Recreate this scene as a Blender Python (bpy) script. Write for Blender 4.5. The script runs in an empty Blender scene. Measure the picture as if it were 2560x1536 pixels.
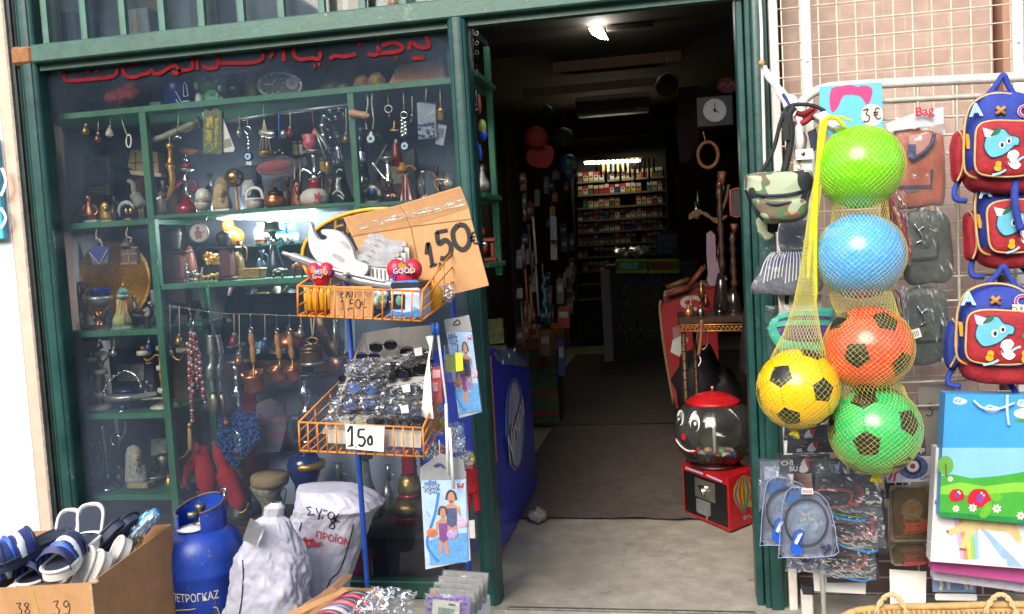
import bpy,bmesh,math,random
from mathutils import Vector as V,Matrix,noise
random.seed(7)
SC=bpy.context.scene
COL=SC.collection
R=math.radians
FPX=2200.0
CAM=V((0,-3.4,1.43))
YAW,PITCH,ROLL=R(-10.75),R(-4.0),R(-3.25)
FW=V((math.sin(YAW)*math.cos(PITCH),math.cos(YAW)*math.cos(PITCH),math.sin(PITCH)))
_r=V((math.cos(YAW),-math.sin(YAW),0));_u=_r.cross(FW)
RT=_r*math.cos(ROLL)+_u*math.sin(ROLL)
UP=_u*math.cos(ROLL)-_r*math.sin(ROLL)
cam=bpy.data.cameras.new('camera');co=bpy.data.objects.new('camera',cam);COL.objects.link(co)
cam.sensor_width=36;cam.lens=FPX/2560*36;cam.clip_end=500;cam.clip_start=.02
co.matrix_world=Matrix(((RT.x,UP.x,-FW.x,CAM.x),(RT.y,UP.y,-FW.y,CAM.y),(RT.z,UP.z,-FW.z,CAM.z),(0,0,0,1)))
SC.camera=co
W=bpy.data.worlds.new('World');SC.world=W;W.use_nodes=True
SUN_EL,SUN_AZ=R(36),R(196)
nt=W.node_tree;bg=nt.nodes['Background'];sky=nt.nodes.new('ShaderNodeTexSky')
sky.sky_type='NISHITA';sky.sun_disc=False;sky.sun_elevation=SUN_EL;sky.sun_rotation=SUN_AZ
sky.dust_density=3.0;sky.air_density=1.0
nt.links.new(sky.outputs[0],bg.inputs[0]);bg.inputs[1].default_value=.15
sl=bpy.data.lights.new('sun','SUN');so=bpy.data.objects.new('sun',sl);COL.objects.link(so)
sl.energy=1.7;sl.angle=R(35);sl.color=(1,.96,.9)
sd=V((math.sin(SUN_AZ)*math.cos(SUN_EL),math.cos(SUN_AZ)*math.cos(SUN_EL),math.sin(SUN_EL)))
so.rotation_euler=sd.to_track_quat('Z','Y').to_euler();so.location=(0,-3,8)
SC.view_settings.view_transform='Standard';SC.view_settings.look='None';SC.view_settings.exposure=1.24
SC.view_settings.gamma=1
cy=SC.cycles;cy.max_bounces=9;cy.diffuse_bounces=4;cy.glossy_bounces=4;cy.transmission_bounces=8
cy.transparent_max_bounces=24;cy.caustics_reflective=False;cy.caustics_refractive=False;cy.sample_clamp_indirect=6
cy.use_denoising=True
def P(px,py,Y):
 d=FW*FPX+RT*(px-1280)+UP*(768-py)
 return CAM+d*((Y-CAM.y)/d.y)
def S(px,py,Y):return(P(px,py,Y)-CAM).dot(FW)/FPX
def C(h):
 h=h.lstrip('#');c=[int(h[i:i+2],16)/255 for i in(0,2,4)]
 return tuple(x/12.92 if x<.04045 else((x+.055)/1.055)**2.4 for x in c)+(1,)
_M={}
def M(col,rough=.5,metal=0,var=.18,scale=25,bump=0,bscale=120,spec=.5,coat=0,emit=0,trans=0,sheen=0,alpha=1):
 key=(col,rough,metal,var,scale,bump,bscale,spec,coat,emit,trans,sheen,alpha)
 if key in _M:return _M[key]
 m=bpy.data.materials.new('mat_'+col.strip('#'));m.use_nodes=True;n=m.node_tree;b=n.nodes['Principled BSDF']
 b.inputs['Roughness'].default_value=rough;b.inputs['Metallic'].default_value=metal
 b.inputs['Specular IOR Level'].default_value=spec;b.inputs['Coat Weight'].default_value=coat
 b.inputs['Transmission Weight'].default_value=trans;b.inputs['Sheen Weight'].default_value=sheen
 b.inputs['Alpha'].default_value=alpha
 c=C(col);b.inputs['Base Color'].default_value=c
 if emit:b.inputs['Emission Color'].default_value=c;b.inputs['Emission Strength'].default_value=emit
 tc=n.nodes.new('ShaderNodeTexCoord')
 if var:
  t=n.nodes.new('ShaderNodeTexNoise');t.inputs['Scale'].default_value=scale;t.inputs['Detail'].default_value=6
  t.inputs['Roughness'].default_value=.7
  n.links.new(tc.outputs['Object'],t.inputs['Vector'])
  mx=n.nodes.new('ShaderNodeMix');mx.data_type='RGBA'
  mx.inputs[6].default_value=tuple(x*(1-var)for x in c[:3])+(1,)
  mx.inputs[7].default_value=tuple(min(1,x*(1+var)+.02*var)for x in c[:3])+(1,)
  rp=n.nodes.new('ShaderNodeMapRange');rp.inputs[1].default_value=.3;rp.inputs[2].default_value=.7
  n.links.new(t.outputs[0],rp.inputs[0]);n.links.new(rp.outputs[0],mx.inputs[0]);n.links.new(mx.outputs[2],b.inputs['Base Color'])
  r2=n.nodes.new('ShaderNodeMapRange');r2.inputs[3].default_value=max(0,rough-.1);r2.inputs[4].default_value=min(1,rough+.15)
  n.links.new(t.outputs[0],r2.inputs[0]);n.links.new(r2.outputs[0],b.inputs['Roughness'])
 if bump:
  t2=n.nodes.new('ShaderNodeTexNoise');t2.inputs['Scale'].default_value=bscale;t2.inputs['Detail'].default_value=5
  n.links.new(tc.outputs['Object'],t2.inputs['Vector'])
  bp=n.nodes.new('ShaderNodeBump');bp.inputs['Strength'].default_value=bump;bp.inputs['Distance'].default_value=.004
  n.links.new(t2.outputs[0],bp.inputs['Height']);n.links.new(bp.outputs[0],b.inputs['Normal'])
 _M[key]=m;return m
def sheet_mat(name,tint,dust_veil,dust_veil_col,gloss=1.0,rough=.03,bump=0,bscale=25,ior=1.5,dscale=4):
 """clear sheet: straight-through light, Fresnel shine and a pale diffuse veil painted in"""
 m=bpy.data.materials.new(name);m.use_nodes=True;n=m.node_tree
 for x in list(n.nodes):n.nodes.remove(x)
 A=n.nodes.new;out=A('ShaderNodeOutputMaterial');tr=A('ShaderNodeBsdfTransparent');gl=A('ShaderNodeBsdfGlossy')
 df=A('ShaderNodeBsdfDiffuse');fr=A('ShaderNodeFresnel');m1=A('ShaderNodeMixShader');m2=A('ShaderNodeMixShader')
 tr.inputs[0].default_value=C(tint);gl.inputs[0].default_value=(gloss,gloss,gloss,1);gl.inputs['Roughness'].default_value=rough
 df.inputs[0].default_value=C(dust_veil_col);fr.inputs[0].default_value=ior
 tc=A('ShaderNodeTexCoord');t=A('ShaderNodeTexNoise');t.inputs['Scale'].default_value=dscale;t.inputs['Detail'].default_value=8
 mr=A('ShaderNodeMapRange');mr.inputs[1].default_value=.35;mr.inputs[2].default_value=.75;mr.inputs[3].default_value=dust_veil*.3;mr.inputs[4].default_value=dust_veil*1.7
 L=n.links.new
 L(tc.outputs['Object'],t.inputs['Vector']);L(t.outputs[0],mr.inputs[0]);L(mr.outputs[0],m1.inputs[0])
 L(tr.outputs[0],m1.inputs[1]);L(df.outputs[0],m1.inputs[2]);L(fr.outputs[0],m2.inputs[0]);L(m1.outputs[0],m2.inputs[1]);L(gl.outputs[0],m2.inputs[2])
 if bump:
  t2=A('ShaderNodeTexNoise');t2.inputs['Scale'].default_value=bscale;t2.inputs['Detail'].default_value=3;t2.inputs['Distortion'].default_value=1.5
  bp=A('ShaderNodeBump');bp.inputs['Strength'].default_value=bump;bp.inputs['Distance'].default_value=.02
  L(tc.outputs['Object'],t2.inputs['Vector']);L(t2.outputs[0],bp.inputs['Height']);L(bp.outputs[0],gl.inputs['Normal']);L(bp.outputs[0],fr.inputs['Normal'])
 L(m2.outputs[0],out.inputs[0]);return m
GLASS=sheet_mat('window_glass','#f4f8f6',.06,'#8fa6c6',ior=1.5,dscale=1.6)  # hazy veil over the pane painted in as a pale blue diffuse layer
CELLO=sheet_mat('cellophane','#f8fafc',.04,'#dfe4ea',rough=.17,bump=.3,bscale=14,ior=1.3,gloss=.75)
CELLO2=sheet_mat('cloudy_plastic','#f3f5f7',.07,'#d5dbe2',rough=.15,bump=.3,bscale=14,ior=1.38)
BLISTER=sheet_mat('blister_plastic','#f1f4f9',.08,'#cfd6e4',rough=.08,bump=.15,bscale=14,ior=1.5)
GLOBE=sheet_mat('globe_plastic','#eef0ee',.05,'#cfd3cf',rough=.03,bump=0,ior=1.5)
def tinted(name,col,ior=1.5):return sheet_mat(name,col,.12,col,rough=.05,ior=ior)
class Fr:
 """flat frame: origin o, axes u (right) and v (up); n points out at the viewer"""
 def __init__(s,o,u=(1,0,0),v=(0,0,1)):
  s.o=V(o);s.u=V(u).normalized();s.v=V(v).normalized();s.n=s.u.cross(s.v).normalized()
 def __call__(s,x,y,d=0):return s.o+s.u*x+s.v*y+s.n*d
_bx={}
def spline(pts,n=6,closed=False):
 pts=[V(p)if len(p)==3 else V((p[0],p[1],0))for p in pts];out=[];N=len(pts)
 if N<3:return pts
 for i in range(N if closed else N-1):
  g=(lambda k:pts[k%N])if closed else(lambda k:pts[max(0,min(N-1,k))])
  a,b,c,d=g(i-1),g(i),g(i+1),g(i+2)
  for k in range(n):
   t=k/n
   out.append(.5*((2*b)+(c-a)*t+(2*a-5*b+4*c-d)*t*t+(3*b-a-3*c+d)*t**3))
 if not closed:out.append(pts[-1])
 return out
class MB:
 def __init__(s):s.v=[];s.f=[];s.sm=[];s.mi=[];s.m=0
 def add(s,vs,fs,sm=False):
  k=len(s.v);s.v+=[V(x)for x in vs]
  for f in fs:s.f.append([i+k for i in f]);s.sm.append(sm);s.mi.append(s.m)
  return s
 def box(s,c,size,rot=None,bev=0,seg=1):
  size=[max(1e-4,abs(x))for x in size]
  b=bmesh.new();bmesh.ops.create_cube(b,size=1);bmesh.ops.scale(b,vec=size,verts=b.verts)
  if bev:bmesh.ops.bevel(b,geom=b.edges,offset=min(bev,min(size)*.45),segments=seg,affect='EDGES',profile=.5)
  b.verts.index_update();m=rot if rot is not None else Matrix.Identity(3)
  s.add([m@v.co+V(c)for v in b.verts],[[v.index for v in f.verts]for f in b.faces],seg>1);b.free();return s
 def tube(s,pts,r,seg=8,closed=False,cap=True,flat=None):
  pts=[V(p)for p in pts];N=len(pts);rr=r if isinstance(r,(list,tuple))else[r]*N
  vs=[];fs=[];prev=None
  for i,p in enumerate(pts):
   a=pts[(i-1)%N]if(closed or i)else pts[i];b=pts[(i+1)%N]if(closed or i<N-1)else pts[i]
   t=(b-a);t=t.normalized()if t.length>1e-9 else V((0,0,1))
   if prev is None:prev=t.orthogonal().normalized()if flat is None else V(flat)
   x=(prev-t*prev.dot(t));x=x.normalized()if x.length>1e-6 else t.orthogonal().normalized();y=t.cross(x);prev=x
   for k in range(seg):
    an=2*math.pi*k/seg;vs.append(p+(x*math.cos(an)+y*math.sin(an))*rr[i])
  for i in range(N if closed else N-1):
   j=(i+1)%N
   for k in range(seg):fs.append([i*seg+k,i*seg+(k+1)%seg,j*seg+(k+1)%seg,j*seg+k])
  if cap and not closed:fs.append(list(range(seg))[::-1]);fs.append([(N-1)*seg+k for k in range(seg)])
  return s.add(vs,fs,seg>4)
 def lathe(s,prof,c=(0,0,0),seg=20,rot=None,a0=0,a1=2*math.pi,sy=1.0):
  vs=[];fs=[];n=len(prof);full=abs(a1-a0-2*math.pi)<1e-6;m=seg if full else seg+1
  M3=rot if rot is not None else Matrix.Identity(3)
  for r,z in prof:
   for k in range(m):
    a=a0+(a1-a0)*k/seg;vs.append(M3@V((r*math.cos(a),sy*r*math.sin(a),z))+V(c))
  for i in range(n-1):
   for k in range(seg):fs.append([i*m+k,i*m+(k+1)%m,(i+1)*m+(k+1)%m,(i+1)*m+k])
  if full:
   if prof[0][0]>1e-5:fs.append(list(range(m))[::-1])
   if prof[-1][0]>1e-5:fs.append([(n-1)*m+k for k in range(m)])
  return s.add(vs,fs,True)
 def ball(s,c,r,seg=16,rings=10,rot=None):
  r=(r,r,r)if not isinstance(r,(tuple,list))else r;vs=[];fs=[];c=V(c)
  for i in range(rings+1):
   th=math.pi*i/rings
   for k in range(seg):
    a=2*math.pi*k/seg;q=V((r[0]*math.sin(th)*math.cos(a),r[1]*math.sin(th)*math.sin(a),-r[2]*math.cos(th)))
    vs.append((rot@q if rot else q)+c)
  for i in range(rings):
   for k in range(seg):fs.append([i*seg+k,i*seg+(k+1)%seg,(i+1)*seg+(k+1)%seg,(i+1)*seg+k])
  return s.add(vs,fs,True)
 def slab(s,pts,n,th):
  """outline pts (3d, roughly flat) given thickness th along -n"""
  n=V(n).normalized();pts=[V(p)for p in pts];k=len(pts)
  nn=sum(((pts[i]-pts[0]).cross(pts[(i+1)%k]-pts[0])for i in range(k)),V())
  if nn.dot(n)<0:pts=pts[::-1]
  fs=[list(range(k)),[k+i for i in range(k)][::-1]]+[[i,i+k,(i+1)%k+k,(i+1)%k]for i in range(k)]
  return s.add(pts+[p-n*th for p in pts],fs)
 def flat(s,pts):return s.add(pts,[list(range(len(pts)))])
 def shape(s,fr,pts,d=.001,th=0):
  q=[fr(x,y,d)for x,y in pts]
  return s.slab(q,fr.n,th)if th else s.flat(q)
 def disc(s,fr,x,y,r,d=.001,seg=20,ry=None,th=0,rot=0):
  ry=r if ry is None else ry
  return s.shape(fr,[(x+r*math.cos(2*math.pi*k/seg)*math.cos(rot)-ry*math.sin(2*math.pi*k/seg)*math.sin(rot),y+r*math.cos(2*math.pi*k/seg)*math.sin(rot)+ry*math.sin(2*math.pi*k/seg)*math.cos(rot))for k in range(seg)],d,th)
 def stroke(s,fr,pts,w,d=.001,n=5,closed=False,taper=False):
  q=spline(pts,n,closed);N=len(q);vs=[]
  for i,p in enumerate(q):
   a=q[i-1]if i or closed else q[0];b=q[(i+1)%N]if i<N-1 or closed else q[i]
   t=b-a;l=math.hypot(t.x,t.y)or 1;nx,ny=-t.y/l,t.x/l
   ww=w/2*((.45+.55*math.sin(math.pi*(i+.5)/N))if taper else 1)
   vs+=[fr(p.x+nx*ww,p.y+ny*ww,d),fr(p.x-nx*ww,p.y-ny*ww,d)]
  return s.add(vs,[[2*i,2*i+1,(2*i+3)%(2*N),(2*i+2)%(2*N)]for i in range(N if closed else N-1)])
 def surf(s,fn,nu,nv,cu=False,cv=False,sm=True):
  vs=[fn(i/(nu if cu else max(1,nu-1)),j/(nv if cv else max(1,nv-1)))for j in range(nv)for i in range(nu)]
  fs=[]
  for j in range(nv if cv else nv-1):
   for i in range(nu if cu else nu-1):
    fs.append([j*nu+i,j*nu+(i+1)%nu,((j+1)%nv)*nu+(i+1)%nu,((j+1)%nv)*nu+i])
  return s.add(vs,fs,sm)
 def text(s,fr,txt,size,x=0,y=0,d=.001,align='CENTER',shear=0,bold=0,rot=0,sx=1,fn=None):
  c=bpy.data.curves.new('t','FONT');c.body=txt;c.size=1;c.align_x=align;c.shear=shear;c.offset=bold;c.resolution_u=3
  o=bpy.data.objects.new('t',c);COL.objects.link(o);dg=bpy.context.evaluated_depsgraph_get();dg.update()
  me=bpy.data.meshes.new_from_object(o.evaluated_get(dg));ca,sa=math.cos(rot),math.sin(rot);vs=[]
  for v in me.vertices:
   a,b=v.co.x*size*sx,v.co.y*size;a,b=a*ca-b*sa+x,a*sa+b*ca+y
   vs.append(fn(a,b,d)if fn else fr(a,b,d))
  s.add(vs,[list(p.vertices)for p in me.polygons])
  bpy.data.objects.remove(o);bpy.data.curves.remove(c);bpy.data.meshes.remove(me);return s
 def jitter(s,a,f=30):
  for v in s.v:v+=noise.noise_vector(v*f)*a
  return s
 def mesh(s,name,mats,off=V()):
  me=bpy.data.meshes.new(name);me.from_pydata([v-off for v in s.v],[],s.f)
  for m in(mats if isinstance(mats,(list,tuple))else[mats]):me.materials.append(m)
  me.polygons.foreach_set('use_smooth',s.sm);me.polygons.foreach_set('material_index',s.mi);me.update();return me
ALL=[]
def tag(o,label,cat,group=None,kind=None):
 if label:o['label']=label
 if cat:o['category']=cat
 if group:o['group']=group
 if kind:o['kind']=kind
def structure(name,mb,mats):
 o=bpy.data.objects.new(name,mb.mesh(name,mats));COL.objects.link(o);o['kind']='structure';return o
class T:
 """one thing: an Empty at its base; shapes are given in photo pixels at the depth Y, or in local metres"""
 def __init__(s,name,label,cat,x=None,y=None,Y=0,group=None,at=None,kind=None):
  s.Y=Y;s.o=V(at)if at is not None else P(x,y,Y);s.s=S(x,y,Y)if x is not None else(s.o-CAM).dot(FW)/FPX
  s.x,s.y=x,y
  s.e=bpy.data.objects.new(name,None);COL.objects.link(s.e);s.e.location=s.o;s.e.empty_display_size=.02
  tag(s.e,label,cat,group,kind);s.kids=[];ALL.append(s)
 def p(s,x,y,dy=0):return P(x,y,s.Y+dy)-s.o
 def put(s,name,mb,mats,parent=None,label=None):
  o=bpy.data.objects.new(name,mb.mesh(name,mats));COL.objects.link(o);o.parent=parent or s.e
  if label:o['label']=label
  s.kids.append(o);return o
 def _o(s,part,mat,mb,parent,label=None):
  return s.put(part,mb,mat,parent,label)if isinstance(part,str)else part
 def _b(s,part):return MB()if isinstance(part,str)else part
 def lat(s,part,mat,prof,cx=None,dy=0,seg=20,parent=None,label=None,sy=1,tilt=0):
  mb=s._b(part);prof=sorted(prof,key=lambda q:-q[1])if prof[0][1]<prof[-1][1]else list(prof)
  yb=max(q[1]for q in prof);cx=s.x if cx is None else cx;b=s.p(cx,yb,dy)
  mb.lathe([(max(0,r)*s.s,(yb-y)*s.s)for r,y in prof],b,seg,Matrix.Rotation(tilt,3,'Y')if tilt else None,sy=sy)
  return s._o(part,mat,mb,parent,label)
 def tube(s,part,mat,pts,r,seg=8,closed=False,parent=None,label=None,n=5,smooth=True):
  mb=s._b(part);q=[s.p(*a)for a in pts]
  if smooth and len(q)>2:q=spline(q,n,closed)
  if isinstance(r,(list,tuple)):
   r=[s.s*r[min(len(r)-1,int(i*(len(r)-1)/max(1,len(q)-1)+.5))]for i in range(len(q))]
  else:r=r*s.s
  mb.tube(q,r,seg,closed);return s._o(part,mat,mb,parent,label)
 def poly(s,part,mat,pts,th,dy=0,parent=None,label=None,smooth=0):
  mb=s._b(part)
  if smooth:pts=[(q.x,q.y)for q in spline(pts,smooth,True)]
  mb.slab([s.p(a,b,dy)for a,b in pts],(0,-1,0),th);return s._o(part,mat,mb,parent,label)
 def box(s,part,mat,x0,y0,x1,y1,dep,dy=0,bev=.004,parent=None,label=None,seg=1,rot=None):
  mb=s._b(part);c=s.p((x0+x1)/2,(y0+y1)/2,dy)+V((0,dep/2,0))
  mb.box(c,((x1-x0)*s.s,dep,(y1-y0)*s.s),rot,bev,seg);return s._o(part,mat,mb,parent,label)
 def ball(s,part,mat,x,y,r,dy=0,parent=None,label=None,seg=14,rings=9):
  mb=s._b(part);r=tuple(a*s.s for a in r)if isinstance(r,(tuple,list))else r*s.s
  mb.ball(s.p(x,y,dy),r,seg,rings);return s._o(part,mat,mb,parent,label)
 def fr(s,x,y,dy=0,rot=0):
  """frame facing the street with its origin at a photo pixel; units are metres"""
  c,q=math.cos(rot),math.sin(rot);return Fr(s.p(x,y,dy),(c,0,q),(-q,0,c))
 def ink(s,part,mat,lines,w,dy=0,parent=None,closed=False,label=None,n=5,taper=False):
  """strokes through photo pixels, drawn on the plane y = Y+dy"""
  mb=s._b(part);f=Fr(V());f2=[]
  for ln in lines:
   q=[s.p(a,b,dy)for a,b in ln];y0=q[0].y
   f.o=V((0,y0,0));mb.stroke(f,[(a.x,a.z)for a in q],w*s.s,0,n,closed,taper)
  return s._o(part,mat,mb,parent,label)
 def area(s,part,mat,polys,dy=0,parent=None,label=None,smooth=0):
  mb=s._b(part)
  for pts in polys:
   if smooth:pts=[(q.x,q.y)for q in spline(pts,smooth,True)]
   mb.flat([s.p(a,b,dy)for a,b in pts])
  return s._o(part,mat,mb,parent,label)
def circ(x,y,r,n=16,ry=None,a0=0):return[(x+r*math.cos(a0+2*math.pi*k/n),y+(ry or r)*math.sin(a0+2*math.pi*k/n))for k in range(n)]
def finish():
 """a thing with one single part becomes that mesh itself"""
 for t in ALL:
  if len(t.kids)==1:
   o=t.kids[0];n=t.e.name
   for k in('label','category','group','kind'):
    if k in t.e.keys():o[k]=t.e[k]
   loc=t.e.location.copy();o.parent=None;rot=t.e.rotation_euler.copy();bpy.data.objects.remove(t.e);o.location=loc;o.rotation_euler=rot;o.name=n.split('.')[0]
def worn(col,chip,rough=.4,dirt='#2a241c',th=.66,sc=55):
 m=M(col,rough,0,.28,9,.2,60).copy();n=m.node_tree;b=n.nodes['Principled BSDF'];last=b.inputs['Base Color'].links[0].from_socket;tc=n.nodes.new('ShaderNodeTexCoord')
 for k,(s3,lo,hi,c,w)in enumerate((((22,22,1.6),.5,.8,dirt,.55),((sc,sc,sc*.5),th,th+.03,chip,.8),((7,7,5),.62,.66,chip,.25))):
  mp=n.nodes.new('ShaderNodeMapping');mp.inputs['Scale'].default_value=s3;t=n.nodes.new('ShaderNodeTexNoise');t.inputs['Scale'].default_value=1;t.inputs['Detail'].default_value=8;t.inputs['Roughness'].default_value=.75
  r=n.nodes.new('ShaderNodeMapRange');r.inputs[1].default_value=lo;r.inputs[2].default_value=hi;r.inputs[4].default_value=w;x=n.nodes.new('ShaderNodeMix');x.data_type='RGBA';x.inputs[7].default_value=C(c);L=n.links.new
  L(tc.outputs['Object'],mp.inputs[0]);L(mp.outputs[0],t.inputs['Vector']);L(t.outputs[0],r.inputs[0]);L(r.outputs[0],x.inputs[0]);L(last,x.inputs[6]);last=x.outputs[2]
 n.links.new(last,b.inputs['Base Color']);return m
GREEN=worn('#12403b','#7f9188',.36);GREEND=worn('#123f33','#6f7f74',.42);SHELFG=worn('#2b6a4b','#8aa08c',.5,'#1c2a20',.63,40)
CHROME=M('#d4d6d8',.14,1,.12,30);SILVER=M('#b4b3ad',.3,.8,.3,60,.3,150);TARN=M('#6e6a62',.36,1,.35,70,.4,150);GOLD=M('#d0a24a',.3,.75,.25,60,.25,120)
BRASS=M('#b88a3a',.36,.75,.3,40,.3,110);COPPER=M('#b87450',.3,.8,.25,40,.2,110)
BLACK=M('#121212',.35,0,.3,40);BLACKG=M('#0c0c0e',.12,0,.2,40);WHITE=M('#d9d8d2',.5,0,.08,30);CREAM=M('#cbbf9f',.55,0,.2,30,.3,120)
STONE=M('#8d8677',.8,0,.3,40,.6,120);SAND=M('#b49a6c',.75,0,.25,40,.6,130);WOOD=M('#a8713f',.45,0,.35,22,.2,80);WOODD=M('#4a2a1c',.4,0,.35,22,.2,80)
RED=M('#b01f24',.4,0,.2,30);BLUE=M('#1b3aa0',.35,0,.2,30);NAVY=M('#141b3c',.55,0,.25,40,.3,160);CARD=M('#a5794f',.8,0,.14,14,.2,90);CARDL=M('#b98a5c',.8,0,.14,14,.2,90)
PAPER=M('#e2dfd6',.75,0,.06,20);INK=M('#15151a',.6,0,.1,30);GREY=M('#6d7076',.6,0,.2,30);STRING=M('#b8a98c',.8,0,.2,90)
GLRED=M('#8d0f16',.1,0,.2,30,coat=.6);GLBLUE=M('#122a6c',.12,0,.3,30,coat=.6);GLDARK=M('#16241f',.12,0,.3,30,coat=.5)
GOLDP=M('#d89b1c',.4,0,.12,30);WIREO=M('#c87a26',.4,0,.15,60);BLUEPOLE=M('#16439a',.35,0,.2,30)
XL,XC,XR=P(137,700,0).x,P(1190,768,0).x,P(1866,820,0).x
BZ0,BZ1=P(600,103,-.06).z,P(600,55,-.06).z
XW=P(1942,700,-.02).x
def quad_sheet(x0,x1,y0,y1,z):return MB().flat([(x0,y0,z),(x1,y0,z),(x1,y1,z),(x0,y1,z)])
def ground_mat(name,c1,c2,scuff,sc=6,bump=.4,rough=.75):
 m=M(c1,rough,0,.3,sc,bump,80).copy();m.name=name;n=m.node_tree;b=n.nodes['Principled BSDF'];src=b.inputs['Base Color'].links[0].from_socket
 tc=n.nodes.new('ShaderNodeTexCoord');last=src
 for k,(scl,lo,hi,col,dist)in enumerate(((1.7,.5,.72,c2,0),(34,.66,.70,scuff,2.5),(9,.67,.74,scuff,1))):
  t=n.nodes.new('ShaderNodeTexNoise');t.inputs['Scale'].default_value=scl;t.inputs['Detail'].default_value=7;t.inputs['Distortion'].default_value=dist
  mp=n.nodes.new('ShaderNodeMapping');mp.inputs['Scale'].default_value=(1,2.2 if k==1 else 1,1);mp.inputs['Rotation'].default_value=(0,0,.5*k)
  n.links.new(tc.outputs['Object'],mp.inputs[0]);n.links.new(mp.outputs[0],t.inputs['Vector'])
  r=n.nodes.new('ShaderNodeMapRange');r.inputs[1].default_value=lo;r.inputs[2].default_value=hi;r.inputs[4].default_value=.75 if k else .9
  x=n.nodes.new('ShaderNodeMix');x.data_type='RGBA';x.inputs[7].default_value=C(col)
  n.links.new(t.outputs[0],r.inputs[0]);n.links.new(r.outputs[0],x.inputs[0]);n.links.new(last,x.inputs[6]);last=x.outputs[2]
 n.links.new(last,b.inputs['Base Color']);return m
structure('street',quad_sheet(-200,200,-200,-1.8,-.25),ground_mat('asphalt','#3c3b3a','#4a4947','#222222'))
g=MB();g.box((0,-.94,-.2),(60,1.72,.16),bev=.01);structure('pavement',g,ground_mat('paving','#8b877e','#77736a','#55514a'))
g=MB();g.box((0,4.55,-.06),(30,9.3,.12));structure('floor',g,ground_mat('shop_floor_lino','#989284','#80766a','#453f33',8,.25,.55))
def carpet(y0,y1,x0,x1,name):
 g=MB()
 def fn(u,v):
  e=(.05*noise.noise(V((u*6,y0,3)))+.02*noise.noise(V((u*30,y0,5)))-.07*max(0,u-.8)*5)*max(0,1-v*8)
  return V((x0+(x1-x0)*u,y0+(y1-y0)*v+e,.012+.012*max(0,noise.noise(V((u*7,v*5,y0))))*(3.4 if v<.1 else 1)))
 g.surf(fn,40,40);g.flat([(x0,y0+.012,.004),(x1,y0+.012,.004),(x1,y1,.004),(x0,y1,.004)]);return g
t=T('carpet','brown worn carpet with a frayed front edge inside the doorway','carpet',at=(-.5,1.0,0))
g=carpet(1.02,3.3,-1.0,.62,'');g.v=[q-t.o for q in g.v];t.put('carpet',g,ground_mat('carpet_brown','#544a42','#625850','#332c26',14,.6,.95))
t=T('carpet','second length of brown carpet beyond a seam, deeper in the shop','carpet',at=(-.5,3.32,0))
g=carpet(3.33,7.6,-1.3,.9,'');g.v=[q-t.o for q in g.v];t.put('carpet',g,ground_mat('carpet_dark','#4d443d','#585048','#2f2823',14,.6,.95))
g=MB();DARKW=M('#4a3d33',.8,0,.3,3,.3,30)
g.box((-2.4,4.8,1.6),(.1,8.6,3.6));g.box((1.5,4.8,1.6),(.1,8.6,3.6));g.box((-.45,9.2,1.6),(4,.1,3.6));structure('shop_wall',g,DARKW)
g=MB();g.box((-1.2,4.6,3.3),(9,9.4,.1));structure('ceiling',g,M('#544a40',.8,0,.2,3))
g=MB();g.box((-5.6,.3,1.2),(.1,.62,4));xe_=P(1203,1000,.58).x;g.box(((xe_-5.6)/2,.58,1.2),(xe_+5.6,.05,4));structure('window_back_wall',g,M('#525b68',.7,0,.35,4,.2,20))
def tile_mat():
 m=bpy.data.materials.new('pink_brick');m.use_nodes=True;n=m.node_tree;b=n.nodes['Principled BSDF'];b.inputs['Roughness'].default_value=.75
 tc=n.nodes.new('ShaderNodeTexCoord');sp=n.nodes.new('ShaderNodeSeparateXYZ');cb=n.nodes.new('ShaderNodeCombineXYZ');br=n.nodes.new('ShaderNodeTexBrick')
 n.links.new(tc.outputs['Object'],sp.inputs[0]);n.links.new(sp.outputs[0],cb.inputs[0]);n.links.new(sp.outputs[2],cb.inputs[1]);n.links.new(cb.outputs[0],br.inputs['Vector'])
 br.inputs['Scale'].default_value=1;br.inputs['Brick Width'].default_value=.15;br.inputs['Row Height'].default_value=.064;br.inputs['Mortar Size'].default_value=.0035;br.offset=.5
 br.inputs['Mortar'].default_value=C('#b7a293');br.inputs['Bias'].default_value=0
 mr=n.nodes.new('ShaderNodeMapRange');mr.inputs[1].default_value=.28;mr.inputs[2].default_value=.34
 n.links.new(sp.outputs[2],mr.inputs[0])
 for k,(a,c)in enumerate((('#5f4a44','#ab9081'),('#6d564e','#b59c8d'))):
  x=n.nodes.new('ShaderNodeMix');x.data_type='RGBA';x.inputs[6].default_value=C(a);x.inputs[7].default_value=C(c);n.links.new(mr.outputs[0],x.inputs[0]);n.links.new(x.outputs[2],br.inputs['Color%d'%(k+1)])
 no=n.nodes.new('ShaderNodeTexNoise');no.inputs['Scale'].default_value=20;no.inputs['Detail'].default_value=7;n.links.new(tc.outputs['Object'],no.inputs['Vector'])
 mx=n.nodes.new('ShaderNodeMix');mx.data_type='RGBA';mx.blend_type='MULTIPLY';mx.inputs[0].default_value=.5;n.links.new(br.outputs[0],mx.inputs[6])
 cr=n.nodes.new('ShaderNodeMapRange');cr.inputs[1].default_value=.3;cr.inputs[2].default_value=.7;cr.inputs[3].default_value=.6;n.links.new(no.outputs[0],cr.inputs[0])
 n.links.new(cr.outputs[0],mx.inputs[7]);n.links.new(mx.outputs[2],b.inputs['Base Color'])
 bp=n.nodes.new('ShaderNodeBump');bp.inputs['Strength'].default_value=.5;bp.inputs['Distance'].default_value=.004;bp.invert=True
 n.links.new(br.outputs['Fac'],bp.inputs['Height']);n.links.new(bp.outputs[0],b.inputs['Normal']);return m
xw1=P(2505,90,.02).x
t=T('brick_wall','pink brick wall behind the wire grid right of the door','wall',at=(XW+.05,.12,-.12))
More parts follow.
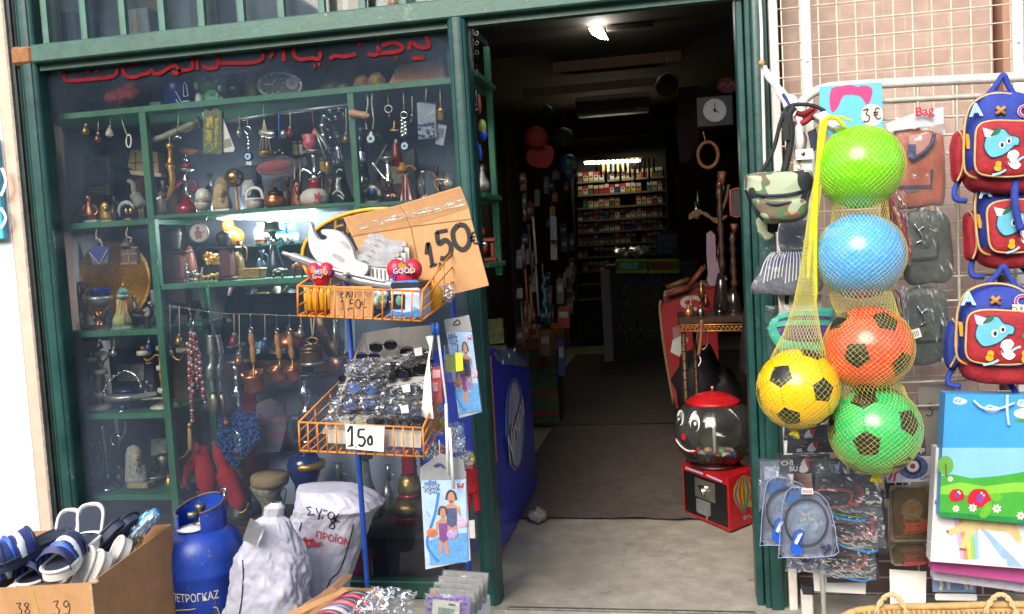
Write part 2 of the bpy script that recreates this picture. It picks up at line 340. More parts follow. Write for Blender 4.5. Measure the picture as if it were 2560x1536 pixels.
g=MB();g.box(((xw1-XW)/2-.02,.1,1.6),(xw1-XW-.06,.22,3.4));g.box((1.6+xw1-XW,.13,1.0),(3.2,.2,2.1));t.put('masonry',g,tile_mat())
g=MB();g.box((xw1-XW+1.55,.25,2.6),(3.1,.04,1.3));t.put('window_pane',g,M('#15120f',.2,0,.2,6))
g=MB();g.box((xw1-XW+.02,.02,2.6),(.09,.12,1.25),bev=.006);t.put('window_frame',g,M('#b78d77',.7,0,.15,8,.2,40))
t=T('white_wall','bright white rendered wall with a pinkish corner left of the shop window','wall',at=(XL-.2,0,-.12))
xa=P(30,60,-.02).x-t.o.x;xa2=P(125,1200,-.02).x-t.o.x;xe=(xa+xa2)/2
WALLW=M('#dcd8d0',.8,0,.05,6,.25,60);WALLP=M('#cfae9a',.8,0,.12,14,.3,90)
g=MB();g.box((xe-2.06,.25,1.7),(4,.6,3.6));t.put('render',g,WALLW)
g=MB();g.box((xe-.028,.1,1.7),(.055,.305,3.58));t.put('corner_strip',g,WALLP)
g=MB();g.box((xe+.008,.02,1.7),(.012,.16,3.57));[g.box((xe+.0145,-.02+.04*(k%2),.2+.11*k),(.003,.012,.03))for k in range(28)];t.put('edge_profile',g,M('#8a7f76',.6,0,.4,40))
t=T('wall_sign','pale blue sign edge on the white wall, cut by the frame','sign',10,600,-.09)
t.box('panel',M('#4fb6d6',.5,0,.1,10),-300,352,18,608,.03);t.ink('lettering',WHITE,[[(4,420),(14,455),(2,490)],[(2,520),(14,545),(3,570)]],8,-.002)
def fluted(cx,y,w,d,z0,z1,ribs=((-.32,.1),(.32,.1))):
 pts=[]
 for k in range(33):
  a=math.pi*k/32;x=-math.cos(a)*w/2;yy=-math.sin(a)**.55*d
  for r,rw in ribs:
   q=abs(x/(w/2)-r*1.6)/rw
   if q<1:yy-=.006*(1-q*q)
  pts.append(V((cx+x,y+yy,z1)))
 pts+=[V((cx+w/2,y+.05,z1)),V((cx-w/2,y+.05,z1))]
 return MB().slab(pts,(0,0,1),z1-z0)
t=T('shop_front','green painted metal shop front with window, grille and open doorway','shop front',at=(XC,0,0))
def loc(g):g.v=[q-t.o for q in g.v];return g
t.put('pillar',loc(fluted(XL,-.02,.085,.035,0,2.75)),GREEN)
t.put('pillar',loc(fluted(XC,-.02,.078,.045,-.02,2.0+.35)),GREEN)
g=MB();xm=XL-.075;g.box((xm,.0,1.35),(.06,.08,2.8),bev=.004);g.box((xm+.012,-.045,1.35),(.014,.012,2.8));t.put('side_post',loc(g),M('#1c2723',.4,0,.35,14,.2,60))
g=MB();xr=P(1868,820,0).x;x2=P(1942,820,0).x;w=x2-xr
g.box((xr+.012,.05,1.4),(.026,.12,2.85),bev=.004);g.box((xr+w*.36,.03,1.4),(.02,.12,2.85),bev=.003);g.box((xr+w*.66,.0,1.4),(.045,.1,2.85),bev=.012,seg=3);g.box((xr+w*.92,.03,1.4),(.02,.1,2.85),bev=.003);t.put('door_jamb',loc(g),GREEN)
x0b,x1b=P(78,130,-.06).x,x2+.05
g=MB();g.box(((x0b+x1b)/2,-.03,(BZ0+BZ1)/2),(x1b-x0b,.075,BZ1-BZ0),bev=.006);g.box(((x0b+x1b)/2,-.005,BZ0-.012),(x1b-x0b,.045,.03));t.put('lintel',loc(g),worn('#2d564a','#8c978a',.42,'#3a3426',.64,40))
g=MB();xs=P(25,130,-.06).x;g.box(((xs+x0b)/2-.001,-.028,(BZ0+BZ1)/2),(x0b-xs,.07,BZ1-BZ0+.004),bev=.012);t.put('bare_lintel_end',loc(g),M('#8a5c35',.8,0,.4,18,.5,60),label='bare rusty end of the green lintel')
GRB=M('#3b6557',.45,0,.25,14)
for i in range(14):
 px=18+95.6*i+(i*i)*.35
 xb=P(px+6,90,-.03).x
 if i==0:continue
 g=MB();g.box((xb,-.03,BZ1+.3),(.024,.024,.6-.002));g.box((xb-.0135,-.03,BZ1+.3),(.003,.026,.59));t.put('grille_bar',loc(g),GRB)
zt=BZ1+.6
g=MB();g.box(((x0b+x1b)/2,-.03,zt+.03),(x1b-x0b,.07,.06));t.put('top_rail',loc(g),GREEN)
g=MB();g.box(((XL+XC)/2,.03,(BZ1+zt)/2-.0),(XC-XL+.1,.006,zt-BZ1));t.put('upper_pane',loc(g),GLASS)
g=MB();g.flat([(XL+.03,.012,.07),(XC-.03,.012,.07),(XC-.03,.012,BZ0-.026),(XL+.03,.012,BZ0-.026)]);t.put('window_pane',loc(g),GLASS)
g=MB();g.box(((XL+XC)/2,.0,.045),(XC-XL-.07,.06,.07),bev=.005);t.put('window_sill',loc(g),GREEND)
g=MB();g.box(((XC+xr)/2+.03,-.088,.002),(xr-XC-.09,.022,.012),bev=.004);t.put('threshold',loc(g),M('#6c6861',.45,.6,.3,30,.3,60))
g=MB();g.box((x2+.022,-.01,1.5),(.03,.06,3.2),bev=.003);t.put('white_frame_post',loc(g),M('#d6cfc4',.55,0,.12,20,.2,60))
def red_letters():
 return[[(156,167),(161,193),(170,202),(220,199),(276,193),(290,184),(292,171)],[(148,158),(177,155)],[(206,149),(272,142)],[(214,178),(225,177)],[(236,176),(248,175)],[(279,140),(277,160)],[(306,138),(308,178),(319,191),(337,193),(356,186),(370,184),(378,176),(385,184),(399,184),(410,178),(421,171),(437,165),(448,176),(440,185),(430,178)],[(316,164),(345,158),(370,149)],[(445,178),(476,173),(481,165),(481,131)],[(494,175),(490,130)],[(508,164),(516,171),(530,171),(543,164),(547,113)],[(549,158),(614,158),(642,155)],[(642,155),(656,146),(660,118),(676,107),(687,118),(675,146)],[(707,95),(710,153)],[(731,91),(735,136),(751,149),(777,146),(798,147),(800,129)],[(784,166),(789,165)],[(795,162),(800,161)],[(824,147),(838,140),(860,142),(890,136)],[(895,76),(899,115)],[(919,135),(937,138),(948,129),(942,116)],[(948,134),(995,129),(1006,118),(984,107),(955,115)],[(1022,125),(1028,107),(1042,115),(1057,120),(1072,115),(1064,91)],[(989,144),(994,144)],[(1031,146),(1060,145)]]
t.ink('red_lettering',M('#6a0912',.6,0,.3,30,spec=.08),[[(a,b,)for a,b in l]for l in red_letters()],9.5,.006)
for k,(a,b,c,lab,col)in enumerate(((150,190,92,'grey carton behind the grille at the far left, above the red lettering','#5d666e'),(300,375,84,'long pale carton behind the grille, second from the left','#77808a'),(470,545,40,'dark grey carton behind the middle of the grille','#464d55'),(820,905,12,'tall brown carton behind the right end of the grille','#54483e'))):
 q=T('carton',lab,'carton',(a+b)/2,110-.1*a,.22);y1=122-.1*a;q.box('carton',M(col,.8,0,.2,12,.2,50),a,c-62,b,y1,.18)
 q.box('flap_tape',M('#8c8a80',.4,0,.2,30),a+(b-a)*.42,c-60,a+(b-a)*.58,y1-1,.0015,-.0015,0)
q=T('orange_lantern','orange round lantern showing at the top edge behind the grille','lantern',985,20,.1);q.ball('shade',M('#b4611a',.4,0,.3,20),985,0,26);q.lat('cap',BRASS,[(10,20),(14,26),(4,30)],985)
g=MB();g.box(((XL+XC)/2,.3,BZ1-.05),(XC-XL,.5,.03));q=T('storage_shelf','dark board shelf behind the grille over the shop window','shelf',at=((XL+XC)/2,.3,BZ1-.05));g.v=[v-q.o for v in g.v];q.put('board',g,M('#2a2f33',.7,0,.2,9))
t=T('street_building','pale apartment building across the street, mirrored in the shop glass','building',at=(-4,-17,-.2))
g=MB();g.box((-11,-3,4.6),(9,6,9.2));g.box((2.8,-3,3.6),(18.4,6,7.2));t.put('wall',g,M('#a39c8e',.8,0,.15,1,.2,10))
for i in(0,1,4,5,6,7):
 for j in range(2):
  g=MB();g.box((-12.8+3.2*i,.02,1.8+2.9*j),(1.3,.08,1.5));w_=t.put('window',g,M('#20262b',.15,0,.3,3))
  if j:g=MB();g.box((-12.8+3.2*i,.5,.85+2.9*j),(2.2,1.0,.14));g.box((-12.8+3.2*i,.98,1.35+2.9*j),(2.2,.03,.9));t.put('balcony',g,M('#c7c2b6',.7,0,.1,4))
def tree(x,y,h,r,lab):
 t=T('street_tree',lab,'tree',at=(x,y,-.25));rnd=random.Random(int(x*10))
 t.put('trunk',MB().tube([(0,0,0),(.05,0,h*.3),(-.04,.05,h*.62),(.05,0,h*.85)],[.14,.11,.08,.03],8),M('#4a3c30',.9,0,.3,20,.6,40));g=MB()
 for k in range(26):
  c=V((rnd.gauss(0,r*.5),rnd.gauss(0,r*.5),h*.72+rnd.gauss(0,r*.45)))
  for q in range(46):
   p=c+V((rnd.gauss(0,r*.2),rnd.gauss(0,r*.2),rnd.gauss(0,r*.18)));a=V((rnd.uniform(-1,1),rnd.uniform(-1,1),rnd.uniform(-1,1))).normalized()*.09;b=a.orthogonal().normalized()*.05
   g.flat([p-a,p-b,p+a,p+b])
 t.put('crown',g,M('#27451c',.6,0,.4,5))
tree(-5.2,-6.5,4.4,1.2,'leafy street tree reflected at the left side of the window');tree(-2.2,-8.2,5.2,1.5,'larger street tree reflected in the middle of the window')
Z=dict(T=P(354,266,.08).z,L2=P(363,547,.08).z,M2=P(560,527,.08).z,R2=P(940,506,.08).z,L3=P(280,827,.08).z,L4=P(303,1034,.08).z,L5=P(326,1237,.08).z,M3=P(510,706,.08).z,D=P(600,1318,.1).z)
U1,U2=P(400,800,.08).x,P(884,370,.08).x;UR=P(1238,580,.40).x
t=T('display_shelving','green painted shelving of thin boards and uprights inside the shop window','shelving',at=((XL+XC)/2,.25,0))
def bd(x0,x1,z,th=.026,y0=.08,y1=.44,nm='shelf',mat=None):
 g=MB();g.box(((x0+x1)/2,(y0+y1)/2,z-th/2),(x1-x0,y1-y0,th),bev=.002);g.v=[q-t.o for q in g.v];return t.put(nm,g,mat or SHELFG)
xl=P(172,700,.42).x
bd(xl,XC+.0,Z['T']);bd(xl,U1-.017,Z['L2']);bd(U1+.017,U2-.014,Z['M2'],.016);bd(U2+.014,XC,Z['R2'],.018)
bd(xl,U1-.017,Z['L3']);bd(xl,U1-.017,Z['L4']);bd(xl,U1-.017,Z['L5']);bd(U1+.017,P(770,700,.1).x,Z['M3'],.024,.081,.40)
bd(xl,XC-.05,Z['D'],.03,.05,.5,'deck',M('#3a3530',.7,0,.3,12))
bd(U1+.017,U1+.10,Z['L3']+.01,.02,.25,.44)
for zz in(Z['T']+.02,Z['R2']+.012,P(1230,655,.3).z):bd(XC+.0405,UR-.014,zz,.02,.1,.46)
for nm,x,z0,z1,w,y in(('upright',U1,0,Z['T']-.0265,.034,.09),('upright',U2,Z['R2']-.05,Z['T']-.0265,.028,.095),('upright',UR,P(1238,690,.4).z,2.3,.026,.44),('upright',P(520,850,.42).x,Z['D'],Z['M3']-.03,.035,.42)):
 g=MB();g.box((x,y,(z0+z1)/2),(w,.03,z1-z0),bev=.002);g.v=[q-t.o for q in g.v];t.put(nm,g,SHELFG)
g=MB();g.box((xl-.012,.3,1.1),(.02,.28,2.0));g.v=[q-t.o for q in g.v];t.put('side_panel',g,M('#9b6430',.6,0,.25,9,.2,60))
for a,b in(((545,308),(690,285)),((694,284),(880,262))):
 g=MB();g.tube([P(*a,.13)-t.o,P(*b,.13)-t.o],.008,8);t.put('hanging_rod',g,M('#8c9294',.35,.7,.2,30))
t=T('tube_lamp','lit fluorescent tube lamp under the middle shelf of the window','lamp',665,540,.36)
t.box('housing',M('#aeb4b4',.5,0,.1,20),540,531,792,540,.05,.012);t.tube('tube',M('#f4f8ff',.4,emit=95,var=0),[(546,541),(786,541)],8,10)
def W(name,lab,cat,x,y,z=None,Y=.2,group=None):
 q=T(name,lab,cat,x,y,Y,group)
 if z:q.e.location.z=Z[z]
 return q
def pharaoh(t,x,y0,y1,hw,mat,basemat=None,facem=None,w0=.3):
 h=y1-y0;yb=y1-h*.12 if basemat else y1
 if basemat:t.box('base',basemat,x-hw*.95,yb,x+hw*.95,y1,hw*1.3*t.s,-hw*.65*t.s)
 g=MB();H=yb-y0
 t.lat(g,None,[(hw*.95,yb),(hw,yb-H*.12),(hw*.92,yb-H*.3),(hw*.86,yb-H*.45),(hw*.8,yb-H*.62),(hw*.72,yb-H*.8),(hw*.5,yb-H*.94),(0,y0)],x,sy=.55)
 for k in range(6):
  yy=yb-H*(.15+.06*k)
  for sgn in(-1,1):t.tube(g,None,[(x+sgn*hw*.9,yy,-hw*.25*t.s),(x+sgn*hw*.55,yy,-hw*.52*t.s)],hw*.05,5)
 t.put('bust',g,mat);f=MB()
 t.ball(f,None,x,yb-H*.62,(hw*.40,hw*.4,H*.2),-hw*.4*t.s);t.tube(f,None,[(x,yb-H*.46,-hw*.75*t.s),(x,yb-H*.28,-hw*.68*t.s)],hw*.09,6)
 t.tube(f,None,[(x,yb-H*.66,-hw*.78*t.s),(x,yb-H*.58,-hw*.86*t.s)],hw*.07,5);t.tube(f,None,[(x-hw*.3,yb-H*.72,-hw*.66*t.s),(x+hw*.3,yb-H*.72,-hw*.66*t.s)],hw*.05,5)
 t.tube(f,None,[(x-hw*.15,yb-H*.52,-hw*.76*t.s),(x+hw*.15,yb-H*.52,-hw*.76*t.s)],hw*.045,5);t.put('face',f,facem or mat)
def beast(t,part,mat,x0,x1,y0,y1,head=1,neck=.5,hump=0,trunk=0,dy=0,thick=.16):
 """a small figurine of a walking animal, head at the right (1) or left (-1); one body"""
 g=MB();w=x1-x0;h=y1-y0;cx=(x0+x1)/2;b=w*thick;d=b*.5*t.s;X=lambda q:cx+head*w*q
 t.tube(g,None,[(X(-.42),y0+h*.52,dy),(X(-.3),y0+h*.46,dy),(X(0),y0+h*(.5-hump*.2),dy),(X(.22),y0+h*.48,dy),(X(.32),y0+h*.42,dy),(X(.36),y0+h*(.42-neck*.5),dy),(X(.40),y0+h*.1 if neck else y0+h*.3,dy),(X(.5),y0+h*(.16 if neck else .36),dy)],[b*.7,b*1.15,b*(1.1+hump*.5),b*1.2,b*.9,b*.6,b*.62,b*.3],8)
 for q,e in((-.32,-1),(-.26,1),(.18,-1),(.26,1)):t.tube(g,None,[(X(q),y0+h*.5,dy+e*d),(X(q+.02),y0+h*.75,dy+e*d*1.2),(X(q-.01),y1-1,dy+e*d*1.2),(X(q+.03),y1,dy+e*d*1.2)],[b*.55,b*.36,b*.26,b*.34],6)
 if trunk:t.tube(g,None,[(X(.44),y0+h*.3,dy),(X(.53),y0+h*.5,dy),(X(.5),y0+h*.75,dy)],[b*.4,b*.25,b*.16],6);t.ball(g,None,X(.3),y0+h*.36,(b*.5,b*.9,b*.7),dy)
 t.tube(g,None,[(X(-.42),y0+h*.5,dy),(X(-.5),y0+h*.7,dy)],[b*.25,b*.1],5)
 return t._o(part,mat,g,None)
def eye_charm(g,t,x,y,r,dy=0):
 f=t.fr(x,y,dy);s=t.s
 for k,(m,q)in enumerate(((1,.62),(2,.42),(0,.2))):g.m=m;g.disc(f,0,0,r*q*s,r*.45*s+.0006*(k+1),14)
 g.m=0
def eyeball(t,part,x,y,r,dy=0):
 g=MB();t.ball(g,None,x,y,(r,r*.45,r),dy);eye_charm(g,t,x,y,r,dy);t.put(part,g,[GLBLUE,WHITE,M('#7fc3d8',.3)])
t=W('wall_plate','pale framed plate leaning at the left end of the top shelf, flowery rim','plate',215,285,'T',.3)
t.poly('card',M('#8f9394',.6,0,.2,12),[(160,150),(306,140),(318,272),(160,285)],.006,.03);t.poly('plate',M('#b9b8b2',.3,0,.15,14),circ(238,195,52,28,44),.01);t.poly('picture',M('#4b5a86',.4,0,.8,40),circ(238,192,40,24,32),.002,-.003)
t.poly('leaf_print',M('#50724f',.5,0,.6,30),[(174,258),(200,240),(212,244),(196,262),(178,270)],.002,-.002,smooth=3)
t=W('sponge','red lumpy natural sponge on the top shelf in front of the plate','sponge',290,262,'T',.14);g=MB()
rnd=random.Random(3)
for k in range(16):t.ball(g,None,262+rnd.random()*62+k*1.0,236-k*1.4-rnd.random()*20,(15+rnd.random()*6,13,13),rnd.uniform(-.02,.02))
g.jitter(.006,60);t.put('sponge',g,M('#8e2a1e',.9,0,.35,60,1,140))
t=W('grey_box','small grey box on the top shelf beside the blue tin','box',386,252,'T',.18);t.box('box',M('#6a7173',.7),370,236,402,252,.05);t.box('lid',M('#7d8486',.7),369,233,403,238,.053,-.0015)
t=W('red_jar','red glass jar with a lid on the top shelf, above the blue tin','jar',440,170,None,.3);t.lat('jar',GLRED,[(20,170),(26,162),(27,142),(22,134)],440);t.lat('lid',M('#7d1217',.3),[(22,134),(26,132),(26,122),(0,121)],440);t.lat('foot',GLRED,[(14,172),(16,250)],440)
t.e.location.z=Z['T']+80*t.s
t=W('blue_tin','dark blue tin can with pale printed tower, on the top shelf','tin',448,250,'T',.2);t.lat('can',M('#1d2f7a',.3,.2,.3,30),[(35,248),(37,247),(37,178),(35,176)],448);t.lat('rim',CHROME,[(38,250),(38,246)],448)
f=t.fr(448,248,-.062);g=MB();q=t.s
for l in([(-26,4),(-20,34),(-8,40),(8,6),(-26,4)],[(-18,8),(-14,26),(0,8)],[(12,26),(14,52),(18,60),(22,52),(24,26),(12,26)],[(-28,44),(-12,46)],[(8,14),(26,14)]):g.stroke(f,[(a*q,b*q)for a,b in l],2.5*q,0,1)
t.put('printed_tower',g,M('#aab4d8',.5))
t=W('frog_clock','green frog shaped alarm clock with white hands on the top shelf','clock',525,243,'T',.2);g=MB();GF=M('#3f8a2c',.35,0,.15,20)
t.ball(g,None,524,196,(26,20,20));t.ball(g,None,527,226,(26,22,19));t.ball(g,None,510,176,(10,10,10));t.ball(g,None,540,180,(9,9,9));g.m=1
for x,y in((508,176),(523,184),(540,182)):t.ball(g,None,x,y,(6,4,6),-.016)
for a in((490,193,8),(549,200,7),(496,228,12),(552,232,8)):t.ball(g,None,a[0],a[1],(a[2]*.8,8,a[2]*1.3),-.02)
t.put('body',g,[GF,WHITE]);t.poly('dial',M('#4f9a78',.3),circ(528,220,17,20),.006,-.042);t.ink('clock_hands',INK,[[(528,220),(536,214)],[(528,220),(522,212)]],2.5,-.0435)
for x in(508,540):pass
t=W('oil_lamp','beige boxed frame holding a small clear glass oil lamp on the top shelf','lamp',600,236,'T',.22);BX=M('#a09274',.7,0,.2,25)
t.box('box',BX,560,160,640,234,.05,.02,.012,seg=2);t.lat('glass',tinted('grey_glass','#9aa6ae'),[(12,226),(21,214),(20,192),(10,182),(11,165)],588,-.01);t.ink('buttons',INK,[[(606,174),(609,174)],[(613,174),(616,174)]],4,.0185)
t=W('oval_clock','silver oval alarm clock with a second small dial reading 12','clock',697,226,'T',.2)
t.poly('case',CHROME,circ(697,192,57,28,34),.05,-.0);t.poly('face',M('#3b4044',.25,0,.2,20),circ(697,192,50,28,28),.002,-.003);t.lat('foot',CHROME,[(8,228),(4,220)],668);t.lat('foot',CHROME,[(8,222),(4,214)],728)
t.poly('small_dial',M('#9aa0a0',.35),circ(728,186,16,18),.002,-.006);g=MB();g.text(t.fr(728,192,-.0085),'12',17*t.s*.9);t.put('numerals',g,INK)
g=MB();[g.disc(t.fr(678,190,-.006),31*t.s*math.cos(k*math.pi/6),22*t.s*math.sin(k*math.pi/6),2.2*t.s,.0004,6)for k in range(12)];t.put('hour_marks',g,M('#b9bec0',.3));t.ink('clock_hands',M('#c7cccf',.3),[[(660,190),(678,190),(692,172)]],2.4,-.0062,n=1)
for k,(x,y,r,lab,c)in enumerate(((830,205,(30,24,16),'dark brown rock sample on the top shelf right of the oval clock','#4b4037'),(860,218,(22,20,13),'grey brown rock sample, lower of the dark stones on the top shelf','#6d6154'),(905,185,(24,22,20),'amber coloured rounded stone on the top shelf','#9a6a30'),(942,186,(26,22,22),'paler amber stone beside the carved wooden stand','#a87f48'))):
 t=W('stone',lab,'stone',x,y+r[2],'T',.22);g=MB();t.ball(g,None,x,y,r,0,seg=18,rings=12);g.jitter(.012,28);t.put('stone',g,M(c,.55,0,.45,40,.8,90))
t=W('carved_stand','carved wooden fan shaped stand at the right end of the top shelf','stand',1040,200,'T',.2)
t.poly('block',M('#a0683c',.5,0,.25,26),[(970,194),(995,148),(1094,132),(1112,182)],.05);t.ink('carved_grooves',WOODD,[[(990+9*k,181-k*1.3),(992+9.5*k+(k-5)*1.4,156-k*1.6)]for k in range(12)],3,-.001);t.poly('lower_edge',M('#b57d4c',.5),[(970,194),(974,187),(1110,176),(1112,183)],.004,-.004)
def hang(t,pts,r=1.3,m=None):t.tube('string',m or STRING,pts,r,5)
t=W('ring_on_string','white oval ring hanging on a string in the upper left bay','ring',322,370,None,.12);hang(t,[(301,288),(310,318),(318,338)]);t.tube('ring',WHITE,circ(322,353,6,12,16),2,6,True)
t=W('sheathed_sword','short curved sword in a grey carved sheath, hung by a string at a slant','sword',440,330,None,.13)
t.tube('sheath',M('#7d806a',.5,.3,.5,60,.5,120),[(378,352),(405,345),(430,335),(446,328)],[7,9,10,10],10);t.tube('grip',M('#6f6f58',.5,.2,.5,60,.5,120),[(447,327),(470,318),(490,308)],[9,11,9],10);t.tube('pommel',M('#4b4338',.5),[(490,309),(500,302)],[12,13],10);t.tube('guard',TARN,[(444,318),(450,337)],5,8)
hang(t,[(444,274),(446,300),(444,322)])
t.tube('chape',CHROME,[(430,349),(442,343),(454,346)],[2,5,2],8)
t=W('golden_dagger','slim curved golden dagger hanging point down at the middle upright','dagger',415,500,None,.12)
t.tube('sheath',GOLD,[(425,416),(430,445),(427,475),(414,503)],[8,7.5,5,1.5],10);t.tube('grip',BRASS,[(424,360),(426,385),(426,412)],[8,6,8],10);t.ball('pommel',GOLD,424,366,9);t.tube('guard',GOLD,[(415,413),(436,418)],5,8);hang(t,[(424,340),(424,358)])
t=W('gilt_packet','olive and gold boxed packet hanging below the top shelf','packet',530,386,None,.1)
t.poly('packet',M('#55603a',.35,0,.6,60),[(508,278),(513,272),(525,279),(540,270),(554,280),(555,386),(507,383)],.02);t.area('gilt_panels',M('#c9b45f',.22,.8,.3,60),[[(516,293),(532,291),(532,322),(515,320)],[(514,325),(530,326),(531,352),(522,356),(514,350)],[(538,296),(545,295),(544,372),(537,372)]],-.0015);t.ink('gilt_scroll',M('#a99c56',.3,.6),[[(512,365),(524,357),(531,372),(520,380)],[(519,300),(526,310),(520,318)],[(520,332),(527,340),(519,346)]],3,-.0025);t.tube('hook',CHROME,[(530,264),(533,268),(530,276)],1.4,5)
t=W('white_tag_card','white slanted card with a grey window behind the gilt packet','card',565,380,None,.112);t.poly('card',WHITE,[(505,282),(556,292),(587,372),(583,380),(554,381),(514,330)],.003);t.area('window',M('#8d8a84',.5),[[(560,350),(576,346),(580,366),(560,372)]],-.001)
def keychain(lab,x,y0,ring,ye,r,beads,mat=None,Y=.12):
 t=W('eye_keychain',lab,'keychain',x,ye+r,None,Y,'evil eye charms hanging in the window');hang(t,[(x-2,y0),(x,ring-12)]);t.tube('key_ring',CHROME,circ(x,ring,8,14),1.6,6,True);g=MB();n=len(beads)
 for bx,by,br in beads:t.ball(g,None,x+bx,by,br,seg=10,rings=7)
 t.put('beads',g,mat or CHROME);eyeball(t,'eye',x+3,ye,r,-.004);return t
keychain('small blue eye charm with a silver stem hanging left of the red beret',619,290,325,392,13,[(0,336,5),(2,345,6),(3,353,4),(4,362,8),(3,372,5)]).poly('tag',WHITE,[(616,402),(628,402),(628,414),(615,412)],.002,-.006)
keychain('cluster of silver balls above blue eye charms near the right pillar',1010,222,288,366,14,[(-5+9*(k%2)+(k*7%3),303+4.6*k,6.3)for k in range(9)])
t=W('eye_necklace','bead chain ending in a large black eye drop in the right bay','necklace',930,372,None,.11)
g=MB();[t.ball(g,None,a,b,3.2,seg=8,rings=6)for k in range(22)for a,b in(((917+3*math.sin(k*.3),236+4.1*k)),((932-2*math.sin(k*.3),236+4.1*k)))];t.put('chain',g,SILVER);t.lat('drop',BLACKG,[(0,376),(13,368),(17,350),(13,333),(4,322),(0,318)],930,sy=.5);g=MB();eye_charm(g,t,929,348,16,-.004);t.put('eye',g,[BLACKG,WHITE,M('#7fc3d8',.3)])
t=W('hanging_scale','little brass balance pan hanging on cords left of the pink hookah','scale',663,388,None,.12);hang(t,[(658,262),(660,300)]);t.tube('cords',STRING,[(660,300),(648,380)],1.2,5);[t.tube('cords',STRING,[(660,300),(q,382)],1.2,5)for q in(656,668,678)];t.lat('pan',BRASS,[(10,388),(16,386),(16,379),(14,379)],663)
t=W('silver_bell','silver horizontal cup dangling behind the brass balance','cup',668,348,None,.2);t.tube('cup',SILVER,[(650,330),(662,334),(686,337)],[6,10,11],12);t.tube('rim',CHROME,[(685,336),(689,337)],[12,13],12)
t=W('blue_cord_charm','silver bell charm on a bright blue cord','charm',697,395,None,.12);t.tube('cord',M('#2b62b8',.6),[(697,280),(698,350)],2,5);t.ball('bell',SILVER,709,336,(9,9,11));g=MB();[t.ball(g,None,690+9*k,384-(k%2)*6,6)for k in range(3)];t.put('trinkets',g,TARN)
t=W('red_string_tongs','pair of silver tongs crossed on a red and blue string','tongs',800,388,None,.13);t.tube('string',M('#8d2a3a',.7),[(780,275),(785,320)],1.5,5);t.tube('arm',SILVER,[(786,322),(828,384)],3,6);t.tube('arm',SILVER,[(786,322),(815,398)],2.5,6);t.poly('tag',M('#d06a3c',.6),[(782,326),(790,324),(792,336),(781,336)],.002,-.004)
t=W('grinder_grip','turned pale wooden handle lying across the right upright','handle',900,294,None,.07);t.tube('handle',M('#b98a5f',.5,0,.15,40),[(874,282),(882,284),(905,288),(912,289),(924,291)],[8,10,9,10,6],10)
t=W('key_on_ring','old key on a wire ring hanging left of the silver ball cluster','key',974,330,None,.13);hang(t,[(967,222),(971,262)]);t.tube('ring',SILVER,circ(971,273,9,14),1.5,6,True);t.tube('shank',TARN,[(972,282),(974,300)],2,6);t.tube('gilt_bit',GOLD,[(986,302),(985,320),(975,326),(996,326)],2.5,6,n=2)
t=W('carded_beads','grey card of small blue eye beads in clear film, near the right pillar','card',1066,350,None,.1);t.poly('card',M('#7f8794',.5,0,.25,50),[(1043,256),(1088,262),(1090,342),(1046,348)],.003);t.poly('film',CELLO,[(1041,254),(1090,258),(1093,346),(1046,350)],.001,-.006)
g=MB();rnd=random.Random(5);[t.ball(g,None,1048+rnd.random()*38,305+rnd.random()*38,3.5,-.003,seg=8,rings=5)for k in range(22)];t.put('beads',g,GLBLUE);hang(t,[(1066,222),(1064,254)])
t=W('barcode_card','slanted grey bar code card behind the carded beads','card',1100,365,None,.12);t.poly('card',M('#8e9499',.6,0,.3,60),[(1094,310),(1117,315),(1108,365),(1088,360)],.002);t.ink('code',INK,[[(1098+2.4*k,322),(1095+2.4*k,345)]for k in range(6)],1.2,-.001)
t=W('brass_lantern_charm','tiny brass lantern hanging beside the right pillar','lantern',1102,302,None,.12);hang(t,[(1100,222),(1101,268)]);t.lat('body',GOLD,[(8,302),(10,298),(9,282),(10,279)],1102);t.lat('roof',GOLD,[(13,280),(5,271),(2,266)],1102)
t=W('hose_coil','coiled black and silver hookah hose hanging in the window','hose',842,360,None,.16);g=MB();pts=[(826,385),(812,350),(806,320),(812,292),(830,276),(858,274),(866,282),(845,292),(825,300),(818,330),(830,352)]
q=[t.p(a,b,.004*i)for i,(a,b)in enumerate(pts)];q=spline(q,6);g.tube(q,9*t.s,8);t.put('hose',g,M('#0e0e0f',.2,0,.3,20));g=MB()
for i in range(2,len(q)-3,5):g.tube([q[i]+V((0,-.001,0)),q[i+1],q[i+2]],9.6*t.s,8)
t.put('silver_wrap',g,CHROME)
t=W('arch_picture','arched stone framed picture standing at the back of the left bay','picture',240,468,None,.36);t.poly('arch',M('#6f6d62',.6,0,.3,30,.4,90),[(205,462),(208,366),(272,366),(272,462)],.03);t.poly('print',M('#3c3646',.5,0,.8,30),[(213,432),(213,400),(222,380),(240,372),(256,380),(266,400),(268,432)],.002,-.004,smooth=3);t.ink('caption',M('#a8a49a',.6),[[(220,445),(252,444)],[(220,452),(250,452)]],2,-.001);t.e.location.z=Z['L2']+.13
t.lat('pedestal',WOODD,[(36,560),(34,540),(30,466)],240,sy=.5)
t=W('copper_figure','copper coloured seated figure on a small white plinth','figurine',224,552,'L2',.17);t.box('plinth',WHITE,205,543,241,553,.05);g=MB();t.lat(g,None,[(18,543),(20,530),(15,515),(10,505),(6,498),(9,492),(8,484),(4,480),(0,479)],223,.025,sy=.7);t.tube(g,None,[(233,505,.02),(244,520,.01),(236,532,0)],4,6);t.tube(g,None,[(213,505,.02),(206,520,.01),(214,535,0)],4,6);t.put('figure',g,COPPER)
t=W('pharaoh_bust','small golden pharaoh bust on a tan plinth in the left bay','figurine',264,549,'L2',.17);pharaoh(t,264,497,549,16,M('#a98e4c',.35,.7,.4,60),M('#a68a4a',.6))
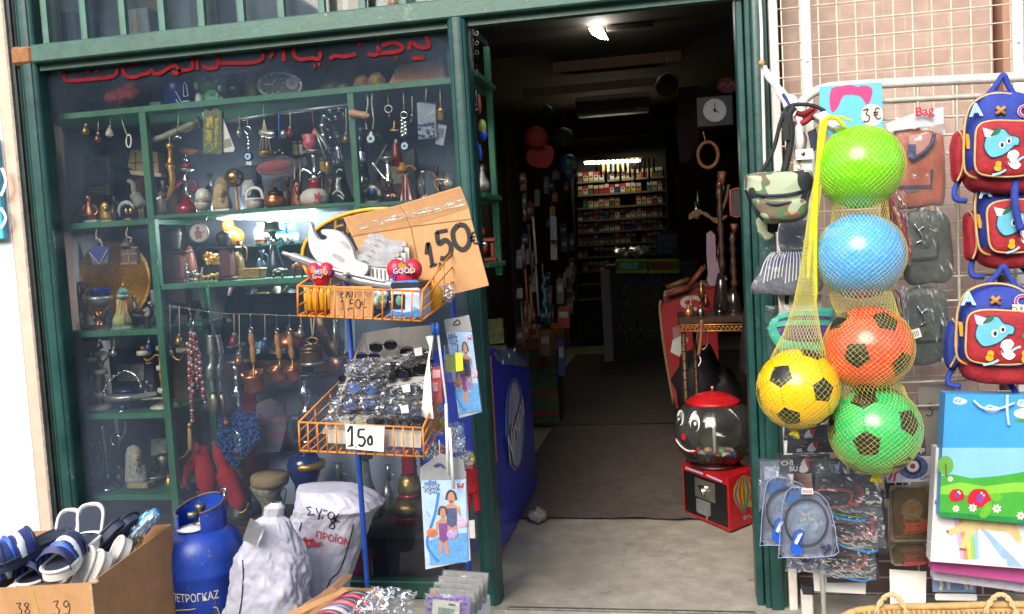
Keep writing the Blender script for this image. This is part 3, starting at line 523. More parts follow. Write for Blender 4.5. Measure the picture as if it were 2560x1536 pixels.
t=W('horn_ornament','white curved horn ornament with two gold leaves in the left bay','ornament',318,546,'L2',.18);t.tube('horn',M('#9aa0a2',.4),[(299,535),(298,515),(306,503),(318,500),(330,506),(334,516)],[2,4,6,6,4,1.5],8);t.poly('base',BRASS,[(310,540),(324,538),(324,546),(310,547)],.02);t.lat('leaf',GOLD,[(0,512),(4,518),(3,526),(0,530)],316);t.lat('leaf',GOLD,[(0,512),(4,518),(3,526),(0,530)],327)
t=W('stork_statue','grey long necked bird statue behind the green upright','statue',345,545,'L2',.28);g=MB();t.tube(g,None,[(316,446),(324,444),(332,452),(334,466),(340,484),(350,500),(356,510)],[2,6,6,7,14,15,4],10);t.tube(g,None,[(352,500),(356,520),(358,545)],[6,3,4],6);t.tube(g,None,[(344,500),(350,522),(350,545)],[6,3,4],6);t.put('bird',g,M('#77756c',.7,0,.3,50,.5,90))
t=W('model_house','tan model of a gabled house on a dark stand, behind the upright','model',355,470,None,.36);t.poly('gable',M('#8f7c58',.7,0,.25,30),[(318,408),(328,366),(392,372),(396,424),(350,426)],.06);t.poly('base',M('#a79a80',.7),[(322,418),(350,420),(402,426),(400,434),(352,431),(326,428)],.05,-.004);t.ink('timber',WOODD,[[(338,372),(338,420)],[(322,400),(392,398)]],3,-.001);t.lat('stand',WOODD,[(18,560),(10,440)],360)
t.e.location.z=Z['L2']+.145
t=W('hookah','small hookah with red glass flask and red hose, left of the egg casket','hookah',467,530,'M2',.2)
t.lat('flask',GLRED,[(20,530),(26,522),(23,508),(11,495),(9,484)],467);t.lat('stem',CHROME,[(9,484),(6,478),(9,472),(5,466),(8,452),(9,440),(4,432),(4,420)],467);t.lat('plate',SILVER,[(10,422),(22,418),(22,416),(4,415)],467);t.lat('bowl',RED,[(10,415),(11,405),(9,403)],467);t.tube('hose',M('#7d1d24',.4),[(474,470),(492,466),(486,448),(452,446),(440,462),(420,475),(404,487)],4,8);t.tube('mouthpiece',WHITE,[(404,486),(381,496)],4,8);t.lat('tongs',CHROME,[(2,403),(2,384)],462)
t=W('wooden_top_handle','turned wooden grinder handle above the red flask hookah','handle',474,382,None,.22);t.tube('handle',M('#9a6238',.5,0,.2,30),[(452,375),(470,378),(494,378)],[6,8,5],10);t.tube('shaft',CHROME,[(466,384),(465,402)],2,6)
t=W('egg_casket','white enamel egg casket with gilt band on little feet','casket',508,528,'M2',.19);t.lat('shell',M('#c8c4bc',.25,0,.25,60),[(16,518),(20,505),(20,498)],508);t.lat('lid',M('#cfccc4',.25,0,.3,60),[(20,497),(19,482),(12,468),(0,464)],508);t.lat('gilt_band',GOLD,[(20.5,500),(21.5,498),(20.5,496)],508);[t.tube('foot',SILVER,[(508+q,516),(508+q*1.2,528)],[3,4],6)for q in(-12,12)]
t=W('pharaoh_bust','tan stone pharaoh bust in the middle of the window shelf','figurine',553,527,'M2',.19);pharaoh(t,553,455,527,22,SAND,WHITE)
t=W('standing_statue','tan rounded statue half hidden behind the stone pharaoh','statue',558,525,'M2',.3);t.lat('figure',M('#86785c',.7,0,.3,40,.5,90),[(24,525),(22,500),(16,480),(18,465),(17,445),(10,434),(0,432)],560,sy=.6)
t=W('globe_goblet','gold studded ball on a slim stem, between the pharaoh and the white basket','ornament',590,524,'M2',.18);g=MB();t.ball(g,None,586,440,24);t.put('ball',g,M('#b98b4a',.2,.9,.5,40));t.lat('stem',BRASS,[(12,524),(4,518),(3,490),(5,462)],594);g=MB();[t.ball(g,None,586+15*math.cos(k),437+13*math.sin(k),3.5,-.026,seg=8,rings=6)for k in range(6)];t.put('studs',g,M('#2c5f96',.2))
t=W('white_basket','white china basket with a round handle on the middle shelf','basket',636,520,'M2',.18);t.lat('bowl',M('#b8a9a4',.35,0,.5,70),[(18,520),(22,510),(23,494),(21,494)],636);t.tube('handle',WHITE,[(615,494),(617,478),(627,467),(640,465),(652,472),(658,494)],4,8);t.lat('rim',WHITE,[(23.5,496),(24.5,494),(23.5,491)],636)
t=W('beret','pinkish red beret wrapped in clear film hanging in mid window','beret',688,440,None,.13);g=MB();t.ball(g,None,686,418,(48,30,20),seg=20,rings=12)
for v in g.v:v.z+=(.012 if v.x>0 else-.004)*abs(v.x)*10;v.z*=.9
t.put('beret',g,M('#a3303d',.85,0,.2,60,.5,200));t.tube('band',M('#7d1f2c',.8),[(646,424,-.03),(665,432,-.04),(700,432,-.04),(728,424,-.03)],3,6);g=MB();t.poly(g,None,[(640,420),(660,402),(708,386),(738,400),(762,392),(770,412),(745,420),(735,436),(690,446),(650,442)],.001,-.055);t.put('film',g,CELLO)
t=W('copper_pot','round copper pot with a dark lid on the middle shelf','pot',688,514,'M2',.18);t.lat('pot',COPPER,[(20,514),(27,502),(26,490),(20,484),(21,481)],688,seg=26);t.lat('lid',M('#5a3a26',.35,.8,.3,40),[(22,481),(18,472),(6,468),(5,462),(0,460)],688);t.tube('handle',COPPER,[(662,494),(664,470),(680,452),(694,440)],2,6)
t=W('pharaoh_bust','copper toned pharaoh bust beside the copper pot','figurine',744,512,'M2',.2);pharaoh(t,744,443,512,18,M('#8b6046',.35,.7,.5,60))
t=W('hookah','tall hookah with pink bowl, frosted flask and red camel print','hookah',788,510,'M2',.17)
t.lat('flask',M('#c9bfba',.5,0,.1,30),[(28,510),(36,500),(36,486),(28,474),(17,468)],788,seg=28);t.lat('neck',GLRED,[(16,468),(17,450),(16,448)],788);t.lat('foot',M('#a8423f',.4),[(31,511),(34,505)],788);t.lat('stem',CHROME,[(15,449),(16,436),(11,432),(6,424),(8,410),(7,395),(9,386),(6,380)],788);t.lat('plate',SILVER,[(8,380),(28,376),(28,373),(8,373)],785);t.lat('bowl',M('#b8505a',.4,0,.15,30),[(10,374),(11,366),(18,360),(18,350),(15,346),(20,334),(18,333)],776)
t.tube('valve',CHROME,[(780,432),(770,424),(756,418)],5,8);t.tube('valve',CHROME,[(795,432),(803,424)],4,8)
sc=t.s;f=t.fr(788,489,-.0565);g=MB();g.shape(f,[(a*sc,b*sc)for a,b in((-18,-6),(-15,4),(-10,3),(-6,6),(0,10),(4,4),(10,12),(14,10),(11,2),(9,-12),(6,-12),(5,-4),(0,-5),(-3,-13),(-6,-13),(-5,-3),(-12,-8))],0);t.put('camel_print',g,M('#a0202c',.5))
t=W('hookah','dark glass hookah with silver collar and green ring behind the pink one','hookah',850,498,'M2',.24)
t.lat('flask',GLDARK,[(30,500),(33,488),(18,440),(14,400)],852);t.lat('collar',CHROME,[(14,396),(14,388),(18,382),(12,372),(15,366),(11,358),(13,350)],846);t.lat('stem',M('#4a4f4d',.2,.6),[(7,350),(12,330),(11,322)],846);t.lat('green_ring',M('#2c8f4c',.4),[(9,324),(9,316)],836);t.lat('cap',M('#a8642e',.5),[(6,316),(6,296)],836)
g=MB();f=t.fr(845,470,-.05);[g.stroke(f,[(a*t.s,b*t.s)for a,b in l],3*t.s,0)for l in([(-16,0),(-4,8),(8,2),(14,-8)],[(-12,-12),(0,-4),(12,-14)],[(-4,20),(2,32),(10,40)],[(-2,52),(6,60),(14,56)])];t.put('silver_scrolls',g,M('#a8aca8',.4,.5))
t=W('lighter','small golden lighter standing behind the pink hookah','lighter',820,510,'M2',.12);t.lat('body',GOLD,[(6,435),(6,408),(4,404)],820);t.e.location.z=Z['M2']
for k,(x,y,w,h,c,lab)in enumerate(((738,392,16,28,'#8d7a3c','square brass box on the shelf behind the beret'),(752,392,12,28,'#a7a79b','pale metal canister beside the square brass box'),(806,440,16,30,'#8b7030','brass charm with a blue eye behind the stem of the pink hookah'))):
 t=W('canister',lab,'canister',x,y,None,.33);t.box('body',M(c,.4,.5,.3,50),x-w/2,y-h,x+w/2,y,.03,bev=.004);t.lat('lid',BRASS,[(w*.45,y-h-.5),(w*.4,y-h-6),(2,y-h-8)],x,.015);t.tube('stand',TARN,[(x,y,.015),(x,527,.015)],5,8)
 t.e.location.z+=Z['M2']-P(x,527,.33).z
t=W('hookah','black hookah in the right bay with a shining black ball and silver collar','hookah',912,500,'R2',.24)
t.lat('flask',GLDARK,[(28,500),(30,490),(16,440),(12,396)],912);t.lat('collar',CHROME,[(12,396),(15,388),(11,380),(14,370),(10,362)],905);t.lat('stem',M('#3a3f40',.2,.5),[(6,362),(10,340),(9,318)],902);t.lat('rubber',M('#23484a',.5),[(9,318),(11,312),(9,306)],902);t.ball('ball',BLACKG,944,330,20,-.01)
t=W('hookah','squat hookah with brown glass flask and silver stem in the right bay','hookah',976,500,'R2',.17)
t.lat('flask',M('#3a1712',.1,0,.3,30,coat=.6),[(18,500),(24,492),(23,480),(12,470),(10,455)],976);t.lat('stem',CHROME,[(10,456),(12,444),(7,438),(9,428),(6,420),(8,408),(5,400)],972);t.lat('plate',SILVER,[(6,400),(17,390),(17,387)],968);g=MB();f=t.fr(976,483,-.036);[g.stroke(f,[(a*t.s,b*t.s)for a,b in l],3*t.s,0)for l in([(-14,-2),(-8,4),(-2,-2)],[(0,-3),(4,4),(8,-2)],[(10,4),(11,-4)])];t.put('gilt_script',g,M('#b9a878',.4));t.tube('valve',CHROME,[(966,444),(948,424),(930,400)],[6,4,5],8);t.tube('tongs',SILVER,[(936,410),(966,356)],2.5,6)
t=W('silver_swan','tarnished silver swan shaped bowl with a blue stone','bowl',925,500,'R2',.14);t.tube('body',TARN,[(906,490),(915,470),(935,462),(950,475),(948,494)],[4,12,15,13,5],10);t.tube('neck',TARN,[(910,480),(905,455),(914,438),(920,446)],[5,4,4,2],8);t.ball('stone',M('#2c56a8',.2),929,468,(6,3,8),-.022);t.box('base',TARN,908,492,946,501,.04,-.02)
t=W('draped_dancer','reddish brown draped dancer figure with a tall red hat','figurine',1018,497,'R2',.19);g=MB();n_=28
def skirt(u,v):
 a=2*math.pi*u;r=(.036-.022*v**.8)*(1+.18*math.sin(a*7)*(1-v));return V((r*math.cos(a),r*math.sin(a)*.8,.11*v))
g.surf(skirt,42,8,True);b=t.p(1018,497)
g.v=[q+b for q in g.v];t.put('skirt',g,M('#6e221c',.25,0,.4,30,coat=.5));t.lat('torso',M('#9c6a32',.4),[(13,425),(15,414),(8,408),(6,400)],1006);t.lat('hat',M('#6a1216',.35,0,.25,40),[(14,408),(13,380),(8,354),(3,342)],992,.01);t.lat('hat_tip',M('#b9b4ac',.4),[(4,352),(4,344),(0,340)],990);t.tube('arm',M('#8d4a30',.4),[(1008,414),(1026,408),(1040,418)],[5,4,3],6)
t=W('amber_vase','slim amber glass vase by the right pillar','vase',1066,420,'R2',.3);t.lat('vase',M('#6a2c12',.12,0,.3,30,coat=.5),[(14,500),(16,430),(13,390),(15,362)],1066)
t=W('table_mirror','round table mirror in a brown frame near the right pillar','mirror',1068,478,'R2',.25);t.poly('frame',M('#6d4428',.35,.4,.3,40),circ(1068,438,27,28,36),.012,.004);t.poly('mirror_glass',M('#e8ecf0',.04,1,0),circ(1068,438,22,28,31),.002,0);t.lat('foot',BRASS,[(16,506),(8,480),(5,470)],1068,.01)
t=W('goblet','slim pewter goblet standing in front of the round mirror','goblet',1061,488,'R2',.13);t.lat('foot',M('#a7a29a',.3,.8),[(13,488),(11,480),(3,476)],1061);t.lat('stem',TARN,[(2.5,476),(2.5,428)],1061);t.lat('cup',SILVER,[(3,428),(9,420),(9,416)],1058)
t=W('pocket_watch','open brass pocket watch on its side below the round mirror','watch',1098,478,'R2',.14);t.poly('case',BRASS,circ(1100,472,14,18,12),.012);t.poly('dial',WHITE,circ(1100,472,10,18,9),.001,-.002);t.tube('chain',GOLD,[(1096,460),(1085,440),(1092,430),(1112,432),(1118,448)],2,6)
t=W('silver_teapot','small silver teapot beside the right pillar','teapot',1118,470,'R2',.28);t.lat('pot',SILVER,[(12,460),(18,448),(18,436),(10,424),(4,418),(0,412)],1120);t.tube('spout',SILVER,[(1106,446),(1096,436),(1094,424)],[4,3,2],6);t.e.location.z+=.02
t=W('glass_vase','clear glass flared vase half hidden by the right pillar','vase',1118,410,None,.3);t.lat('vase',tinted('smoke_glass','#707a7c'),[(10,412),(20,395),(12,380)],1118)
t.e.location.z=Z['R2']
t=W('brass_tray','huge round engraved brass tray leaning at the back of the left bay','tray',285,800,'L3',.37)
g=MB();b=t.p(285,690);rr=103*t.s;rot=Matrix.Rotation(R(84),3,'X');g.lathe([(0,0),(rr*.8,0),(rr*.86,.004),(rr*.9,.012),(rr,.016),(rr*1.01,.012),(rr*1.0,.006),(rr*.86,-.004)],b,48,rot)
def tray_mat():
 m=M('#d29a34',.42,.65,.35,8,.4,30).copy();n=m.node_tree;w=n.nodes.new('ShaderNodeTexVoronoi');w.inputs['Scale'].default_value=26;bp=n.nodes.new('ShaderNodeBump');bp.inputs['Strength'].default_value=.7;bp.inputs['Distance'].default_value=.004
 n.links.new(w.outputs[0],bp.inputs['Height']);n.links.new(bp.outputs[0],n.nodes['Principled BSDF'].inputs['Normal']);return m
t.put('tray',g,tray_mat())
t=W('blue_pouch','blue and grey triangular pouch hanging in front of the brass tray','pouch',248,665,None,.1);t.poly('pouch',M('#555a5c',.7,0,.3,40),[(222,628),(228,616),(272,618),(270,658),(232,662)],.02);t.poly('flap',M('#2a2f78',.6,0,.3,30),[(220,628),(238,612),(276,622),(250,660)],.004,-.004);t.ink('trim',M('#b9b3a4',.5),[[(222,630),(249,660),(268,624)]],2,-.0055,n=1);t.tube('cord',STRING,[(242,572),(241,596),(252,605),(258,618)],1.6,5);t.tube('loop',M('#8f8470',.6),[(240,596),(252,602),(256,616)],3,6)
t=W('wooden_lantern','small brown wooden lantern hanging in the left bay','lantern',320,660,None,.11);BW=M('#57463a',.5,0,.35,40)
t.box('body',BW,300,618,342,660,.035,.0);t.lat('roof',BW,[(25,618),(14,606),(6,600),(5,594),(0,590)],320,.018,seg=6);g=MB();[t.box(g,None,a,b_,c,d,.004,-.003,0)for a,b_,c,d in((298,618,344,622),(298,634,344,637),(298,656,344,661),(319,618,323,660))];t.put('bars',g,M('#8d7a66',.5));t.tube('hook',STRING,[(318,568),(316,590),(328,596),(326,606)],2,5)
t=W('incense_burner','silver and copper footed incense burner in front of the brass tray','burner',250,800,'L3',.17)
t.lat('foot',M('#8f5a34',.25,1,.3,40),[(22,815),(20,800),(10,792),(8,770),(12,750)],248);t.lat('bowl',SILVER,[(14,745),(26,735),(32,722),(30,716)],248);t.lat('rim',GLBLUE,[(28,714),(26,706),(32,698),(30,696)],248);t.ball('glow_bead',M('#c98a2c',.2,.5),234,772,(5,5,9));t.box('casket',TARN,196,790,276,828,.1,-.04,.006)
g=MB();f=t.fr(236,809,-.0415);[g.disc(f,-.05+.0125*k,.012-.024*j,.005,.0006,10)for k in range(9)for j in range(2)];t.put('bosses',g,SILVER)
t=W('minaret_bottle','green and sand coloured pottery bottle shaped like a minaret','bottle',305,815,'L3',.16)
t.lat('base',M('#6e7c74',.6,0,.3,40),[(34,826),(30,815),(24,806)],308);t.lat('body',M('#9aa06a',.6,0,.35,40,.3,90),[(24,806),(22,790),(12,770),(9,740)],306);t.lat('gallery',M('#b0a284',.6),[(9,742),(14,736),(13,728)],306);t.lat('dome',M('#52897f',.5,0,.2,30),[(13,729),(12,720),(5,712)],306);t.lat('finial',M('#a8823c',.5),[(3,712),(2,700)],306);g=MB();[t.tube(g,None,[(306+8*q,745,-.016),(306+17*q,800,-.03)],1.6,5)for q in(-1,-.4,.3,.9)];t.put('ribs',g,M('#b4783c',.6));t.lat('blue_rings',M('#3f8d92',.5),[(14.5,737),(14.8,735),(14.5,733)],306)
t=W('rider_statue','dark metal rider figurine on a slanted horse in the left bay','figurine',345,800,'L3',.2);beast(t,'horse',M('#2a2622',.35,.6,.3,40),322,385,740,806,1,.7);t.lat('rider',M('#6d675a',.35,.6,.4,40),[(8,758),(9,748),(5,738),(4,733),(6,726),(5,720),(0,716)],336,sy=.7)
t=W('bronze_goblet','dark bronze goblet with a silver oval medal in the left bay','goblet',370,818,'L3',.13);t.lat('cup',M('#5b4030',.3,.8,.4,40),[(9,826),(7,800),(5,790),(12,780),(14,768)],370);t.poly('medal',SILVER,circ(366,777,8,14,12),.003,-.02)
for k,(x,y0,y1,w,c,lab)in enumerate(((390,740,828,8,'#6d6b66','slim grey vase tucked behind the left upright'),(200,760,800,10,'#5a5348','leaning grey baton at the left edge of the third shelf'))):
 t=W('vase',lab,'vase',x,y1,'L3',.3);t.lat('vase',M(c,.4,.3,.3,40),[(w,y1),(w*1.2,y1-20),(w*.6,(y0+y1)/2),(w*.9,y0+6),(w*.8,y0)],x)
IV=M('#c4beb0',.35,0,.12,30)
t=W('candelabra','brass candelabra with white stone discs at the left of the fourth shelf','candelabra',252,1024,'L4',.2)
t.lat('base',IV,[(32,1026),(32,1018),(20,1012)],250);t.lat('stem',BRASS,[(8,1012),(4,1000),(9,992),(5,984),(5,975),(10,960),(6,945),(9,938)],252);t.lat('disc',IV,[(15,993),(16,988),(15,982)],255);t.lat('disc',IV,[(15,937),(16,931),(15,925)],253);t.tube('arm',BRASS,[(252,926),(250,910),(234,902),(228,906)],3,6);t.tube('arm',BRASS,[(252,926),(258,908),(268,895),(270,888)],3,6);t.lat('cup',IV,[(16,905),(17,899),(15,894)],228);t.lat('cup',IV,[(13,890),(14,885),(13,880)],250,.05);t.lat('cup',IV,[(11,890),(12,886),(11,882)],268,.04);t.lat('candle_socket',BRASS,[(7,894),(8,882)],228)
t=W('candelabra','wide brass candelabra with white discs straddling the left upright','candelabra',412,1022,'L4',.22)
t.lat('base',IV,[(36,1026),(34,1018),(18,1010)],414);t.lat('stem',BRASS,[(8,1010),(5,995),(8,985),(4,960),(7,940),(4,925),(4,890)],410);t.lat('disc',IV,[(15,986),(16,980),(15,974)],411);t.lat('disc',IV,[(15,930),(16,924),(15,918)],408);t.tube('arm',BRASS,[(408,905),(392,892),(376,904),(364,905),(360,895)],2.6,6);t.tube('arm',BRASS,[(408,905),(426,890),(440,902),(452,904),(458,890)],2.6,6);t.tube('scroll',BRASS,[(372,904),(366,914),(378,912)],2,6)
for x,y in((360,893),(408,880),(459,886)):t.lat('cup',IV,[(16,y),(17,y-6),(16,y-12)],x)
for x,y in((360,881),(459,872)):t.lat('candle_socket',BRASS,[(6,y),(10,y-12)],x)
t=W('glass_basket','blue glass basket in a silver openwork stand with a twisted handle','basket',306,1030,'L4',.15)
t.lat('foot',CHROME,[(14,1032),(12,1028),(4,1024)],307);t.lat('blue_bowl',GLBLUE,[(8,1024),(24,1016),(46,1000),(48,992)],307,sy=.6);t.lat('openwork_rim',SILVER,[(46,1004),(50,996),(49,990)],307,sy=.6)
t.tube('handle',CHROME,[(262,996),(262,975),(275,955),(292,940),(312,931),(335,939),(348,955),(354,975)],3,8);g=MB()
hp=spline([t.p(*a)for a in((262,996),(262,975),(275,955),(292,940),(312,931),(335,939),(348,955),(354,975))],3)
for q in hp[::2]:g.ball(q,4.4*t.s,8,6)
t.put('handle_beads',g,CHROME);t.ball('blue_dish',GLBLUE,312,980,(30,20,8),.06)
t=W('fish_knife','broad silver serving knife lying across the glass basket','knife',380,995,'L4',.12);t.poly('blade',SILVER,[(318,990),(350,976),(388,971),(392,980),(350,988)],.003);t.tube('grip',SILVER,[(352,992),(400,988),(440,992)],[3,4,3],6);t.e.location.z=Z['L4']+.045
t=W('candlestick','tall slim silver candlestick with ring handles on the bottom shelf','candlestick',272,1225,'L5',.18)
t.lat('base',CHROME,[(30,1226),(28,1220),(12,1210),(5,1196)],274);t.lat('stem',CHROME,[(5,1197),(3.5,1150),(4,1120),(6,1110),(3,1100),(4,1080),(6,1072),(8,1066)],270,tilt=-.02);t.tube('ring',CHROME,circ(240,1118,12,18,13),2,6,True);t.tube('ring',CHROME,circ(290,1104,12,18,13),2,6,True);t.tube('arm',SILVER,[(314,1058),(314,1080),(308,1095),(296,1106)],[3,3,2,2],6)
t=W('pharaoh_bust','large pale plaster pharaoh head on the bottom shelf of the left bay','figurine',342,1228,'L5',.17);pharaoh(t,342,1116,1228,30,M('#8f8f8a',.6,0,.4,40,.5,80),M('#9a8a62',.6),M('#a49a80',.6))
t=W('silver_goblet','dull silver cup and saucer at the foot of the left upright','goblet',408,1225,'L5',.25);t.lat('cup',TARN,[(10,1200),(18,1180),(20,1152),(18,1150)],415);t.lat('saucer',SILVER,[(18,1216),(34,1204),(35,1202)],392);t.lat('foot',GOLD,[(12,1230),(9,1218),(4,1200)],425)
t=W('picture_disc','round white badge with a lute player, hung over the lower shelf','disc',497,608,None,.12);t.poly('disc',M('#a9a6a0',.5,0,.08,20),circ(497,583,24,30),.006);f=t.fr(497,583,-.001);g=MB();s_=t.s
g.disc(f,-2*s_,12*s_,5*s_,.0004,10);g.shape(f,[(a*s_,b*s_)for a,b in((-10,-10),(-12,2),(-4,8),(6,4),(8,-10),(4,-16),(-2,-12),(-6,-18))],.0003);g.stroke(f,[(-8*s_,-4*s_),(16*s_,3*s_)],3*s_,.0006);t.put('lute_player',g,M('#8d5f54',.6));t.ink('rim_line',M('#5f5a56',.5),[circ(497,583,23,30)],1.6,-.0012,closed=True,n=1)
t.tube('wire',TARN,[(512,562),(516,540)],1.5,5)
for cx,y0,y1,yb,w,lab in((438,560,622,700,18,'black head on a brown pedestal, left one of two on the lower shelf'),(560,575,615,697,18,'black head on a brown pedestal right of the gold chest')):
 t=W('head_on_pedestal',lab,'figurine',cx,yb+3,'M3',.2);t.lat('head',M('#1c1b1a',.5,0,.3,30),[(15,y1),(14,y1-8),(20,y0+22),(17,y0+8),(0,y0)],cx,sy=.9);t.box('capital',M('#3a2a26',.5),cx-26,y1+1,cx+30,y1+7,.06,-.03);t.box('column',M('#4f2c25',.45,0,.25,20),cx-13,y1+8,cx+15,yb-6,.05,-.025);t.box('foot',M('#4a2a24',.5),cx-20,yb-5,cx+24,yb+3,.06,-.03)
t=W('gold_chest','little golden treasure chest between the two pedestals','chest',530,665,None,.26);g=MB();t.box(g,None,510,645,550,664,.05);t.tube(g,None,[(510,644,.025),(550,644,.025)],9,12);rnd=random.Random(8);[t.ball(g,None,512+rnd.random()*36,632+rnd.random()*30,4,-.002,seg=8,rings=6)for k in range(22)];t.put('chest',g,GOLD);t.box('stand',BLACK,508,666,552,700,.05);t.e.location.z+=Z['M3']-P(530,703,.26).z
def zoo(name,lab,x0,x1,y0,y1,mat,head=1,neck=.5,trunk=0,Y=.14,z='M3',hump=0,grp=None):
 t=W(name,lab,'figurine',(x0+x1)/2,y1,z,Y,grp);beast(t,name,mat,x0,x1,y0,y1,head,neck,hump,trunk)
zoo('horse_figurine','bright silver horse figurine at the front of the lower shelf',462,490,656,705,CHROME,-1,.7)
zoo('horse_figurine','smaller silver horse figurine right of the bright one',488,508,666,704,SILVER,1,.7)
zoo('elephant_figurine','golden elephant figurine, left of the gold pair on the lower shelf',503,524,678,703,GOLD,-1,.0,1)
zoo('elephant_figurine','golden elephant figurine, right of the gold pair on the lower shelf',524,546,672,702,GOLD,1,.0,1)
zoo('camel_figurine','brown camel figurine at the right end of the lower shelf',728,766,645,695,M('#7a4a30',.4,.3,.3,40),1,.8,0,.14,None,.6)
t=W('turtle_figurine','grey metal turtle figurine beside the brown camel','figurine',698,694,None,.14);g=MB();t.ball(g,None,698,680,(18,14,10));t.ball(g,None,716,676,(5,5,4));[t.tube(g,None,[(a,684,q),(a-3,694,q)],4,6)for a in(686,708)for q in(-.012,.012)];t.put('turtle',g,TARN)
t=W('brass_box','engraved brass box on the right part of the lower shelf','box',624,697,None,.17);t.box('box',M('#8d7442',.4,.6,.5,70,.3,90),594,674,652,697,.06);t.box('lid',M('#9c8650',.4,.6,.5,70),592,671,654,676,.064,-.002)
g=MB();beast(t,g,None,610,648,650,671,1,.4);t.put('horses',g,COPPER)
for k,(x0,y0,x1,y1,c,lab)in enumerate(((638,562,668,610,'#cfc4ae','cream jar with a red label under the tube lamp'),(664,556,688,600,'#b9b3a6','pale bottle beside the cream jar'),(690,552,720,612,'#1f4fa8','blue bottle with a white label, left of the pair'),(722,550,748,610,'#2a62b8','blue bottle with a white label, right of the pair'))):
 t=W('bottle',lab,'bottle',(x0+x1)/2,y1,None,.42);w=(x1-x0)/2;cx=(x0+x1)/2
 t.lat('bottle',M(c,.35),[(w,y1),(w,y0+14),(w*.6,y0+6)],cx);t.lat('cap',WHITE,[(w*.62,y0+6),(w*.62,y0-4),(0,y0-5)],cx);t.lat('label',M('#8d2f28' if k==0 else '#d8d8d2',.6),[(w*1.02,y1-6),(w*1.02,y0+34)],cx)
t=W('glass_ledge','glass ledge holding the bottles under the tube lamp','shelf',640,612,None,.42);t.box('ledge',tinted('green_glass','#9ab8aa'),470,611,770,616,.14,-.02,.001)
for x,y,r,c,lab in((568,598,26,'#b07a24','yellow brass vessel with a striped dome behind the pedestal'),(552,570,16,'#d0902c','orange topped bottle left of the striped vessel')):
 t=W('vessel',lab,'vessel',x+20,y+22,None,.43);t.lat('vessel',M(c,.3,.4,.6,9),[(r*.5,y+20),(r*.9,y+5),(r,y-8),(r*.7,y-22),(r*.2,y-30),(0,y-34)],x+20)
t=W('hookah','small hookah with a teal hose and green cup beside the tube lamp','hookah',688,690,None,.2);t.lat('base',M('#31444f',.2,0,.3,30),[(22,690),(20,670),(12,640),(8,620)],690);t.lat('collar',CHROME,[(8,622),(12,612),(6,600)],688);t.lat('cup',M('#6b8078',.4),[(6,600),(8,592),(20,584),(18,566),(22,564)],682);t.lat('plate',SILVER,[(8,590),(30,586),(30,583)],682);t.tube('hose',M('#2f7d78',.4),[(690,612),(704,604),(708,618),(692,630),(688,660)],4,8);t.e.location.z+=Z['M3']-P(688,703,.2).z
t=W('hanging_wire','thin wire sagging across the lower window','wire',560,790,None,.14);t.tube('wire',TARN,[(400,756),(470,772),(560,784),(640,786),(760,790),(960,780)],1.6,5)
zoo('elephant_figurine','dark bronze elephant on the little shelf right of the left upright',412,500,738,808,M('#1d1a18',.3,.5,.3,30),1,.0,1,.33,None)
t=W('bead_strings','strings of red and clear beads hanging on a wire hook, yellow tassel below','beads',482,1140,None,.12);t.tube('hook',CHROME,[(472,770),(478,795),(474,800),(476,825)],2,5);t.tube('hook',CHROME,[(484,800),(482,826)],2,5)
rnd=random.Random(11);gr,gc=MB(),MB()
for x0,ya,yb,lean in((478,832,1060,4),(490,840,1015,24),(484,836,980,12),(470,860,1060,12)):
 n_=int((yb-ya)/8)
 for i in range(n_):
  u=i/n_;(t.ball)(gr if(i//1)%2 else gc,None,x0+lean*u+rnd.uniform(-2,2),ya+(yb-ya)*u,rnd.uniform(4,6.5),rnd.uniform(-.01,.01),seg=8,rings=6)
t.put('red_beads',gr,M('#8d1a1c',.15,0,.3,60));t.put('clear_beads',gc,M('#b4aba6',.15,.3,.3,60));t.lat('tassel',M('#b59a5c',.8,0,.3,80),[(8,1124),(5,1085),(4,1068)],478);t.lat('tassel_cap',BRASS,[(5,1070),(8,1062),(4,1056)],476);t.tube('gilt_end',GOLD,[(474,1120),(462,1140),(446,1148)],2.5,6)
for dx,lab in((0,'ornate silver serving spoon hanging in front with an engraved bowl'),(20,'second ornate silver spoon hanging just behind the engraved one')):
 t=W('serving_spoon',lab,'spoon',534+dx,1042,None,.12+dx*.002);t.tube('handle',SILVER,[(526+dx*.8,838),(528+dx,870),(530+dx,900),(526+dx,930),(530+dx,960),(533+dx,980)],[9,10,7,11,5,5],10);t.ball('bowl',M('#8d8a72',.35,.8,.4,60),534+dx,1012,(13,8,30));t.tube('hook',CHROME,[(522,778),(526,800),(530+dx*.4,836)],2,5)
t=W('yarn_fringe','thick blue knotted yarn fringe hanging behind the spoons','fringe',590,1160,None,.22);g=MB();rnd=random.Random(4)
for k in range(250):
 u=rnd.random();a=rnd.random();x=545+100*a;y=1018+30*abs(a-.5)+u*(60+80*(1-abs(a-.4)*1.8))
 pts=[(x+rnd.uniform(-4,4)+5*math.sin(i*2.2+k),y+i*7,rnd.uniform(-.03,.03))for i in range(4)]
 t.tube(g,None,pts,2.1,4,n=2)
t.put('fringe',g,M('#24549a',.9,0,.35,90));g=MB();[t.ball(g,None,562+2*k,1034+11*k,7,-.035)for k in range(3)];t.put('wooden_beads',g,WOOD)
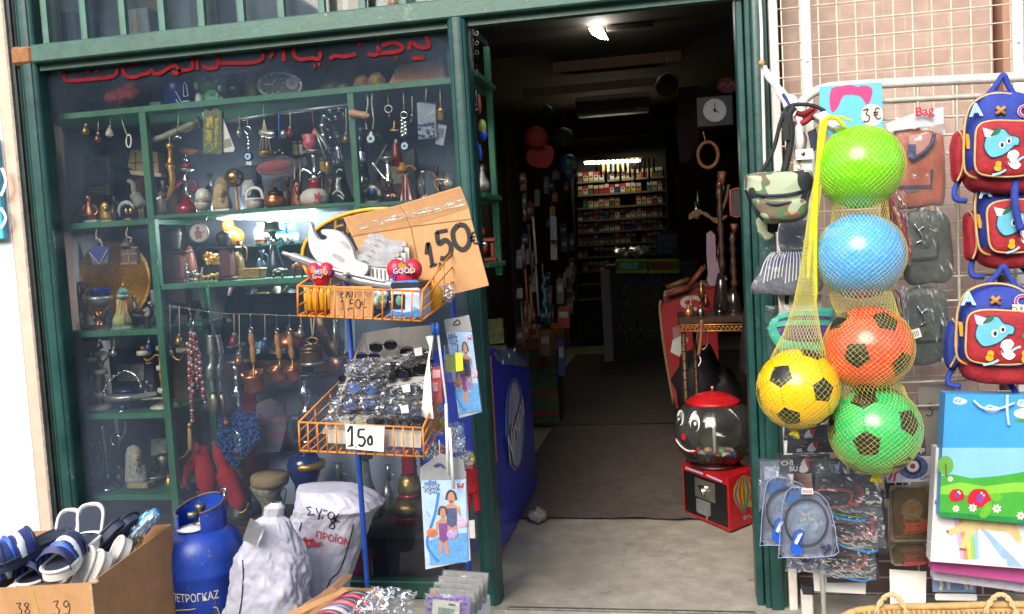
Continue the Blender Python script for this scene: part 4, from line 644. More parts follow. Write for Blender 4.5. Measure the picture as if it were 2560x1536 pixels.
def coffee_pot(lab,hx,y0,y1,px0,py0,px1,py1,r,Y):
 t=W('coffee_pot',lab,'pot',(px0+px1)/2,py1,None,Y,'copper coffee pots hanging in a row');t.tube('handle',M('#b07a48',.5,0,.2,30),[(hx,y0),(hx+2,y0+18),(hx+4,y0+34),(hx+5,y0+44),(hx+7,y1)],[6,8,6.5,8,6.5],10)
 t.tube('shank',BRASS,[(hx+7,y1),(hx+9,py0+6)],3,6);d=[(px0,py1),((px0+px1)/2,(py0+py1)/2),(px1,py0)];g=MB()
 q=[t.p(*d[2],0),t.p(*d[1],-.006),t.p(*d[0],-.02)];ax=(q[2]-q[0]);g2=ax.normalized();rot=V((0,0,1)).rotation_difference(g2).to_matrix();L_=ax.length;s=t.s
 g.lathe([(0,0),(r*s,0),(r*.95*s,L_*.2),(r*.82*s,L_*.7),(r*1.05*s,L_),(r*.98*s,L_),(r*.72*s,L_*.7),(r*.8*s,L_*.15),(0,L_*.1)],q[0],26,rot);t.put('pot',g,COPPER,None);t.tube('hook',CHROME,[(hx-1,786),(hx,812),(hx,y0-6)],1.8,5);t.tube('eye',CHROME,circ(hx,y0-8,5,12),1.6,5,True)
coffee_pot('largest copper coffee pot, left of three hanging by wooden handles',627,832,908,630,978,640,932,28,.11)
coffee_pot('middle copper coffee pot of the hanging three, tipped to the left',692,835,896,686,950,706,918,19,.13)
coffee_pot('right copper coffee pot of the hanging three, beside the copper casket',724,836,896,726,950,742,918,18,.12)
t=W('copper_casket','round tinned copper casket with a hasp hanging under the upper basket','casket',780,912,None,.14);CT=M('#7c5f4c',.35,.9,.4,50,.3,100);t.lat('box',CT,[(28,912),(29,908),(28,880),(29,876)],780);t.lat('lid',CT,[(30,875),(29,868),(18,861),(0,858)],780);t.lat('tin_rim',SILVER,[(30,912),(31,908),(30,904)],780);t.poly('hasp',TARN,[(770,876),(776,876),(776,892),(770,892)],.004,-.042);t.tube('handle',BRASS,circ(781,852,13,14,8),2,6,True);t.tube('cord',STRING,[(777,795),(781,845)],2,5);t.tube('cord',STRING,[(786,795),(782,845)],2,5)
t=W('copper_mug','engraved copper mug hanging on a chain beside the casket','mug',850,930,None,.15);t.lat('mug',M('#80604e',.35,.9,.5,60,.4,90),[(24,932),(23,910),(25,894),(22,893)],848);t.tube('chain',TARN,[(842,798),(846,850),(840,890)],3,6);t.tube('strap',SILVER,[(836,800),(838,880)],4,6)
t=W('curved_tray','dark curved pewter tray hanging behind the upper basket','tray',800,880,None,.3);t.tube('tray',M('#6d5648',.25,.9,.4,20),[(800,780),(812,830),(838,870),(870,886)],[26,30,28,14],16)
t=W('teal_panel','pale turquoise board hanging beside the blue pole','board',880,880,None,.25);t.poly('board',M('#6f9aa0',.5,0,.1,10),[(862,800),(888,798),(888,878),(862,880)],.01)
REDC=M('#a01420',.85,0,.25,40,.4,120)
def claw(lab,pts,r,Y):
 t=W('red_cloth',lab,'cloth',pts[-1][0],pts[-1][1],None,Y);g=MB();t.tube(g,None,pts,r,10)
 x,y=pts[-2];t.put('cloth',g,REDC);return t
t=claw('red felt cloth with drooping points, left of the pair behind the gas bottle',[(488,1110),(506,1140),(516,1190),(520,1240),(510,1275)],[7,22,26,20,6],.2);t.tube('point',REDC,[(500,1140),(478,1165),(466,1200),(472,1225)],[16,14,10,2],8)
t=claw('red felt cloth with drooping points, right of the pair behind the gas bottle',[(534,1105),(552,1150),(572,1200),(592,1240),(604,1290)],[5,14,26,22,4],.2);t.tube('point',REDC,[(576,1210),(560,1245),(552,1270)],[18,14,4],8)
t=W('board','pale blue white board standing behind the hookahs on the deck','board',840,1312,None,.44);t.box('board',M('#8a94aa',.6,0,.08,5),618,1128,1062,1330,.02)
t=W('red_backcloth','dark red cloth hanging behind the blue yarn','cloth',640,1200,None,.42);t.poly('cloth',M('#7a1420',.9,0,.3,12,.5,20),[(600,960),(628,970),(668,1090),(672,1230),(600,1235)],.01)
t=W('plaque','grey glass plaque with reversed dark red lettering behind the coffee pots','plaque',690,1130,None,.3);t.poly('plaque',M('#55505f',.4,0,.2,10),[(640,1010),(672,996),(712,1010),(716,1070),(700,1130),(644,1132)],.01);g=MB();f=t.fr(684,1062,-.002);f.u=-f.u;g.text(f,'Honda',34*t.s,0,0,-.001);g.text(f,'Centre',34*t.s,0,-34*t.s,-.001);t.put('lettering',g,M('#7a2434',.5))
t=W('copper_tray','long brown copper tray hanging level behind the coffee pots','tray',740,950,None,.34);t.poly('tray',M('#6e4a34',.35,.8,.3,12),[(560,905),(900,896),(905,945),(570,958)],.01)
t=W('mirror_panel','mirror panel at the back of the lower window showing the bright street','mirror',640,880,None,.40)
g=MB();g.slab([V((0,0,0))+t.p(548,722),t.p(765,716),t.p(770,880,.0),t.p(552,884,.0)],(0,-1,0),.008)
for v in g.v:v.y+=(v.z-.1)*.45
t.put('mirror_glass',g,M('#c4d2e4',.05,1,0))
t=W('copper_cover','dented copper cover hanging behind the coffee pots','lid',735,860,None,.28);t.lat('lid',COPPER,[(36,868),(34,850),(20,834),(6,826),(4,815)],725)
t=W('djembe_drum','small clay goblet drum with carved pattern beside the white sacks','drum',676,1318,'D',.12)
DR=M('#8f8a78',.7,0,.7,55,.4,80);t.lat('body',DR,[(30,1322),(28,1310),(16,1280),(18,1262),(34,1232),(42,1214)],676,seg=28);t.lat('skin',M('#9c8a68',.8,0,.15,14),[(43,1216),(47,1206),(46,1192),(44,1188),(0,1184)],676,seg=28);g=MB();f=t.fr(676,1230,-.062)
for k in range(6):g.stroke(f,[((-30+11*k)*t.s,8*t.s),((-25+11*k)*t.s,-4*t.s),((-19+11*k)*t.s,8*t.s)],2.5*t.s,.001,1)
t.put('zigzag',g,INK)
def big_hookah(lab,cx,base,parts,Y=.24):
 t=W('hookah',lab,'hookah',cx,base,'D',Y)
 for nm,m,prof in parts:t.lat(nm,m,prof,cx,seg=24)
 return t
SILB=M('#55585a',.25,.7,.7,50,.3,80)
t=big_hookah('tall black and silver hookah behind the blue yarn',604,1330,[('flask',M('#3d4440',.2,.2,.5,40),[(34,1330),(34,1318),(26,1306),(20,1240),(20,1190)]),('collar',CHROME,[(22,1176),(26,1160),(20,1150),(22,1130),(18,1120),(19,1108)]),('cup',SILB,[(20,1190),(24,1176)]),('stem',CHROME,[(8,1108),(6,1060),(12,1046),(6,1040),(20,1020),(12,1008),(8,1000),(14,990),(8,980),(8,965),(14,950)]),('plate',SILVER,[(16,952),(26,944),(34,942),(34,939)])])
t.tube('brass_coil',BRASS,[(590,1312,-.05),(604,1320,-.06),(618,1312,-.05),(624,1296,-.05)],3,6)
t=big_hookah('blue and gold hookah with ribbed silver neck above the right sack',773,1330,[('flask',GLBLUE,[(26,1330),(30,1300),(26,1240),(34,1222),(42,1200),(42,1186),(34,1166),(26,1160)]),('gilt_band',GOLD,[(41.5,1200),(43.2,1192),(42,1184)]),('ribbed_neck',CHROME,[(24,1160),(27,1154),(24,1150),(27,1145),(24,1141),(27,1136),(24,1132),(26,1128)]),('stem',CHROME,[(14,1126),(10,1110),(8,1080),(20,1060),(10,1050),(8,1040),(18,1020),(20,1010),(10,995),(8,985),(14,975)]),('plate',SILB,[(20,976),(50,966),(52,962),(20,960)]),('bowl',GLBLUE,[(12,960),(16,940),(10,915),(14,905)])],.2)
t.tube('hose',M('#2c3448',.4),[(752,1078,-.05),(734,1080,-.05),(730,1110,-.05),(744,1140,-.05),(752,1130,-.05)],10,10);t.tube('hose_end',M('#2c3448',.4),[(795,1150,-.03),(812,1148,-.03),(818,1130,-.02)],7,8)
t=big_hookah('dark flask hookah with silver neck just right of the blue pole',918,1335,[('flask',M('#5d6a62',.15,0,.4,30,coat=.5),[(40,1335),(42,1325),(38,1300),(20,1240),(16,1190)]),('collar',M('#2f3a36',.3),[(18,1190),(20,1175),(17,1165)]),('neck',CHROME,[(14,1165),(20,1158),(14,1152),(16,1140),(18,1130),(14,1120)])],.25)
t=big_hookah('tall red and gold hookah with ridged red neck on the black box',1026,1332,[('base',M('#7a6638',.3,.8,.5,40,.5,60),[(44,1310),(50,1296),(48,1282),(30,1268)]),('foot',GLRED,[(36,1335),(38,1318),(42,1310)]),('red_waist',GLRED,[(30,1268),(28,1258)]),('gold_bulb',M('#a08a52',.3,.8,.5,40,.5,60),[(28,1258),(32,1246),(26,1224),(20,1212)]),('red_neck',GLRED,[(20,1212),(18,1204),(20,1196),(18,1188),(20,1180),(18,1172),(20,1164),(18,1156),(21,1148)]),('silver_neck',CHROME,[(18,1148),(22,1140),(14,1130),(18,1118),(16,1104)])],.18)
t=W('display_box','black box under the dark flask hookah','box',990,1500,None,.16);t.box('box',M('#17171c',.3,0,.2,10),930,1330,1000,1540,.25);t.e.location.z-=.0
t=W('display_box','larger dark maroon box standing under the red and gold hookah','box',1050,1505,None,.1);t.box('box',M('#241216',.3,0,.2,10),970,1338,1125,1545,.25);t.box('rim',M('#3a2226',.35),968,1336,1127,1346,.256,-.003)
t=W('red_stool_cloth','bright red cloth panel hanging at the base of the window beside the blue pole','cloth',900,1500,None,.06);t.poly('cloth',RED,[(868,1388),(926,1386),(926,1476),(868,1480)],.01);g=MB();t.poly(g,None,[(586,1322),(730,1316),(730,1330),(586,1336)],.02,.02);t.put('deck_edge',g,RED)
t=W('oval_sign','oval black sign with a yellow rim and yellow Greek letters on the window','sign',960,700,None,.02)
t.poly('board',M('#101210',.4,0,.2,10),circ(960,640,204,48,118),.006);t.tube('rim',M('#d99a12',.4,0,.08,20),[(a,b,-.004)for a,b in circ(960,640,204,48,118)],5,8,True,smooth=False);g=MB();f=t.fr(868,572,-.002,.16);g.text(f,'Είδη',58*t.s,-44*t.s,-10*t.s,.001,'LEFT',.3,.01);t.put('lettering',g,M('#d99a12',.4,0,.08,20))
DZ=[P(1222,198,.3).z+.012,P(1216,488,.3).z,P(1230,655,.3).z+.003]
t=W('genie_lamp','dull silver long necked jug on the case beside the doorway','jug',1214,485,'R2',.3);t.lat('jug',TARN,[(14,485),(22,472),(22,456),(10,440),(6,425),(8,410)],1208,sy=.6);t.e.location.z=Z['R2']+.014
t=W('wooden_frame_toy','small red wooden frame with a red bell on the case by the doorway','toy',1222,650,None,.3);WR=M('#8d3c22',.45,0,.25,30);t.box('base',WR,1198,640,1240,650,.06);t.box('top',WR,1206,590,1238,600,.05,.005);t.lat('post',WR,[(5,640),(4,632),(6,622),(4,610),(6,600)],1232,.03);t.ball('bell',M('#a81c2c',.25),1208,618,12,.02);t.ball('clear_dome',CHROME,1211,606,9,.02);t.e.location.z=P(1230,655,.3).z+.001
t=W('red_ball','small red ball beside the case in the doorway, above the wooden frame','ball',1206,590,None,.3);t.ball('ball',RED,1203,580,11)
t=W('eye_garland','garland of small eye beads hanging at the top of the doorway case','garland',1185,190,None,.2);g=MB();rnd=random.Random(2)
for k in range(16):t.ball(g,None,1182+8*math.sin(k*2)+k*.3,70+7.4*k,3.5,seg=8,rings=6)
t.put('beads',g,INK);g=MB()
for k in(1,4,7,9,13):t.tube(g,None,circ(1182+10*math.sin(k*2),76+8*k,4.5,10),1.5,5,True)
t.put('eyes',g,SILVER);t.tube('string',STRING,[(1182,46),(1184,190)],1,5)
t=W('charm_bundle','bundle of bright blue and yellow eye charms hanging by the doorway','charms',1200,395,None,.12);t.tube('string',STRING,[(1190,225),(1192,268)],1.3,5);t.tube('ring',WHITE,circ(1188,268,7,14),2,6,True)
for x,y,rx,ry,c in((1198,260,6,26,'#7a3a2c'),(1206,318,11,20,'#6f7f26'),(1208,336,12,16,'#1b2a8c'),(1190,366,9,14,'#1f4f9c'),(1200,382,6,20,'#2348b0'),(1186,300,5,22,'#2a5cae')):t.ball('charm',M(c,.3,0,.2,40),x,y,(rx,6,ry))
t.lat('eye',WHITE,[(8,374),(9,366),(7,358)],1188)
for k,(sh,z,Y,x,y0,y1,w,c,lab)in enumerate((('dome','T',.38,822,96,220,42,'#3a2a22','dark brown domed shell at the back of the top shelf'),('box','T',.4,690,100,228,48,'#7a5a3a','brown cardboard box behind the oval clock'),('box','T',.38,1092,70,192,26,'#70777a','grey upright box at the right back of the top shelf'),('box','T',.38,390,150,262,20,'#30414c','dark slate box behind the small grey box'),('vase','M2',.36,640,440,520,15,'#23364a','dark blue vase behind the white basket'),('vase','M2',.38,525,420,524,13,'#3c3a34','dark vase behind the egg casket'),('vase','M2',.37,718,430,512,14,'#5a4632','brown jug behind the copper pot'),('box','M2',.4,620,400,518,26,'#343c48','slate coloured box at the back of the middle shelf'),('vase','M2',.3,828,440,508,11,'#8b6a2c','brass vase beside the dark glass hookah'),('vase','M2',.36,408,440,535,12,'#5a554a','grey carved post beside the golden dagger'),('vase','R2',.38,945,410,500,16,'#6a5034','copper brown vase behind the silver swan'),('vase','R2',.36,1090,390,480,15,'#3a3230','dark bottle behind the pocket watch'),('box','R2',.4,1000,360,498,40,'#333a42','dark box at the back of the right bay'),('dome','R2',.3,1128,440,490,16,'#9a958a','pewter dome beside the right pillar'),('vase','L3',.34,205,700,815,12,'#4a3a2c','dark bottle at the left edge in front of the tray'),('box','L4',.4,330,880,1010,60,'#2b3240','dark blue box behind the glass basket'),('vase','L4',.34,222,930,1015,10,'#7f8286','pewter beaker behind the left candelabra'),('vase','L5',.34,235,1130,1215,16,'#6b5240','brown pottery jar behind the slim candlestick'),('box','L5',.4,400,1080,1210,34,'#2c2a30','black box behind the dull silver cup'),('vase','M3',.33,600,600,695,14,'#6f5a2c','bronze ewer behind the engraved brass box'),('vase','M3',.3,655,620,690,12,'#3c5064','blue grey flask beside the small teal hookah'),('dome','M3',.36,478,610,700,18,'#6b3a20','brown woven fan behind the silver horse'))):
 t=W('box' if sh=='box' else 'vase',lab,sh if sh!='dome' else 'ornament',x,y1,z,Y);m=M(c,.4,.2 if sh=='vase' else 0,.35,30);h=y1-y0
 if sh=='box':t.box('carton',m,x-w,y0,x+w,y1,.05,-.02);t.area('label',M('#8c8a84',.6,0,.5,40),[[(x-w*.6,y0+h*.3),(x+w*.5,y0+h*.28),(x+w*.5,y0+h*.6),(x-w*.6,y0+h*.62)]],-.0215)
 elif sh=='dome':t.lat('dome',m,[(w*.9,y1),(w,y1-h*.3),(w*.8,y1-h*.7),(w*.4,y1-h*.95),(0,y0)],x);t.lat('rim',M('#8d7a58',.4,.5),[(w*.95,y1),(w*1.05,y1-4),(w*.95,y1-8)],x)
 else:t.lat('body',m,[(w*.6,y1),(w,y1-h*.25),(w*.9,y1-h*.5),(w*.4,y1-h*.72)],x);t.lat('neck',m,[(w*.4,y1-h*.72),(w*.35,y1-h*.88),(w*.6,y0)],x);t.tube('handle',m,[(x+w*.4,y1-h*.85),(x+w*1.1,y1-h*.8),(x+w*1.1,y1-h*.55),(x+w*.8,y1-h*.45)],2,6)
def charm(lab,x,y,c,metal,r,y0,Y=.12):
 t=W('hanging_charm',lab,'charm',x,y+r*1.4,None,Y);t.tube('cord',STRING,[(x,y0),(x+1,y-r)],1.2,5);t.lat('body',M(c,.3,metal,.3,40),[(r*.3,y+r*1.4),(r,y+r*.8),(r*.8,y),(r*.4,y-r*.8),(r*.2,y-r)],x);t.ball('bead',SILVER,x,y-r*1.2,r*.4)
for a in(('brass bell charm hanging left of the bead strings',448,850,'#b08a3c',.7,10,764),('silver drop charm hanging left of the brass bell',425,880,'#b4b4b0',.8,9,760),('red glass drop hanging right of the serving spoons',585,850,'#7d1418',.1,12,786),('copper bell charm between the spoons and the largest coffee pot',598,900,'#a86a44',.8,12,786),('blue glass drop between the largest and middle coffee pots',662,860,'#1c3a8c',.1,10,786),('silver bell charm right of the copper coffee pots',752,830,'#b4b4b0',.8,11,790),('dark bead charm under the third shelf of the left bay',250,862,'#2c2420',.2,9,842),('silver charm hanging over the left candelabra',285,880,'#a8a8a4',.8,8,842),('blue glass charm hanging near the left upright',372,866,'#22408c',.1,9,842),('white shell charm in the upper left bay',275,330,'#b8b4a8',0,10,288),('brass bell charm in the upper left bay near the pillar',215,325,'#a8803a',.7,10,290),('copper drop charm high in the upper left bay',245,345,'#8d5a3c',.7,9,290),('little silver bell charm right of the gilt packet',598,330,'#b0b0ac',.8,8,290),('red glass charm left of the pink hookah bowl',725,330,'#8d1a22',.1,9,282),('brass drop charm right of the hookah hose',865,345,'#a8823c',.7,9,270),('dark iron charm left of the right pillar',1030,300,'#3a3a3c',.5,9,240)):charm(*a)
for k,(x,z,y0,y1,w,c,m_,lab)in enumerate(((205,'L4',965,1020,9,'#a8a8a4',.8,'small silver jug at the left end of the fourth shelf'),(330,'L4',985,1024,8,'#b08a44',.7,'tiny brass pot right of the glass basket foot'),(370,'L4',960,1022,9,'#8d8d90',.8,'pewter vase left of the upright on the fourth shelf'),(225,'L5',1175,1228,10,'#8a6a4a',.3,'clay pot at the left end of the bottom shelf'),(300,'L5',1185,1230,8,'#b4b4b2',.8,'silver salt pot between candlestick and pharaoh head'),(386,'L5',1180,1230,9,'#a8823c',.7,'brass jug right of the pharaoh head'),(455,'D',1240,1325,20,'#6d6258',.3,'grey clay jug on the deck beside the left upright'),(500,'D',1262,1326,17,'#8d5a3a',.7,'copper pot low on the deck behind the gas bottle'),(640,'D',1240,1322,16,'#3a4a5c',.1,'slate blue flask on the deck left of the drum'),(700,'D',1230,1322,15,'#8a8c8c',.8,'silver urn on the deck right of the drum'),(850,'D',1190,1322,20,'#4a5c52',.1,'green grey glass flask on the deck left of the blue pole'),(975,'D',1200,1325,15,'#8d8f90',.8,'pewter pitcher on the deck between the tall hookahs'),(1085,'D',1180,1325,18,'#5c2a20',.1,'red brown glass flask at the right end of the deck'),(190,'L2',505,552,9,'#a8803a',.6,'brass bottle at the left end of the second shelf'),(285,'L2',480,548,8,'#5a4a3c',.2,'brown bottle behind the golden pharaoh bust'),(375,'L3',760,822,8,'#8d8a84',.6,'pewter flask by the upright on the third shelf'),(268,'L3',770,824,8,'#4a6a7c',.1,'blue grey bottle between the burner and the minaret bottle'))):
 t=W('vase',lab,'vase',x,y1,z,.24+.02*(k%3));m=M(c,.3,m_,.35,30);h=y1-y0;t.lat('body',m,[(w*.5,y1),(w,y1-h*.2),(w*.95,y1-h*.4),(w*.4,y1-h*.68)],x);t.lat('neck',m,[(w*.4,y1-h*.68),(w*.3,y1-h*.85),(w*.55,y0)],x);t.tube('handle',m,[(x+w*.4,y1-h*.8),(x+w*1.15,y1-h*.74),(x+w*.9,y1-h*.4)],1.8,6)
DG={'1':[[(0,.75),(.22,1),(.22,0)],[(0,0),(.42,0)]],'5':[[(.5,1),(.12,1),(.06,.55),(.3,.62),(.5,.42),(.42,.1),(.15,0),(0,.1)]],'0':[[(.28,1),(.05,.8),(0,.45),(.1,.08),(.3,0),(.52,.2),(.56,.6),(.45,.92),(.28,1)]],'3':[[(.05,.95),(.45,1),(.25,.62),(.48,.4),(.38,.05),(.1,0),(0,.12)]],'8':[[(.5,.85),(.25,1),(.08,.8),(.3,.55),(.5,.25),(.28,0),(.05,.2),(.25,.5),(.5,.85)]],'9':[[(.48,.75),(.25,1),(.03,.75),(.2,.5),(.48,.75),(.48,.3),(.3,0),(.1,.05)]],'6':[[(.45,1),(.12,.6),(.02,.25),(.25,0),(.48,.2),(.3,.45),(.05,.3)]],',':[[(.08,.1),(.1,-.05),(0,-.2)]],'.':[[(0,.02),(.05,.02)]],'e':[[(.5,.85),(.25,.95),(.08,.5),(.22,.06),(.5,.1)],[(-.05,.6),(.38,.62)],[(-.05,.4),(.34,.42)]],'O':[[(.28,.6),(.02,.4),(.1,.05),(.4,.05),(.5,.4),(.28,.6)]],'L':[[(0,0),(.22,.65),(.45,0)]]}
def hand(g,f,txt,x,y,h,w,d=.0012,sp=.62,sc=None):
 for i,ch in enumerate(txt):
  k=(sc or{}).get(i,1)
  for l in DG.get(ch,[]):g.stroke(f,[(x+a*h*k,y+b*h*k)for a,b in l],w,d,5)
  x+=h*k*(sp if ch not in ',.' else .28)
def crumple(pts,Y,bulge,amp,seed=0,n=14):
 """wrinkled film patch over a photo-pixel quad (tl, tr, br, bl)"""
 g=MB()
 def fn(u,v):
  a=(pts[0][0]*(1-u)+pts[1][0]*u,pts[0][1]*(1-u)+pts[1][1]*u);b=(pts[3][0]*(1-u)+pts[2][0]*u,pts[3][1]*(1-u)+pts[2][1]*u)
  p=P(a[0]*(1-v)+b[0]*v,a[1]*(1-v)+b[1]*v,Y);q=V((u*5,v*5,seed*7.3))
  k=abs(noise.noise(q))+.6*abs(noise.noise(q*2.3))+.35*abs(noise.noise(q*5))
  return p+V((noise.noise(q+V((9,0,0)))*amp*.4,-bulge*math.sin(math.pi*u)*math.sin(math.pi*v)-amp*k,noise.noise(q+V((0,9,0)))*amp*.4))
 g.surf(fn,n,n,sm=False);return g
def wrap(t,part,mat,pts,Y,bulge,amp,seed=0,n=14,label=None):
 g=crumple(pts,Y,bulge,amp,seed,n);g.v=[v-t.o for v in g.v];return t.put(part,g,mat,None,label)
GB=worn('#163a96','#6d6a78',.36,'#26304c',.60,26)
t=T('gas_bottle','blue gas bottle with an open collar and yellow Greek lettering','gas bottle',at=P(510,1500,-.5)*1.0)
t.e.location.z=-.12;ax=P(513,1420,-.5).x;t.o=V((ax,-.5,-.12));t.e.location=t.o;sR=S(513,1420,-.5);Rr=98*sR
zs=P(513,1355,-.5).z+.12;z1=P(513,1455,-.5-Rr).z+.12
g=MB();g.lathe([(Rr*.8,0),(Rr*.98,.03),(Rr,.06),(Rr,z1-.004),(Rr*1.012,z1),(Rr,z1+.006),(Rr*.995,z1+.05),(Rr*.96,z1+.085),(Rr*.84,z1+.125),(Rr*.6,z1+.15),(Rr*.3,z1+.158),(0,z1+.16)],seg=48);t.put('tank',g,GB)
ztop=z1+.16;hc=P(520,1262,-.5).z+.12-ztop;rc=Rr*.62;g=MB()
for r0,r1 in((rc,rc-.004),):
 vs=[];n_=40
 for k in range(n_+1):
  a=R(-62)+R(300)*k/n_;u=k/n_
  hh=hc*(1-.04*math.sin(u*9));z0=ztop-.035
  for r in(r0,r1):
   vs+=[V((r*math.cos(a),r*math.sin(a),z0)),V((r*math.cos(a),r*math.sin(a),ztop+hh+.02*math.cos(a-1)))]
 fs=[]
 for k in range(n_):
  i=4*k;j=i+4;fs+=[[i,j,j+1,i+1],[i+2,i+3,j+3,j+2],[i+1,j+1,j+3,i+3]]
 fs+=[[0,1,3,2],[4*n_,4*n_+2,4*n_+3,4*n_+1]];g.add(vs,fs,False);rim=[vs[4*k+1]+(vs[4*k+3]-vs[4*k+1])*.5 for k in range(n_+1)]
t.put('collar',g,GB);t.put('collar_rim',MB().tube(rim,.0045,6),M('#5a4a4c',.6,.3,.4,40))
g=MB();g.lathe([(.028,ztop-.002),(.03,ztop+.01),(.012,ztop+.014),(.012,ztop+.05),(.018,ztop+.055),(.018,ztop+.075),(0,ztop+.078)],seg=16);g.tube([(0,0,ztop+.04),(-.035,-.03,ztop+.04)],.012,8);t.put('valve',g,M('#6b675c',.4,.8,.4,50));g=MB();g.lathe([(0,ztop+.006),(.05,ztop+.002),(.052,ztop-.002)],c=(-.012,-.045,0),seg=20);t.put('label_disc',g,WHITE)
g=MB();g.tube([rim[14]+V((0,0,.006)),rim[14]+V((.01,-.012,.02)),rim[14]+V((.012,-.02,-.03))],.0025,6);g.tube([rim[14]+V((-.008,-.006,.0)),rim[14]+V((-.008,-.006,.022)),rim[14]+V((.012,-.006,.026)),rim[14]+V((.012,-.006,.004))],.003,6);t.put('chain',g,CHROME)
YEL=M('#c9b04a',.5,0,.2,40)
def cyl(a0,zc):
 def fn(x,y,d):an=a0+x/Rr;return V(((Rr+d)*math.sin(an),-(Rr+d)*math.cos(an),zc+y))
 return fn
a0=math.atan2((CAM.x-ax),2.9)-.42
g=MB();g.text(None,'ΠΕΤΡΟΓΚΑΖ',.040,.012,0,.0012,'CENTER',0,.006,0,.74,fn=cyl(a0,z1-.075));t.put('lettering',g,M('#d0cdb4',.5,0,.2,60))
def wrapf(pts,d=.001):f=cyl(a0,z1-.2);return[f(x,y,d)for x,y in pts]
g=MB();sh=[(-.07,.09),(0,.098),(.09,.09),(.09,-.02),(.07,-.07),(.01,-.12),(-.05,-.07),(-.07,-.02)]
q=spline(wrapf(sh+[sh[0]]),3);g.tube(q,.0022,5);t.put('shield_line',g,YEL)
g=MB()
for poly in([(-.045,.06),(-.02,.03),(-.025,.0),(-.05,-.01),(-.06,.03)],[(-.02,.025),(.0,.065),(.02,.06),(.03,.045),(.02,.035),(.035,.01),(.03,-.02),(.05,-.05),(.03,-.09),(0,-.09),(-.03,-.06),(-.035,-.02)],[(.045,.03),(.07,.035),(.08,.028),(.06,.02)],[(.04,-.02),(.07,-.01),(.075,-.03),(.05,-.03)]):g.flat(wrapf(poly,.0012))
t.put('horse_emblem',g,M('#cfa01c',.5,0,.15,40))
t=T('carton','open cardboard carton of slippers with pencilled sizes 38 and 39','carton',at=(P(120,1460,-1.05).x,-.85,-.12));YB=-1.05
A,B_=P(-60,1474,YB),P(228,1457,YB);Cc=P(428,1312,-.62);zb=-.12
D_=P(60,1330,-.6);z_=lambda p,z:V((p.x,p.y,z))
def panel(a,b,c,d,th=.004):
 n=(b-a).cross(d-a).normalized();g=MB();pts=[a,b,c,d];g.slab(pts,n if n.dot(CAM-a)>0 else-n,th);g.v=[v-t.o for v in g.v];return g
t.put('front_panel',panel(z_(A,zb),z_(B_,zb),B_,A),CARDL);g=panel(z_(B_,zb),z_(Cc,zb),Cc,B_);t.put('side_panel',g,CARD)
t.put('back_panel',panel(z_(D_,zb),z_(Cc,zb),z_(Cc,Cc.z),z_(D_,D_.z)),CARD)
g=MB();f=Fr(A-t.o,B_-A,(0,0,1));L_=(B_-A).length;hw=L_/288
hand(g,f,'38',98*hw,-62*hw,26*hw,2.2*hw,.0015,.75);hand(g,f,'39',190*hw,-66*hw,30*hw,2.2*hw,.0015,.85);t.put('pencilled_sizes',g,M('#3a3330',.8))
g=MB();g.shape(f,[(132*hw,-4*hw),(146*hw,-3*hw),(156*hw,-80*hw),(140*hw,-82*hw)],.0008);t.put('tape',g,M('#b8935c',.35,0,.15,30));g=MB();g.tube([B_-t.o+V((0,-.002,0)),z_(B_,zb)-t.o],.004,6);g.ball(B_-t.o+V((.012,0,.004)),(.016,.01,.008));t.put('torn_corner',g,M('#a8906c',.9,0,.3,60))
def slipper(lab,base,yaw,pitch,L=.26,sole='#d8d4ca',foot='#2c3344',strap='#202a52',stripes=1,closed=False,roll=0,name='slipper',grp='slippers in the carton',noband=False):
 t=T(name,lab,'slipper',at=base,group=grp);w=L*.19
 def out(k):return[(L*x,w*y*k)for x,y in((-.5,0),(-.48,.55),(-.38,.82),(-.2,.78),(0,.72),(.2,.95),(.36,1.0),(.47,.62),(.5,.1),(.48,-.4),(.38,-.85),(.2,-.92),(0,-.75),(-.2,-.78),(-.38,-.82),(-.48,-.55))]
 o=spline(out(1),3,True);g=MB();g.slab([V((p.x,p.y,0))for p in o],(0,0,1),.03);t.put('sole',g,M(sole,.6,0,.1,30))
 o2=spline(out(.84),3,True);g=MB();g.slab([V((p.x*.94,p.y,.002))for p in o2],(0,0,1),.006);t.put('footbed',g,M(foot,.8,0,.2,90,.5,260))
 g=MB();g.tube([V((p.x,p.y,.001))for p in o],.006,6,True);t.put('edge',g,M(sole,.55,0,.1,30))
 if noband:t.e.rotation_euler=(roll,pitch,yaw);return t
 def band(u0,u1,d):
  g=MB()
  def fn(u,v):
   a=math.pi*u;x=L*(-.04+.44*(u0+(u1-u0)*v));ww=w*(1.0+.06*math.sin(math.pi*v))*(.86+.14*v);return V((x,-math.cos(a)*(ww+d),-.006+math.sin(a)**.8*(.074-.016*v+d)))
  g.surf(fn,14,5);return g
 t.put('strap',band(0,1,0),M(strap,.6,0,.15,60,.3,200))
 if stripes:
  t.put('stripe',band(.30,.52,.0022),M('#cfd3dc',.6));t.put('stripe',band(.60,.70,.0022),M('#2c5cc0',.5));t.put('trim',band(.9,1.02,.003),M('#3a3c66',.6));t.put('trim',band(-.02,.08,.003),M('#161d3c',.6))
 t.e.rotation_euler=(roll,pitch,yaw);return t
def at(px,py,Y):return P(px,py,Y)
HP=R(-90)
slipper('white rimmed navy slipper standing heel up, left of the pair at the back',at(158,1366,-.80),R(-84),R(60),.25)
slipper('white rimmed navy slipper standing heel up, right of the pair at the back',at(224,1354,-.78),R(-66),R(60),.26)
slipper('dark navy striped slide at the left edge, upper of two at the left',at(70,1368,-.9),R(-112),R(8),.27,'#2a3040','#1c2436','#26366e')
slipper('dark navy striped slide at the left edge, lower of two at the left',at(34,1420,-.86),R(-112),R(10),.27,'#2a3040','#1c2436','#26366e')
